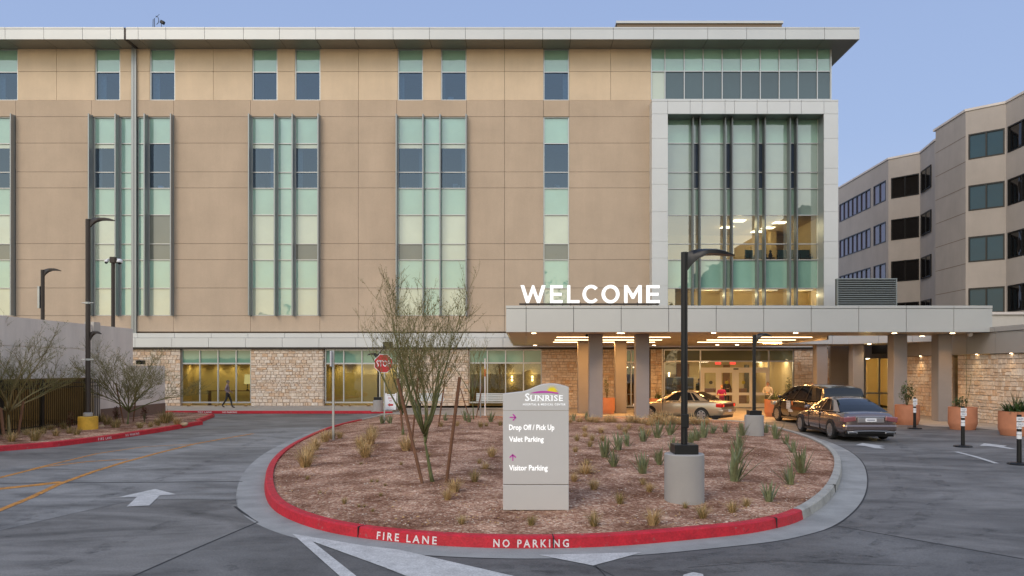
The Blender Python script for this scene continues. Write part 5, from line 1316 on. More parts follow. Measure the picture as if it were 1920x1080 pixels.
# delineator posts
dl_defs = [(1715,804,748,'striped delineator post farthest back, beside the bushy planter'),(1805.5,838,762.5,'striped delineator post in front of the planter with a young sapling'),(1911,871,776.5,'striped delineator post nearest the camera, at the right edge')]
Hd = 1.26
def make_post():
    t = thing('delineator_post', (0,0,0), dl_defs[0][3], 'bollard', 'black delineator posts along the valet lane'); ROOT[t.name] = Vector((0,0,0))
    mb = MB(); mb.lathe([(.27,0),(.27,.02),(.24,.04),(.06,.055)], (0,0,0), 8, rot=.39); mb.build('base', m_black, t, local=True)
    mb = MB(); mb.lathe([(.058,.05),(.052,Hd)], (0,0,0), 16); mb.build('post', m_black, t, angle=40, local=True)
    for z, h in ((.92,.045),(.775,.075),(.665,.10),(.80,.0)):
        if h: mb = MB(); mb.lathe([(.059,z-.02),(.058,z-.02+h)], (0,0,0), 16); mb.build('reflective_band', m_pl, t, angle=40, local=True)
    for z, s_ in ((1.15,'VALET'),(1.015,'ONLY')):
        mb = MB(); mb.box(-.082, .082, -.072, -.060, z-.055, z+.055); p_ = mb.build('plate', m_pl, t, local=True)
        mb = MB(); put_text(mb, s_, (-.06,-.0735,z-.025), (1,0,0), (0,0,1), .12, .05, .01); mb.build('lettering', M('plate_ink', (.10,.10,.22), .6, var=0), p_, local=True)
    return t
dp = make_post()
for k, (px, pb, pt, lab) in enumerate(dl_defs):
    o = dp if k == 0 else copy_tree(dp); g_ = G(px, pb); o.location = (g_.x, g_.y, 0.007); o['label'] = lab; o.rotation_euler = (0,0,-.25)
# ------------------------------------------------------------------ planters
def planter(px, pb, wpx, hpx, label, z=0.005, octo=False):
    g_ = G(px, pb, z); s_ = F/g_.y; r = wpx/2/s_; h = hpx/s_
    mb = MB(); x, y = g_.x, g_.y
    mb.lathe([(r*.84,z),(r*.99,z+h*.25),(r*1.0,z+h*.32),(r*.985,z+h),(r*.86,z+h),(r*.84,z+h*.9)], (x,y,0), 28)
    o = mb.build('planter', m_terra, None, angle=25)
    setp(o, label, 'planter', 'terracotta planters by the entrance'); return x, y, z+h*.9, r
PLT = [planter(1138,776,30,30,'terracotta planter half hidden behind the left front canopy columns'),
       planter(1234,776,33,29,'terracotta planter behind the nose of the gold sedan'),
       planter(1451,781,34,32,'terracotta planter at the front of the black van, by the seated man',),
       planter(1701,796,43,37,'terracotta planter with a bushy upright shrub between the two right columns'),
       planter(1805,805,49,42,'terracotta planter with a thin tall sapling by the stone wall'),
       planter(1904,816,57,45,'terracotta planter with spreading spiky leaves at the right edge')]
rv = random.Random(11)
def leaf_quad(mb, p, d, l, w_, up=Vector((0,0,1))):
    d = d.normalized(); s_ = d.cross(up); s_ = s_.normalized() if s_.length > 1e-3 else Vector((1,0,0))
    n = s_.cross(d)
    mb.add([p, p+d*l*.5+s_*w_/2+n*l*.05, p+d*l, p+d*l*.5-s_*w_/2+n*l*.05], [(0,1,2,3)])
def rdir(zmin=-1, zmax=1):
    z = rv.uniform(zmin, zmax); a = rv.uniform(0, 6.283); q = math.sqrt(max(0,1-z*z)); return Vector((q*math.cos(a), q*math.sin(a), z))
def bush(x, y, z, r, h, n, label, ll=.10, name='bush', spiky=False, mat=m_green):
    t = thing(name, (x,y,z), label, 'plant'); mb = MB(); mf = MB()
    for k in range(9):
        d = rdir(.5,1); L_ = h*rv.uniform(.5,.95)
        tip = Vector((x,y,z))+Vector((d.x*r*.9, d.y*r*.9, L_)); mb.path([(x,y,z-.05), Vector((x,y,z))*.5+tip*.5+Vector((0,0,h*.08)), tip], [.014,.010,.004], 5)
    for k in range(n):
        if spiky:
            b = Vector((x,y,z))+rdir(0,.3)*r*rv.uniform(.1,.7); d = rdir(.2,.95); L_ = h*rv.uniform(.45,.9)
            m1 = b+d*L_*.55; m2 = m1+(d+Vector((0,0,-.55))).normalized()*L_*.45; s_ = d.cross(Vector((0,0,1))).normalized()*.016
            mf.add([b-s_, b+s_, m1+s_, m1-s_, m2], [(0,1,2,3),(3,2,4)])
        else:
            v = rdir(); q = rv.random()**.45
            p = Vector((x+v.x*r*q, y+v.y*r*q, z+h*(.52+v.z*.46*q)))
            if noise.noise(p*5.5) < -.22: continue
            leaf_quad(mf, p, rdir(-.3,.9), ll*rv.uniform(.6,1.2), ll*.5)
    mb.build('stem', m_bark2, t); mf.build('foliage', mat, t); return t
def grassy(x, y, z, r, h, n, label): return bush(x, y, z, r, h, n, label, spiky=True)
bush(PLT[3][0], PLT[3][1], PLT[3][2], .33, 1.15, 650, 'dense upright shrub in the planter between the two right columns', .11)
bush(PLT[4][0]-.12, PLT[4][1], PLT[4][2], .26, .52, 120, 'small broad leaved plant at the foot of the sapling in the planter', .15)
grassy(PLT[5][0], PLT[5][1], PLT[5][2], .45, .95, 260, 'dark spiky spreading plant in the planter at the right edge')
grassy(PLT[2][0], PLT[2][1], PLT[2][2], .42, .75, 130, 'spiky plant in the planter at the front of the van')
grassy(PLT[1][0], PLT[1][1], PLT[1][2], .25, .8, 60, 'spiky plant in the planter behind the gold sedan')
bush(PLT[0][0], PLT[0][1], PLT[0][2], .16, 1.2, 200, 'narrow leafy plant in the planter behind the left column', .10)
bush(PX(1478,42.5), 42.5, 0.02, .22, 1.9, 420, 'dark leafy indoor style shrub beside the right end of the entrance glass', .13)
# ------------------------------------------------------------------ trees
def tree(name, x, y, z, H, spread, seed, label, stems=1, limbs=6, dens=1.0, fork=.18, bark=m_bark, twig=m_twig, leafn=1.0, lean=(0,0), rt=.045, group=None, tropism=.35):
    r = random.Random(seed); t = thing(name, (x,y,z), label, 'tree', group); mt = MB(); mc = MB(); ml = MB()
    def grow(mb, p, d, L_, rad, lvl, wob=.12, n=5):
        pts = [p]; rr = [rad]; q = p.copy(); dd = d.normalized()
        for k in range(n):
            dd = (dd + Vector((r.uniform(-1,1), r.uniform(-1,1), r.uniform(-.4,.8)))*wob + Vector((0,0,tropism*.12))).normalized()
            q = q + dd*(L_/n); pts.append(q.copy()); rr.append(max(.0022, rad*(1-(k+1)/n*.72)))
        mb.path(pts, rr, 6 if lvl == 0 else 4 if lvl == 1 else 3, cap=lvl < 2)
        return pts, rr, dd
    def leaves(pts, n):
        for _ in range(n):
            k = r.randrange(1, len(pts)); p = pts[k-1].lerp(pts[k], r.random())
            d = Vector((r.uniform(-1,1), r.uniform(-1,1), r.uniform(-.5,1))); l = r.uniform(.022,.06)
            leaf_quad(ml, p, d, l, l*.35)
    base = Vector((x,y,z-.05))
    for s_ in range(stems):
        d0 = Vector((lean[0]+r.uniform(-.12,.12), lean[1]+r.uniform(-.12,.12), 1)) if stems == 1 else Vector((r.uniform(-.3,.3), r.uniform(-.3,.3), 1))
        tr, rr, dd = grow(mt, base, d0, H*fork+.05, rt, 0, .05)
        top = tr[-1]
        for l_ in range(limbs):
            a = 6.283*(l_+r.uniform(-.3,.3))/limbs; o_ = r.uniform(.25,1.15)*spread/H
            st_ = tr[-1] if l_ > 1 else tr[-2].lerp(tr[-1], r.random())
            d = Vector((math.cos(a)*o_, math.sin(a)*o_, r.uniform(.6,1.0)))
            lp, lr, ld = grow(mt, st_, d, H*r.uniform(.42,.64), rt*.58, 1, .17, 6)
            for b_ in range(max(3, int(8*dens))):
                k = r.randrange(1, 6); p = lp[k].lerp(lp[min(k+1,6)], r.random())
                d2 = (ld*.7 + Vector((r.uniform(-1,1), r.uniform(-1,1), r.uniform(.2,1.1)))*.62)
                bp, br, bd = grow(mc, p, d2, H*r.uniform(.20,.36), lr[k]*.55, 2, .13, 5)
                for c_ in range(max(3, int(7*dens))):
                    k2 = r.randrange(1, 5); p2 = bp[k2].lerp(bp[k2+1], r.random())
                    d3 = bd*.6 + Vector((r.uniform(-1,1), r.uniform(-1,1), r.uniform(-.1,1)))*.8
                    cp, _, cd_ = grow(mc, p2, d3, H*r.uniform(.07,.17), .0045, 3, .16, 4)
                    if leafn: leaves(cp, int(5*leafn))
                    for e_ in range(2):
                        k3 = r.randrange(1, 4); ep, _, _ = grow(mc, cp[k3], cd_ + Vector((r.uniform(-1,1), r.uniform(-1,1), r.uniform(-.2,1)))*.9, H*r.uniform(.03,.07), .003, 3, .2, 2)
                        if leafn: leaves(ep, int(3*leafn))
    mt.build('trunk', bark, t, smooth=True); mc.build('branches', twig, t)
    if ml.v: ml.build('foliage', m_leaf, t)
    return t
def zt(p): return isl_z(p.x, p.y)
def GI(px, py):            # point on the island ground seen at photo px,py
    p = G(px, py, .2)
    for _ in range(6): p = G(px, py, isl_z(p.x, p.y))
    return p
g1 = GI(812, 904); tree('palo_verde_tree', *g1, (PZ(492,g1.y)-g1.z)*.90, 2.3, 21, 'bare twiggy green barked tree staked nearest to the wayfinding sign', limbs=8, dens=1.0, fork=.25, lean=(-.17,0), rt=.045, leafn=1.3)
g2 = GI(756, 815); tree('palo_verde_tree', *g2, (PZ(505,g2.y)-g2.z)*.86, 2.2, 8, 'bare twiggy multi stemmed tree behind the nearest staked tree, by the stop sign', limbs=7, dens=.85, fork=.16, rt=.055, leafn=1.2)
g3 = GI(888, 786); tree('palo_verde_tree', *g3, PZ(630,g3.y)-g3.z, 1.5, 13, 'thin young tree in front of the dark mosaic window', limbs=4, dens=.8, fork=.25, rt=.035, leafn=.6)
gl1 = G(239, 796, .15); tree('shrub_tree', *gl1, PZ(622,gl1.y)-gl1.z, 4.6, 17, 'low spreading twiggy tree right of the yellow lamp base', limbs=10, dens=1.35, fork=.14, bark=m_bark, rt=.05, leafn=2.2, tropism=-.45)
gl2 = G(17, 814, .15); tree('shrub_tree', *gl2, PZ(600,gl2.y)-gl2.z, 4.6, 29, 'spreading twiggy tree cut by the left edge of the photo', limbs=9, dens=1.25, fork=.2, bark=M('pale_bark', (.26,.21,.10), .8, var=.3, vs=6), rt=.07, leafn=2.0, tropism=-.35)
# sapling by the stone wall
p = PLT[4]; t = thing('sapling', (p[0]+.2,p[1],p[2]), 'very thin tall sapling in the planter against the stone wall', 'tree')
mb = MB(); mf = MB(); yq = p[1]
for (a, b, c) in ((1809,1812,665),(1811,1822,700)):
    tip = P(b, c, yq); mb.path([(p[0]+.12,yq,p[2]-.05), Vector((p[0]+.12,yq,p[2])).lerp(tip,.5)+Vector((.03,.02,0)), tip], [.012,.009,.004], 5)
    for k in range(40):
        q = Vector((p[0]+.12,yq,p[2])).lerp(tip, rv.uniform(.35,1)); leaf_quad(mf, q+rdir()*.05, rdir(), .06, .02)
mb.build('trunk', m_bark, t); mf.build('foliage', m_leaf, t)
# stakes
def stake(pt, pb, yo, label, z=None, w_=.032):
    g_ = GI(*pb) if z is None else G(*pb, z); tip = P(*pt, g_.y+yo)
    mb = MB(); b_ = g_ - (tip-g_).normalized()*.1; mb.path([b_, tip], w_, 8); o = mb.build('tree_stake', m_stake); setp(o, label, 'stake', 'wooden tree stakes')
stake((745,710),(792,907),.25,'leaning brown stake left of the nearest staked tree'); stake((862,707),(837,905),-.15,'leaning brown stake right of the nearest staked tree, by the sign')
stake((749,742),(755,815),.1,'short dark stake at the left of the tree behind the stop sign'); stake((784,708),(771,845),-.3,'slim stake standing among the trunks between the first and second tree',None,.025)
stake((834,714),(822,800),.1,'far slim stake right of the second tree',None,.03); stake((863,728),(880,784),.15,'thin dark stake leaning at the left of the young tree by the dark window',None,.022); stake((904,724),(893,783),-.1,'thin brown stake leaning at the right of the young tree by the dark window',None,.022)
stake((217,718),(232,794),.1,'dark stake left of the spreading tree by the yellow base',.15,.03); stake((257,720),(250,790),.1,'dark stake right of the spreading tree by the yellow base',.15,.03)
stake((1,765),(7,818),.1,'dark stake at the photo\'s left edge',.15,.05); stake((44,752),(34,815),.1,'reddish stake leaning beside the tree at the left edge',.15,.04)
for px, py in ((797,771),(815,833)):      # tie wires
    pass
# ------------------------------------------------------------------ grass tufts and aloes
def blade(mb, b, d, L_, w_, droop):
    s_ = d.cross(Vector((0,0,1))); s_ = s_.normalized()*w_ if s_.length > .01 else Vector((w_,0,0))
    m1 = b+d*L_*.5; d2 = (d+Vector((d.x*droop,d.y*droop,-droop*.8))).normalized(); m2 = m1+d2*L_*.32; d3 = (d2+Vector((d.x*droop,d.y*droop,-droop))).normalized(); tp = m2+d3*L_*.22
    mb.add([b-s_, b+s_, m1+s_*.9, m1-s_*.9, m2+s_*.6, m2-s_*.6, tp], [(0,1,2,3),(3,2,4,5),(5,4,6)])
PROTO = {}
def proto_tuft(kind, seed):
    r = random.Random(seed); mb = MB()
    n = {'blond':210,'mixed':170,'green':150,'round':240}[kind]
    for k in range(n):
        a = r.uniform(0,6.283); q = r.random()**.6*.16; b = Vector((math.cos(a)*q, math.sin(a)*q, -.02))
        tilt = r.uniform(.05,.62) if kind != 'round' else r.uniform(.1,1.25)
        d = Vector((math.cos(a+r.uniform(-.6,.6))*math.sin(tilt), math.sin(a+r.uniform(-.6,.6))*math.sin(tilt), math.cos(tilt)))
        mb.m = {'blond': 0 if r.random() < .82 else 1, 'mixed': 0 if r.random() < .5 else 1, 'green': 0 if r.random() < .2 else 1, 'round': 0 if r.random() < .93 else 1}[kind]
        blade(mb, b, d, r.uniform(.55,1.05)*(1 if kind != 'round' else .8), .0085, r.uniform(.1,.8) if kind != 'green' else r.uniform(.05,.35))
    me = mb.build('grass_tuft', [m_blond, m_grass], None, local=True); d_ = me.data; bpy.data.objects.remove(me); return d_
for k_ in ('blond','mixed','green','round'): PROTO[k_] = [proto_tuft(k_, 100+i) for i in range(3)]
def proto_aloe(seed):
    r = random.Random(seed); mb = MB()
    for k in range(22):
        a = r.uniform(0,6.283); tilt = r.uniform(.05,.75)*(k/21)**.6; d = Vector((math.cos(a)*math.sin(tilt), math.sin(a)*math.sin(tilt), math.cos(tilt)))
        b = Vector((math.cos(a)*.10*(k/21), math.sin(a)*.10*(k/21), -.02)); L_ = r.uniform(.6,1.05); s_ = d.cross(Vector((0,0,1))); s_ = s_.normalized() if s_.length > .01 else Vector((1,0,0)); n_ = s_.cross(d)
        c = r.uniform(-.05,.25); ring = []
        for u, w_ in ((0,.050),(.3,.048),(.65,.03),(1,.003)):
            p = b+d*L_*u+Vector((d.x,d.y,-.15))*c*u*u*L_; ring.append([p-s_*w_, p-n_*w_*.45, p+s_*w_, p+n_*w_*.12])
        vs = [q for g_ in ring for q in g_]; mb.add(vs, [(i*4+j, i*4+(j+1)%4, (i+1)*4+(j+1)%4, (i+1)*4+j) for i in range(3) for j in range(4)])
    o = mb.build('aloe', m_aloe, None, local=True); d_ = o.data; bpy.data.objects.remove(o); return d_
ALOE = [proto_aloe(200+i) for i in range(4)]
rp = random.Random(5)
def plant(name, data, px, pb, hpx, label, cat, group, wide=1.0, z=None):
    hpx *= 1.75 if data in PROTO['round'] else 1.08
    g_ = GI(px, pb) if z is None else G(px, pb, z); h = hpx*g_.y/F
    o = bpy.data.objects.new(name, data); COL.objects.link(o); o.location = (g_.x, g_.y, g_.z-.01)
    o.rotation_euler = (rp.uniform(-.08,.08), rp.uniform(-.08,.08), rp.uniform(0,6.28)); s_ = h/.95; o.scale = (s_*wide, s_*wide, s_)
    return setp(o, label, cat, group)
def tuft(kind, px, pb, h, label, group='dry grass tufts on the island', wide=1.0, z=None): return plant('grass_tuft', PROTO[kind][rp.randrange(3)], px, pb, h, label, 'grass tuft', group, wide, z)
def aloe(px, pb, h, label, group='aloes on the island', wide=.9): return plant('aloe', ALOE[rp.randrange(4)], px, pb, h, label, 'aloe', group, wide)
TU = [('blond',572,876,38,'biggest blond grass tuft at the left kerb of the island, frontmost of its row'),('blond',579,858,30,'blond grass tuft just behind the biggest one at the left kerb'),('blond',590,844,28,'blond grass tuft in the middle of the left kerb row'),
 ('blond',609,829,26,'blond grass tuft left of the post with the edge on sign'),('mixed',623,823,20,'brownish tuft at the foot of the post with the edge on sign'),('blond',637,822,16,'small blond tuft right of the post with the edge on sign'),
 ('blond',686,857,34,'blond tuft frontmost in the cluster left of the first leaning stake'),('blond',676,840,26,'blond tuft at the left of the cluster before the first leaning stake'),('blond',695,832,30,'blond tuft at the right of the cluster before the first leaning stake'),('mixed',699,818,24,'darker tuft at the back of the cluster behind the edge on sign'),
 ('blond',761,844,32,'blond tuft beside the leaning stake and second tree'),('blond',852,923,30,'upright ochre tuft right of the nearest tree trunk, taller of two'),('blond',839,937,24,'low blond tuft right of the nearest tree trunk, nearer the kerb'),
 ('mixed',865,983,20,'olive tuft near the front kerb above the word LANE'),('green',890,903,24,'dark olive tuft between the nearest tree and the sign'),('round',910,880,14,'round pale tuft between the nearest tree and the sign'),('mixed',899,869,11,'flat dull tuft behind the round pale tuft'),
 ('blond',922,857,22,'blond spread out tuft left of the top half of the sign'),('mixed',901,801,14,'small brown tuft left of the sign far back'),('mixed',912,800,10,'tiny brown tuft close to the sign\'s upper left edge'),('green',938,798,12,'small green tuft touching the sign\'s left edge'),
 ('mixed',827,800,12,'small tuft behind the nearest tree by a far stake'),('blond',857,799,12,'small blond tuft right of the right leaning stake'),('blond',788,797,12,'small blond tuft between the first and second tree'),
 ('green',996,985,22,'narrow olive tuft right in front of the sign\'s base'),('green',1114,986,30,'dense olive tuft right of the sign nearest the front kerb'),('blond',1224,984,36,'large ochre tuft left of the big round lamp base near the kerb'),('green',1162,945,24,'narrow olive tuft between the sign and the big lamp base'),
 ('blond',1113,918,24,'ochre tuft right of the sign\'s lower seam'),('round',1098,888,22,'round blond tuft right of the sign at arrow height'),('blond',1076,902,18,'dull tuft touching the sign\'s right edge'),('blond',1217,922,20,'pale tuft left of the big lamp base'),('mixed',1206,909,16,'brown dead tuft under the aloe left of the big lamp base'),
 ('mixed',1079,848,14,'greenish tuft touching the sign\'s right edge farther back'),('green',1106,838,14,'low green tuft right of the sign in a pair, nearer one'),('mixed',1110,826,14,'low green tuft right of the sign in a pair, farther one'),('mixed',1082,826,14,'wide dull tuft right of the sign'),('blond',1097,820,13,'blond tuft right of the sign near the left column'),
 ('mixed',1130,827,15,'dull tuft below the left canopy column'),('blond',1127,812,14,'round tuft in front of the left canopy column'),('blond',1096,809,13,'blond tuft left of the left canopy column'),('mixed',1172,813,15,'dull tuft between the two left columns, middle of three'),('blond',1161,805,13,'blond tuft between the two left columns, left of three'),('blond',1179,804,12,'blond tuft between the two left columns, right of three'),
 ('mixed',1202,808,12,'brown tuft in front of the second column'),('blond',1216,816,15,'orange brown tuft right of the second column'),('green',1285,953,13,'dark weedy tuft at the foot of the big lamp base'),('mixed',1317,971,30,'big olive tuft right of the big lamp base, frontmost'),('mixed',1373,961,26,'olive tuft midway between the big lamp base and the red kerb end'),('mixed',1400,950,20,'small olive tuft beside the lone front aloe'),('green',1101,871,12,'small green tuft just behind the round blond tuft by the sign')]
for k, px, pb, h, lab in TU: tuft(k, px, pb, h, lab, wide=1.0 if k == 'round' else 1.1)
for px, pb, h in [(1087,791,11),(1107,791,12),(1118,792,12),(1139,792,15),(1149,792,13),(1180,792,15),(1190,792,14),(1202,794,14),(1226,794,19),(1234,794,21),(1242,794,19),(1259,794,18),(1272,795,15),(1297,795,17),(1310,795,14),(1325,795,13),(1281,797,13),(1067,793,12),(1218,797,16),(1250,797,15)]:
    tuft('round', px, pb, h, 'small round blond grass tuft in the far row along the canopy drive', 'blond tufts in the far row', 1.0)
for px, pb, h in [(576,899,9),(646,944,13),(673,951,8),(683,951,7),(699,959,8),(697,904,8),(707,904,7),(722,911,7),(600,926,8),(714,930,8),(677,871,7),(752,872,8),(803,857,10)]:
    tuft('green', px, pb, h, 'tiny green weed sprouting from the gravel at the left of the island', 'weeds in the gravel', 1.2)
AL = [(1134,857,40,'tall aloe nearest right of the sign'),(1160,843,34,'tall aloe behind the one nearest the sign'),(1177,836,26,'shorter aloe in front of the second column'),(1151,875,34,'loose thin leaved aloe nearest the sign side, in the gravel middle'),(1206,888,42,'tall aloe left of the big lamp base'),(1206,828,28,'aloe below the second column'),
 (1232,821,34,'aloe below the gold sedan\'s front wheel'),(1256,815,30,'narrow aloe left of the lamp pole below the gold sedan'),(1237,871,36,'thin dry aloe left of the big lamp base'),(1260,848,32,'thin aloe behind the big lamp base'),(1374,902,62,'largest aloe, right of the big lamp base'),(1384,842,36,'aloe rising right behind the largest aloe'),(1391,817,28,'aloe left of the far grey lamp base'),
 (1359,812,22,'aloe below the gold sedan\'s bumper'),(1336,813,20,'aloe below the gold sedan\'s rear wheel'),(1319,821,34,'aloe in the far group right of the lamp pole, tallest'),(1307,827,26,'aloe right of the lamp pole in the far group'),(1296,831,26,'aloe touching the lamp pole on its right'),(1454,823,32,'aloe right of the far grey lamp base'),(1435,812,20,'narrow aloe touching the far grey lamp base'),
 (1475,833,22,'small aloe at the right kerb, farthest of the row'),(1488,849,26,'aloe at the right kerb, second of the row'),(1503,887,54,'tall aloe at the right kerb'),(1484,909,44,'aloe left of the tall one at the right kerb'),(1442,941,40,'lone aloe nearest the red kerb end'),(1380,868,44,'narrow aloe rising behind the largest aloe on its left'),
 (716,794,18,'dark spiky aloe left of the stop sign post'),(732,794,18,'dark spiky aloe right of the stop sign post'),(835,789,16,'small aloe behind the right leaning stake'),(872,789,22,'aloe at the foot of the young tree, left'),(880,792,18,'aloe at the foot of the young tree, right'),(920,791,20,'aloe left of the sign by the thin posts'),(1076,789,16,'small aloe left of the left column beside the sign'),(1101,788,18,'aloe touching the left column')]
for px, pb, h, lab in AL: aloe(px, pb, h, lab, wide=1.05 if h > 30 else 1.15)
for i, (px, pb, h) in enumerate([(21,828,20),(65,826,24),(81,813,14),(105,817,16),(130,813,14),(144,816,16),(175,806,12),(200,796,18),(217,803,20),(50,816,14),(120,804,14),(262,803,14),(282,801,12),(296,798,16),(310,794,26),(318,790,20),(190,790,16),(155,795,14),(95,806,12)]):
    tuft('green' if i % 3 else 'mixed', px, pb, h, 'low green grass tuft in the planting bed along the left kerb', 'grass tufts in the left bed', 1.3, z=.15)
tuft('blond', 332, 796, 16, 'blond tuft at the tip of the left planting bed', 'grass tufts in the left bed', 1.3, z=.15)
for px, pb, h, w_, lab in [(219,793,34,15,'dead reddish brown shrub in front of the brown block wall, left one'),(271,792,32,14,'dead reddish brown shrub in front of the brown block wall, right one'),(131,806,36,13,'dead reddish brown shrub by the picket fence')]:
    g_ = G(px, pb, .15); s_ = g_.y/F; bush(g_.x, g_.y, .15, w_/2*s_, h*s_, 330, lab, .09, 'dry_shrub', mat=m_rust)
def rock(px, pb, wpx, label, z=.15):
    g_ = G(px, pb, z); r_ = wpx/2*g_.y/F; mb = MB(); mb.ball((0,0,r_*.45), (r_,r_*.8,r_*.6), 12, 8)
    mb.v = [tuple(Vector(v)*(1+.25*noise.noise(Vector(v)*2.2/r_*.5+Vector((px,0,0))))) for v in mb.v]; mb.v = [(v[0]+g_.x, v[1]+g_.y, v[2]+g_.z-.05) for v in mb.v]
    o = mb.build('boulder', m_rock, smooth=True); setp(o, label, 'boulder')
rock(262, 797, 15, 'tan boulder right of the spreading tree in the left bed'); rock(345, 796, 14, 'tan boulder at the tip of the left bed'); rock(60, 815, 13, 'tan boulder under the tree at the left edge'); rock(190, 800, 12, 'small tan boulder right of the yellow lamp base')
# little plants at the storefront sills
for px in (352,404,460,655,690,725,640):
    g_ = P(px, 0, 45.2); o = bpy.data.objects.new('grass_tuft', PROTO['round'][0]); COL.objects.link(o); o.location = (g_.x, 45.3, .13); o.scale = (.32,.32,.26)
    setp(o, 'tiny dry tuft at the sill of a lit storefront window', 'grass tuft', 'tufts along the storefront sills')
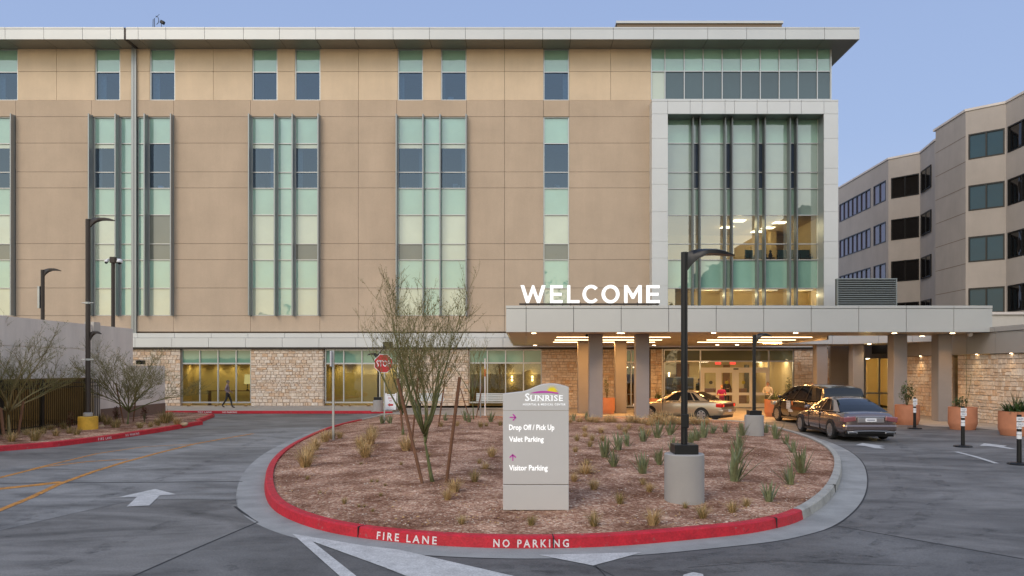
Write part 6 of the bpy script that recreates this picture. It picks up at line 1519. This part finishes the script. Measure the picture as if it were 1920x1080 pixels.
# ------------------------------------------------------------------ cars
def car(name, label, cat, L_, W, body, gh, zroof, paint, wheel_x, wr, rim_n, tail, extra=None):
    """x forward, y to the car's left, origin on the ground under the middle"""
    t = thing(name, (0,0,0), label, cat); ROOT[t.name] = Vector((0,0,0)); w0 = W/2
    def bl(mb, n, m, **k): return mb.build(n, m, t, local=True, **k)
    mb = MB(); rings = []
    for (x, zb, zt_, w_) in body:
        w_ = w_*w0; h = zt_-zb
        rings.append([(x,0,zb),(x,w_*.80,zb),(x,w_*.95,zb+.06*h),(x,w_*.99,zb+.25*h),(x,w_,zb+.52*h),(x,w_*.985,zb+.74*h),(x,w_*.95,zb+.88*h),(x,w_*.88,zb+.965*h),(x,w_*.70,zt_),(x,w_*.35,zt_+.018),(x,0,zt_+.024)])
    full = [[(x,-y,z) for x,y,z in r[::-1]][:-1] + r for r in rings]     # right side (top to bottom) then left side
    full = [[(x,-y,z) for (x,y,z) in r[::-1]] + r[1:] for r in rings]
    n = len(full[0]); vs = [p for r in full for p in r]; fs = []
    for i in range(len(full)-1):
        for k in range(n-1): fs.append((i*n+k, i*n+k+1, (i+1)*n+k+1, (i+1)*n+k))
    fs += [tuple(range(n))[::-1], tuple((len(full)-1)*n+k for k in range(n))]
    mb.add(vs, fs)
    o = bl(mb, 'body', paint, angle=75)
    s = o.modifiers.new('smooth', 'SUBSURF'); s.levels = 2; s.render_levels = 2
    # greenhouse
    (xrb, zrb), (xrt, zrt), (xft, zft), (xfb, zfb) = gh['pts']; wb, wt = gh['wb']*w0, gh['wt']*w0
    def B(u): return Vector((xrb+(xfb-xrb)*u, wb*(1-.05*abs(2*u-1)**3), zrb+(zfb-zrb)*u))
    def T(u): return Vector((xrt+(xft-xrt)*u, wt*(1-.05*abs(2*u-1)**3), zrt+(zft-zrt)*u + (zroof-zrt)*math.sin(math.pi*u)*.9 - .05))
    body_m, glass_m = MB(), {'L': MB(), 'R': MB()}
    us = sorted(set([0,1]+[q for w_ in gh['win'] for q in w_]))
    for sd in (1,-1):
        f = lambda v: Vector((v.x, v.y*sd, v.z))
        for a, b in zip(us, us[1:]):
            is_w = any(abs(a-w_[0]) < 1e-6 for w_ in gh['win'])
            N = 3
            for k in range(N):
                u0, u1 = a+(b-a)*k/N, a+(b-a)*(k+1)/N
                if is_w:
                    g0, g1, h0, h1 = B(u0).lerp(T(u0),.05), B(u1).lerp(T(u1),.05), B(u0).lerp(T(u0),.93), B(u1).lerp(T(u1),.93)
                    ins = Vector((0,-.012,0))
                    glass_m['L' if sd > 0 else 'R'].quad(f(g0+ins), f(g1+ins), f(h1+ins), f(h0+ins))
                    body_m.quad(f(B(u0)),f(B(u1)),f(g1),f(g0)); body_m.quad(f(h0),f(h1),f(T(u1)),f(T(u0)))
                else: body_m.quad(f(B(u0)), f(B(u1)), f(T(u1)), f(T(u0)))
    # roof skin
    NR = 8; cs = [(-1,0),(-.92,.028),(-.7,.048),(-.35,.062),(0,.066),(.35,.062),(.7,.048),(.92,.028),(1,0)]
    grid = [[Vector((T(i/NR).x, T(i/NR).y*c, T(i/NR).z+dz*(1 if 0 < i < NR else .75))) for c, dz in cs] for i in range(NR+1)]
    for i in range(NR):
        for k in range(8): body_m.quad(grid[i][k], grid[i][k+1], grid[i+1][k+1], grid[i+1][k])
    bo = bl(body_m, 'roof', paint, angle=60)
    for sd in 'LR': bl(glass_m[sd], 'side_window', m_cglass)
    def screen(top, zb_, xb, yb, bulge, nm):
        mb = MB(); m_ = 6; rows = []
        for j in range(5):
            q = j/4; row = []
            for k in range(9):
                tp = top[k]; c = cs[k][0]; bt = Vector((xb+bulge*(1-c*c), yb*c, zb_)); row.append(bt.lerp(tp, q)+Vector((bulge*.5*math.sin(math.pi*q)*(1-c*c*.3),0,.02*math.sin(math.pi*q))))
            rows.append(row)
        for j in range(4):
            for k in range(8): mb.quad(rows[j][k], rows[j][k+1], rows[j+1][k+1], rows[j+1][k])
        return bl(mb, nm, m_cglass, smooth=True)
    screen(grid[0], zrb+.0, xrb-.0, wb*.93, -.07, 'rear_window'); screen(grid[NR], zfb, xfb, wb*.93, .12, 'windscreen')
    # wheels; black discs imitate the shade inside arches and behind rims
    ya = w0*.985
    for xw in wheel_x:
        for sd in (1,-1):
            mb = MB(); pts = [(xw+(wr+.055)*math.cos(R(a)), wr+(wr+.055)*math.sin(R(a))) for a in range(-20,201,10)]
            mb.prism([(a, sd*(w0-.12), max(.20,b)) for a, b in pts], (0, sd*.125, 0)); bl(mb, 'arch_shade_disc', m_black)
            mb = MB(); yo = sd*(w0-.082); prof = [(wr*.66,-.095),(wr*.90,-.10),(wr*.985,-.075),(wr,0),(wr*.985,.075),(wr*.90,.10),(wr*.66,.095)]
            mb.lathe(prof, (xw, yo, wr), 28, 'y'); wheel = bl(mb, 'wheel', m_rubber, angle=40)
            mb = MB(); y1 = yo+sd*.098
            rr = wr*.68; mb.lathe([(rr,-.012),(rr,.004),(rr*.9,.006),(rr*.87,-.03)], (xw, y1, wr), 28, 'y')
            for k in range(rim_n):
                a = 6.283*k/rim_n; c_, s_ = math.cos(a), math.sin(a)
                p = [(rr*.12,-.055),(rr*.88,-.04),(rr*.88,.04),(rr*.12,.055)]
                q = [(xw+c_*u-s_*v, y1-.012*sd, wr+s_*u+c_*v) for u, v in p]; mb.prism(q, (0, sd*.018, 0))
            mb.lathe([(rr*.2,-.015),(rr*.18,.012)], (xw, y1, wr), 12, 'y'); mb.build('rim', m_rim, wheel, local=True)
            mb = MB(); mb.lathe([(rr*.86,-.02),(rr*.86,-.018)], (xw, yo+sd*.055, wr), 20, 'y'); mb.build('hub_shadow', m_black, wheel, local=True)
    # mirrors, handles
    for sd in (1,-1):
        mb = MB(); mb.ball((xfb-.42, sd*(w0+.05), zfb+.10), (.07,.11,.075), 10, 7); mb.path([(xfb-.42, sd*(w0-.12), zfb+.03), (xfb-.42, sd*(w0+.0), zfb+.07)], .02, 6); bl(mb, 'side_mirror', paint, smooth=True)
        for xh in gh['handles']:
            mb = MB(); mb.box(xh-.10, xh+.10, sd*(w0*.985), sd*(w0*.985+.028), zrb-.12, zrb-.085); bl(mb, 'door_handle', paint if not gh.get('chrome') else m_rim, bevel=.008)
        for xs in gh['seams']: mb = MB(); mb.box(xs-.006, xs+.006, sd*(w0*.955), sd*(w0*1.001), .30, zrb-.02); bl(mb, 'door_seam', m_black)
        mb = MB(); mb.box(wheel_x[0]+wr+.1, wheel_x[1]-wr-.1, sd*(w0*.94), sd*(w0*.995), .20, .27); bl(mb, 'sill', m_black if not gh.get('sillpaint') else gh['sillpaint'])
    tail(bl, t, L_, w0); return t
def gxy(px, py): g_ = G(px, py); return g_.x, g_.y
m_gold = M('champagne_paint', (.44,.36,.25), .28, metal=.55, var=0, coat=1)
m_maroon = M('maroon_paint', (.20,.155,.15), .24, metal=.75, var=0, coat=1)
m_vanp = M('black_cherry_paint', (.007,.004,.004), .2, metal=0, var=0, coat=1)
m_tail = M('tail_lamp', (.55,.015,.012), .15, var=0, coat=1)
m_taile = EM('lit_tail_lamp', (1,.07,.03), 1.6)
def tail_gold(bl, t, L_, w0):
    xr = -L_/2
    for sd in (1,-1):
        mb = MB(); mb.box(xr-.012, xr+.30, sd*(w0*.62), sd*(w0*.945), .66, .83); bl(mb, 'tail_light', m_tail, bevel=.03)
        mb = MB(); mb.box(xr-.018, xr+.05, sd*(w0*.66), sd*(w0*.80), .69, .79); bl(mb, 'lamp_core', m_taile, bevel=.015)
    mb = MB(); mb.box(xr-.010, xr+.1, -w0*.61, w0*.61, .67, .82); bl(mb, 'rear_panel', M('dark_red_panel', (.10,.012,.012), .3, var=0), bevel=.01)
    mb = MB(); mb.box(xr-.055, xr+.2, -w0*.93, w0*.93, .40, .57); bl(mb, 'bumper', m_gold, bevel=.05)
    mb = MB(); mb.box(xr-.066, xr-.04, -.17, .17, .44, .55); bl(mb, 'licence_plate', m_pl, bevel=.005)
    mb = MB(); mb.box(xr+.1, -xr-.1, -w0*.9, w0*.9, .17, .30); bl(mb, 'underbody', m_black)
    for sd in (1,-1): mb = MB(); mb.box(-xr-.22, -xr-.02, sd*w0*.45, sd*w0*.85, .58, .70); bl(mb, 'headlight', m_pl, bevel=.03)
gb = [(-2.29,.36,.74,.80),(-2.27,.30,.84,.86),(-2.2,.26,.90,.91),(-2.0,.23,.935,.95),(-1.6,.21,.95,.985),(-1.0,.20,.945,1),(-.3,.19,.93,1),(.4,.19,.915,1),(.9,.19,.89,.995),(1.4,.20,.83,.975),(1.8,.21,.77,.94),(2.1,.24,.70,.87),(2.24,.30,.63,.78),(2.29,.36,.56,.68)]
gold = car('sedan_car', 'older champagne gold sedan facing left with red tail lights, under the canopy', 'car', 4.58, 1.73, gb,
    {'pts': [(-1.62,.93),(-.92,1.33),(.18,1.34),(.98,.88)], 'wb': .93, 'wt': .66, 'win': [(.14,.235),(.26,.52),(.56,.86)], 'handles': [-.55,.42], 'seams': [-.35,.62]}, 1.40, m_gold, (-1.33,1.28), .30, 6, tail_gold)
def place(t, px, py, off, hd):
    """put the wheel/point off=(x,y) of the car on photo ground point px,py with heading hd (direction x,y)"""
    a = math.atan2(hd[1], hd[0]); c, s_ = math.cos(a), math.sin(a); gx_, gy_ = gxy(px, py)
    t.rotation_euler = (0,0,a); t.location = (gx_-(c*off[0]-s_*off[1]), gy_-(s_*off[0]+c*off[1]), .006)
place(gold, 1316, 790.5, (-1.33,.80), (-.80,.60))
def tail_maroon(bl, t, L_, w0):
    xr = -L_/2
    for sd in (1,-1):
        mb = MB(); mb.prism([(xr-.015, sd*w0*.50, .72),(xr-.015, sd*w0*.93, .66),(xr-.015, sd*w0*.96, .84),(xr-.015, sd*w0*.52, .88)], (.34,0,0)); bl(mb, 'tail_light', M('clear_tail', (.24,.075,.08), .12, var=0, coat=1), bevel=.03)
        mb = MB(); mb.box(xr-.06, xr+.05, sd*w0*.48, sd*w0*.82, .275, .345); bl(mb, 'exhaust_tip', m_rim, bevel=.02)
        mb = MB(); mb.box(xr-.066, xr-.05, sd*w0*.52, sd*w0*.78, .292, .328); bl(mb, 'exhaust_opening', m_black)
    mb = MB(); mb.box(xr-.028, xr+.05, -w0*.5, w0*.5, .84, .868); bl(mb, 'chrome_strip', m_rim, bevel=.01)
    mb = MB(); mb.box(xr-.02, xr+.05, -w0*.46, w0*.46, .66, .835); bl(mb, 'boot_recess', M('boot_silver', (.45,.42,.43), .28, metal=.7, var=0), bevel=.02)
    mb = MB(); mb.box(xr-.032, xr-.018, -.18, .18, .69, .81); pl_ = bl(mb, 'licence_plate', m_pl, bevel=.005)
    mb = MB(); mb.box(xr-.034, xr-.0325, -.13, .13, .73, .77); mb.build('plate_figures', M('plate_grey', (.25,.25,.33), .6, var=0), pl_, local=True)
    mb = MB(); mb.box(xr-.035, xr+.2, -w0*.92, w0*.92, .36, .60); bl(mb, 'bumper', m_maroon, bevel=.07)
    mb = MB(); mb.box(xr-.045, xr+.1, -w0*.86, w0*.86, .27, .36); bl(mb, 'diffuser', m_black, bevel=.02)
    mb = MB(); mb.path([(xr-.055,-w0*.84,.35),(xr-.062,-w0*.5,.375),(xr-.065,0,.385),(xr-.062,w0*.5,.375),(xr-.055,w0*.84,.35)], .016, 6); bl(mb, 'chrome_strip', m_rim, smooth=True)
    mb = MB(); mb.box(xr+.15, -xr-.15, -w0*.88, w0*.88, .17, .32); bl(mb, 'underbody', m_black)
mbod = [(-2.46,.36,.78,.74),(-2.43,.29,.90,.83),(-2.34,.25,.975,.90),(-2.1,.23,1.015,.96),(-1.6,.21,1.01,.995),(-1.0,.20,1.0,1),(-.3,.20,.985,1),(.5,.20,.965,1),(1.0,.20,.94,.995),(1.5,.21,.89,.975),(1.95,.22,.82,.94),(2.25,.25,.75,.86),(2.4,.31,.66,.76),(2.46,.36,.58,.66)]
mar = car('sedan_car', 'brownish maroon sedan seen from behind in the drive, nearest car to the camera', 'car', 4.92, 1.87, mbod,
    {'pts': [(-1.95,1.0),(-1.05,1.42),(.12,1.43),(1.05,.95)], 'wb': .91, 'wt': .64, 'win': [(.16,.25),(.275,.53),(.56,.86)], 'handles': [-.6,.5], 'seams': [-.42,.66], 'chrome': True}, 1.475, m_maroon, (-1.43,1.52), .335, 10, tail_maroon)
mar.scale = (1,1,.965)
place(mar, 1561, 823.5, (-1.43,.85), (.02,1))
def tail_van(bl, t, L_, w0):
    xr = -L_/2
    for sd in (1,-1):
        mb = MB(); mb.box(xr-.02, xr+.12, sd*w0*.82, sd*w0*.965, .74, 1.04); bl(mb, 'tail_light', M('dark_tail', (.16,.012,.012), .2, var=0, coat=1), bevel=.03)
        mb = MB(); mb.box(-xr-.40, -xr-.08, sd*w0*.55, sd*w0*.93, .72, .90); bl(mb, 'headlight', m_rim, bevel=.05)
    mb = MB(); mb.box(xr-.05, xr+.2, -w0*.95, w0*.95, .35, .62); bl(mb, 'bumper', m_vanp, bevel=.05)
    mb = MB(); mb.box(xr+.2, -xr-.2, -w0*.9, w0*.9, .17, .33); bl(mb, 'underbody', m_black)
    # printed mark on the sliding door: pale chevrons, an orange square, pale lines of small print
    yv = w0*1.012; mb = MB()
    def zig(x0, z0):
        for k in range(4):
            for s_ in (1,-1):
                a = Vector((x0-k*.10, yv, z0)); b = a+Vector((-.05,0,.085*s_)); c = a+Vector((-.10,0,0)); d_ = Vector((0,0,.028))
                mb.quad(a-d_,b-d_,b+d_,a+d_); mb.quad(b-d_,c-d_,c+d_,b+d_)
    zig(.62,.90); zig(.60,.80); zig(.62,.71)
    bl(mb, 'printed_mark', m_pl)
    mb = MB(); mb.quad((.12,yv,.86),(-.03,yv,.86),(-.01,yv,.99),(.12,yv,.99)); mb.quad((.12,yv,.86),(.05,yv,.78),(-.03,yv,.86)); bl(mb, 'printed_mark', M('decal_orange', (.62,.17,.05), .5, var=0))
    mb = MB()
    for z, a, b in ((.60,.42,.10),(.555,.50,.02),(.51,.42,-.02)): mb.quad((a,yv-.004,z),(b,yv-.004,z),(b,yv-.004,z+.024),(a,yv-.004,z+.024))
    bl(mb, 'printed_mark', m_pl)
vb = [(-2.57,.36,.98,.90),(-2.55,.30,1.05,.95),(-2.4,.26,1.08,.985),(-1.8,.23,1.085,1),(-.8,.21,1.085,1),(.3,.21,1.08,1),(1.0,.21,1.07,1),(1.4,.22,1.06,.99),(1.75,.23,1.02,.965),(2.1,.25,.96,.92),(2.38,.30,.86,.82),(2.52,.36,.74,.72),(2.57,.42,.64,.62)]
van = car('minivan', 'black minivan with a printed mark on its door, parked ahead of the maroon sedan', 'van', 5.15, 2.0, vb,
    {'pts': [(-2.53,1.07),(-2.38,1.64),(.35,1.66),(1.62,1.05)], 'wb': .96, 'wt': .84, 'win': [(.05,.33),(.36,.62),(.66,.93)], 'handles': [-.1,.55], 'seams': [-1.15,.35,1.28], 'chrome': True, 'sillpaint': m_vanp}, 1.75, m_vanp, (-1.45,1.62), .345, 9, tail_van)
place(van, 1459.7, 789.5, (1.62,.92), (-.10,.995))
dk = car('sedan_car', 'dark car parked behind the picket fence in the lit garage', 'car', 4.58, 1.75, gb,
    {'pts': [(-1.62,.93),(-.92,1.33),(.18,1.34),(.98,.88)], 'wb': .93, 'wt': .66, 'win': [(.14,.235),(.26,.52),(.56,.86)], 'handles': [-.55,.42], 'seams': [-.35,.62]}, 1.40, M('grey_paint', (.06,.065,.07), .25, metal=.4, var=0, coat=1), (-1.33,1.28), .31, 6, lambda *a: None)
dk.location = (GX-2.6, 25.5, .02); dk.rotation_euler = (0,0,R(-8))
# ------------------------------------------------------------------ people
def person(x, y, z, face, H, label, cols, pose='stand', hair='short', bag=False):
    """face: heading angle (rad) of the chest; cols: skin, top, bottom, shoes, hair"""
    k = H/1.75; me = bpy.data.meshes.new('person'); J = {}
    def j(n, *p): J[n] = Vector(p)*k
    sit = pose == 'sit'
    zp = .55 if sit else .95
    j('pelvis',0,0,zp); j('spine',0,-.01,zp+.2); j('chest',0,0,zp+.40); j('neck',0,-.015,zp+.53); j('head',0,.0,zp+.60)
    for s_, S_ in ((1,'l'),(-1,'r')):
        j('sh'+S_, -s_*.19, -.01, zp+.46)
        if pose == 'walk': j('el'+S_, -s_*.25, .06*s_-.05, zp+.19); j('wr'+S_, -s_*.24, .06*s_+.14, zp+.05)
        elif pose in ('fold','sit'): j('el'+S_, -s_*.27, .06, zp+.18); j('wr'+S_, -s_*.07, .26, zp+.20)
        else: j('el'+S_, -s_*.25, -.02, zp+.18); j('wr'+S_, -s_*.24, .07, zp-.06)
        j('hip'+S_, -s_*.09, 0, zp-.05)
        if sit: j('kn'+S_, -s_*.11, .42, .50); j('an'+S_, -s_*.11, .44, .09); j('to'+S_, -s_*.12, .60, .04)
        elif pose == 'walk': q = .22*s_; j('kn'+S_, -s_*.09, q*.6+.04, .50); j('an'+S_, -s_*.09, q*1.3-.04, .10 if s_ > 0 else .16); j('to'+S_, -s_*.095, q*1.3+.12, .03 if s_ > 0 else .07)
        else: j('kn'+S_, -s_*.10, .02, .50); j('an'+S_, -s_*.10, -.02, .09); j('to'+S_, -s_*.115, .13, .035)
    E = [('pelvis','spine'),('spine','chest'),('chest','neck'),('neck','head')]
    for S_ in 'lr': E += [('chest','sh'+S_),('sh'+S_,'el'+S_),('el'+S_,'wr'+S_),('pelvis','hip'+S_),('hip'+S_,'kn'+S_),('kn'+S_,'an'+S_),('an'+S_,'to'+S_)]
    rad = {'pelvis':(.15,.11),'spine':(.14,.10),'chest':(.165,.115),'neck':(.055,.055),'head':(.06,.06)}
    for S_ in 'lr':
        rad.update({'sh'+S_:(.07,.07),'el'+S_:(.045,.045),'wr'+S_:(.032,.032),'hip'+S_:(.095,.095),'kn'+S_:(.062,.062),'an'+S_:(.045,.045),'to'+S_:(.04,.03)})
        # hand: palm and five fingers rooted in it
        w_ = J['wr'+S_]; d = (w_-J['el'+S_]).normalized(); sx_ = 1 if S_ == 'l' else -1; side = Vector((0,0,1)).cross(d); side = side.normalized() if side.length > .1 else Vector((1,0,0))
        J['pa'+S_] = w_+d*.07*k; rad['pa'+S_] = (.036,.02); E.append(('wr'+S_,'pa'+S_))
    names = list(J); idx = {n: i for i, n in enumerate(names)}
    me.from_pydata([J[n] for n in names], [(idx[a], idx[b]) for a, b in E], [])
    o = bpy.data.objects.new('person', me); COL.objects.link(o)
    o.modifiers.new('skin', 'SKIN'); sv = me.skin_vertices[0].data
    for n in names: sv[idx[n]].radius = (rad[n][0]*k, rad[n][1]*k); sv[idx[n]].use_root = n == 'pelvis'
    ss_ = o.modifiers.new('sub', 'SUBSURF'); ss_.levels = 2; ss_.render_levels = 2
    dg = bpy.context.evaluated_depsgraph_get(); m2 = bpy.data.meshes.new_from_object(o.evaluated_get(dg)); bpy.data.objects.remove(o)
    mats = [M('skin_tone', cols[0], .6, var=0), M('shirt', cols[1], .85, var=.2, vs=9), M('trousers', cols[2], .85, var=.1, vs=6), M('shoe', cols[3], .6, var=0), M('hair', cols[4], .7, var=.1, vs=20), M('eye', (.02,.015,.012), .2, var=0)]
    mb = MB()
    def lab(c):
        best = None; bd = 1e9
        for a, b in E:
            p, q = J[a], J[b]; u = max(0, min(1, (c-p).dot(q-p)/max(1e-9,(q-p).length_squared))); dd = (c-(p+(q-p)*u)).length/ (rad[a][0]*(1-u)+rad[b][0]*u)
            if dd < bd: bd = dd; best = (a, b, u)
        a, b, u = best
        if a[:2] in ('hi','kn') or a == 'pelvis' and b[:3] == 'hip': return 2
        if a[:2] == 'an': return 3
        if a[:2] == 'wr' or a == 'neck' or (a == 'chest' and b == 'neck' and u > .75): return 0
        if a[:2] == 'el' : return 0 if cols[5] and u > .05 else (1 if u < .93 else 0)
        if a == 'pelvis' and u < .25: return 2
        return 1
    base = len(mb.v); mb.v += [tuple(v.co) for v in m2.vertices]
    for p in m2.polygons: mb.f.append(tuple(p.vertices)); mb.mi.append(lab(p.center))
    bpy.data.meshes.remove(m2)
    # head with a face
    mb.m = 0; hc = J['head']+Vector((0,.015,.10))*k; mb.ball(hc, (.076*k,.095*k,.118*k), 14, 10)
    mb.ball(hc+Vector((0,.095,-.012))*k, (.014*k,.022*k,.022*k), 6, 5)
    for s_ in (1,-1): mb.ball(hc+Vector((s_*.078,-.005,-.005))*k, (.012*k,.022*k,.03*k), 6, 5)
    mb.m = 5
    for s_ in (1,-1): mb.ball(hc+Vector((s_*.03,.086,.012))*k, .010*k, 6, 5)
    mb.m = 0; mb.ball(hc+Vector((0,.088,-.055))*k, (.024*k,.010*k,.008*k), 6, 5)
    # fingers
    for S_ in 'lr':
        w_, p_ = J['wr'+S_], J['pa'+S_]; d = (p_-w_).normalized(); up = Vector((0,0,1)); side = d.cross(up); side = side.normalized() if side.length > .2 else Vector((0,1,0)); nr = side.cross(d)
        for q, (f_, ln) in enumerate(((-.026,.062),(-.009,.074),(.009,.070),(.026,.054))):
            a = p_+side*f_*k+d*.0*k; b = a+d*ln*.55*k-nr*.006*k; c = b+(d*.8-nr*.6).normalized()*ln*.45*k; mb.path([a,b,c], [.0095*k,.0088*k,.007*k], 5)
        a = w_+d*.03*k+side*-.03*k; b = a+(d*.6-side*.7).normalized()*.035*k; mb.path([a,b,b+d*.028*k], [.011*k,.0095*k,.007*k], 5)
    rot = Matrix.Rotation(face-math.pi/2, 3, 'Z')
    mb.v = [tuple(rot @ Vector(v) + Vector((x,y,z))) for v in mb.v]
    po = mb.build('person', mats, None, smooth=True); po.location = po.location
    setp(po, label, 'person')
    # hair
    mh = MB(); vs = []
    mh.ball(hc+Vector((0,-.014,.022))*k, (.084*k,.098*k,.112*k), 14, 10)
    keep = []
    for f in mh.f:
        c = sum((Vector(mh.v[i]) for i in f), Vector())/len(f)-hc
        if c.z > .035*k or (c.y < -.01*k and c.z > -.09*k): keep.append(f)
    mh.f = keep; mh.mi = [0]*len(keep)
    if hair == 'cap': mh.add([hc+Vector((a*.07,.075+b,.062+.004*abs(a)))*k for a, b in ((-1,0),(-.8,.07),(0,.095),(.8,.07),(1,0))] , [(0,1,2,3,4)])
    mh.v = [tuple(rot @ Vector(v) + Vector((x,y,z)) - po.location) for v in mh.v]
    ho = mh.build('hair' if hair != 'cap' else 'cap', mats[4], po, smooth=True, local=True)
    return po
def at(px, py, Y): v = P(px, py, Y); return v.x, Y
px_, y_ = at(1353, 0, 40.6); person(px_, y_, .01, R(-100), 1.50, 'short woman in a magenta blouse standing behind the boot of the gold sedan', [(.55,.30,.18),(.30,.015,.12),(.14,.02,.05),(.05,.03,.02),(.36,.15,.06), True], 'fold')
px_, y_ = at(1439.5, 0, 41.2); man = person(px_, y_, .01, R(-105), 1.66, 'man in a pale grey patterned shirt and cap standing by the planter at the entrance', [(.50,.27,.19),(.40,.36,.31),(.045,.04,.04),(.03,.03,.03),(.06,.045,.03), False], 'fold', 'cap')
px_, y_ = at(427, 0, 43.2); person(px_, y_, .13, R(10), 1.60, 'person in a dull purple top and black trousers walking past the lit storefront', [(.30,.20,.15),(.19,.14,.15),(.02,.018,.018),(.03,.02,.02),(.10,.075,.04), False], 'walk')
px_, y_ = at(1311, 0, EY+2.2); person(px_, y_, .03, R(-60), 1.72, 'dark clothed person inside the lobby left of the glass doors', [(.35,.22,.15),(.02,.02,.022),(.02,.02,.02),(.02,.02,.02),(.02,.016,.012), False], 'stand')
px_, y_ = at(1363, 0, EY+3.4); person(px_, y_, .03, R(-90), 1.62, 'person in dark clothes at the reception desk behind the glass door', [(.45,.30,.2),(.025,.025,.028),(.02,.02,.02),(.02,.02,.02),(.03,.02,.012), False], 'fold')
px_, y_ = at(1523.5, 0, 38.2); person(px_, y_, .01, R(-120), 1.62, 'person standing behind the roof of the black van, only the head visible', [(.55,.30,.22),(.30,.12,.10),(.05,.05,.06),(.03,.03,.03),(.45,.18,.10), False], 'stand')
# white folder in the planter beside the man
mb = MB(); c = P(1446, 744, 40.8); mb.prism([(c.x-.20,40.8,c.z-.16),(c.x+.16,40.8,c.z-.14),(c.x+.20,40.85,c.z+.10),(c.x+.02,40.85,c.z+.22)], (0,.05,0)); setp(mb.build('paper_bag', m_pl, bevel=.01), 'white paper bag held against the man at the entrance planter', 'bag')
# ------------------------------------------------------------------ lounge chairs on the third floor
def lounge_chair():
    t = thing('lounge_chair', (0,0,0), 'x', 'chair', 'teal chairs in the third floor lounge'); ROOT[t.name] = Vector((0,0,0)); mf = M('teal_fabric', (.045,.10,.105), .8, var=.1)
    mb = MB(); mb.box(-.3,.3,-.28,.28,.40,.48); mb.build('seat', mf, t, local=True, bevel=.02)
    mb = MB(); mb.box(-.3,.3,-.30,-.24,.50,1.0); mb.build('backrest', mf, t, local=True, bevel=.02)
    for s_ in (1,-1):
        mb = MB(); mb.path([(s_*.33,-.25,0),(s_*.33,-.25,.64),(s_*.33,.22,.66),(s_*.33,.26,0)], .022, 6); mb.build('arm', m_black, t, local=True)
    return t
lc = lounge_chair(); LB_ = ['teal lounge chair at the right end of the lit lounge','teal lounge chair second from the right in the lit lounge','teal lounge chair right of the pedestal in the lit lounge','teal lounge chair right of the pedestal, next to the mullion','teal lounge chair left of the pedestal in the lit lounge','teal lounge chair farthest left in the lit lounge']
for i, px in enumerate((1524.5,1508,1485,1469,1426,1409)):
    o = lc if i == 0 else copy_tree(lc); o.location = (PX(px,48.4), 48.4, LZ0+.02); o['label'] = LB_[i]; o.rotation_euler = (0,0,R(180 if i != 5 else 200))
t = thing('pedestal_table', (PX(1444.5,48.4),48.4,LZ0), 'small dark pedestal table with a vase between the lounge chairs', 'table')
x = PX(1444.5,48.4); z = LZ0
mb = MB(); mb.lathe([(.2,z),(.2,z+.03),(.05,z+.06),(.05,z+.40),(.30,z+.42),(.30,z+.46)], (x,48.4,0), 16); mb.build('table_top', m_black, t, angle=40)
v = thing('vase', (x,48.4,z+.46), 'dark round vase on the pedestal table in the lounge', 'vase'); mb = MB(); mb.lathe([(.07,z+.46),(.15,z+.58),(.10,z+.74),(.05,z+.80),(.09,z+.86),(.03,z+.98)], (x,48.4,0), 14); mb.build('body', m_black, v, smooth=True)
# ------------------------------------------------------------------ what the windows mirror: a building and trees across the street
mb = MB()
for (x0, x1, h) in [(28.7,31.4,17.7),(31.4,34,19.5),(34,37,21),(37,40,22.7),(40,43.5,25.4),(43.5,46.5,27.6),(46.5,75,29.2)]: mb.box(x0, x1-.01, -50, -32, 0, h)
setp(mb.build('street_building', M('far_render', (.10,.09,.085), .9, var=.1)), 'dark stepped building across the street behind the camera, mirrored in the glass bay', 'building')
def far_tree(x, y, h, r_, label, seed):
    rr = random.Random(seed); t = thing('street_tree', (x,y,0), label, 'tree'); mb = MB(); mb.path([(x,y,0),(x,y,h*.6)], [.25,.12], 6); mb.build('trunk', m_bark2, t); mf = MB()
    for k in range(500):
        v = Vector((rr.gauss(0,.45), rr.gauss(0,.45), rr.gauss(0,.33))); p = Vector((x,y,h*.66))+Vector((v.x*r_, v.y*r_, v.z*h*.6)); leaf_quad(mf, p, Vector((rr.uniform(-1,1),rr.uniform(-1,1),rr.uniform(-.5,1))), .9, .6)
    mf.build('foliage', m_green, t)
far_tree(5.5, -28, 15, 3.2, 'tree across the street mirrored in the single tall window', 1); far_tree(22, -28, 12, 2.5, 'tree across the street mirrored in the glass bay', 2); far_tree(-78, -30, 9, 4.5, 'tree across the street mirrored at the far left window', 3)
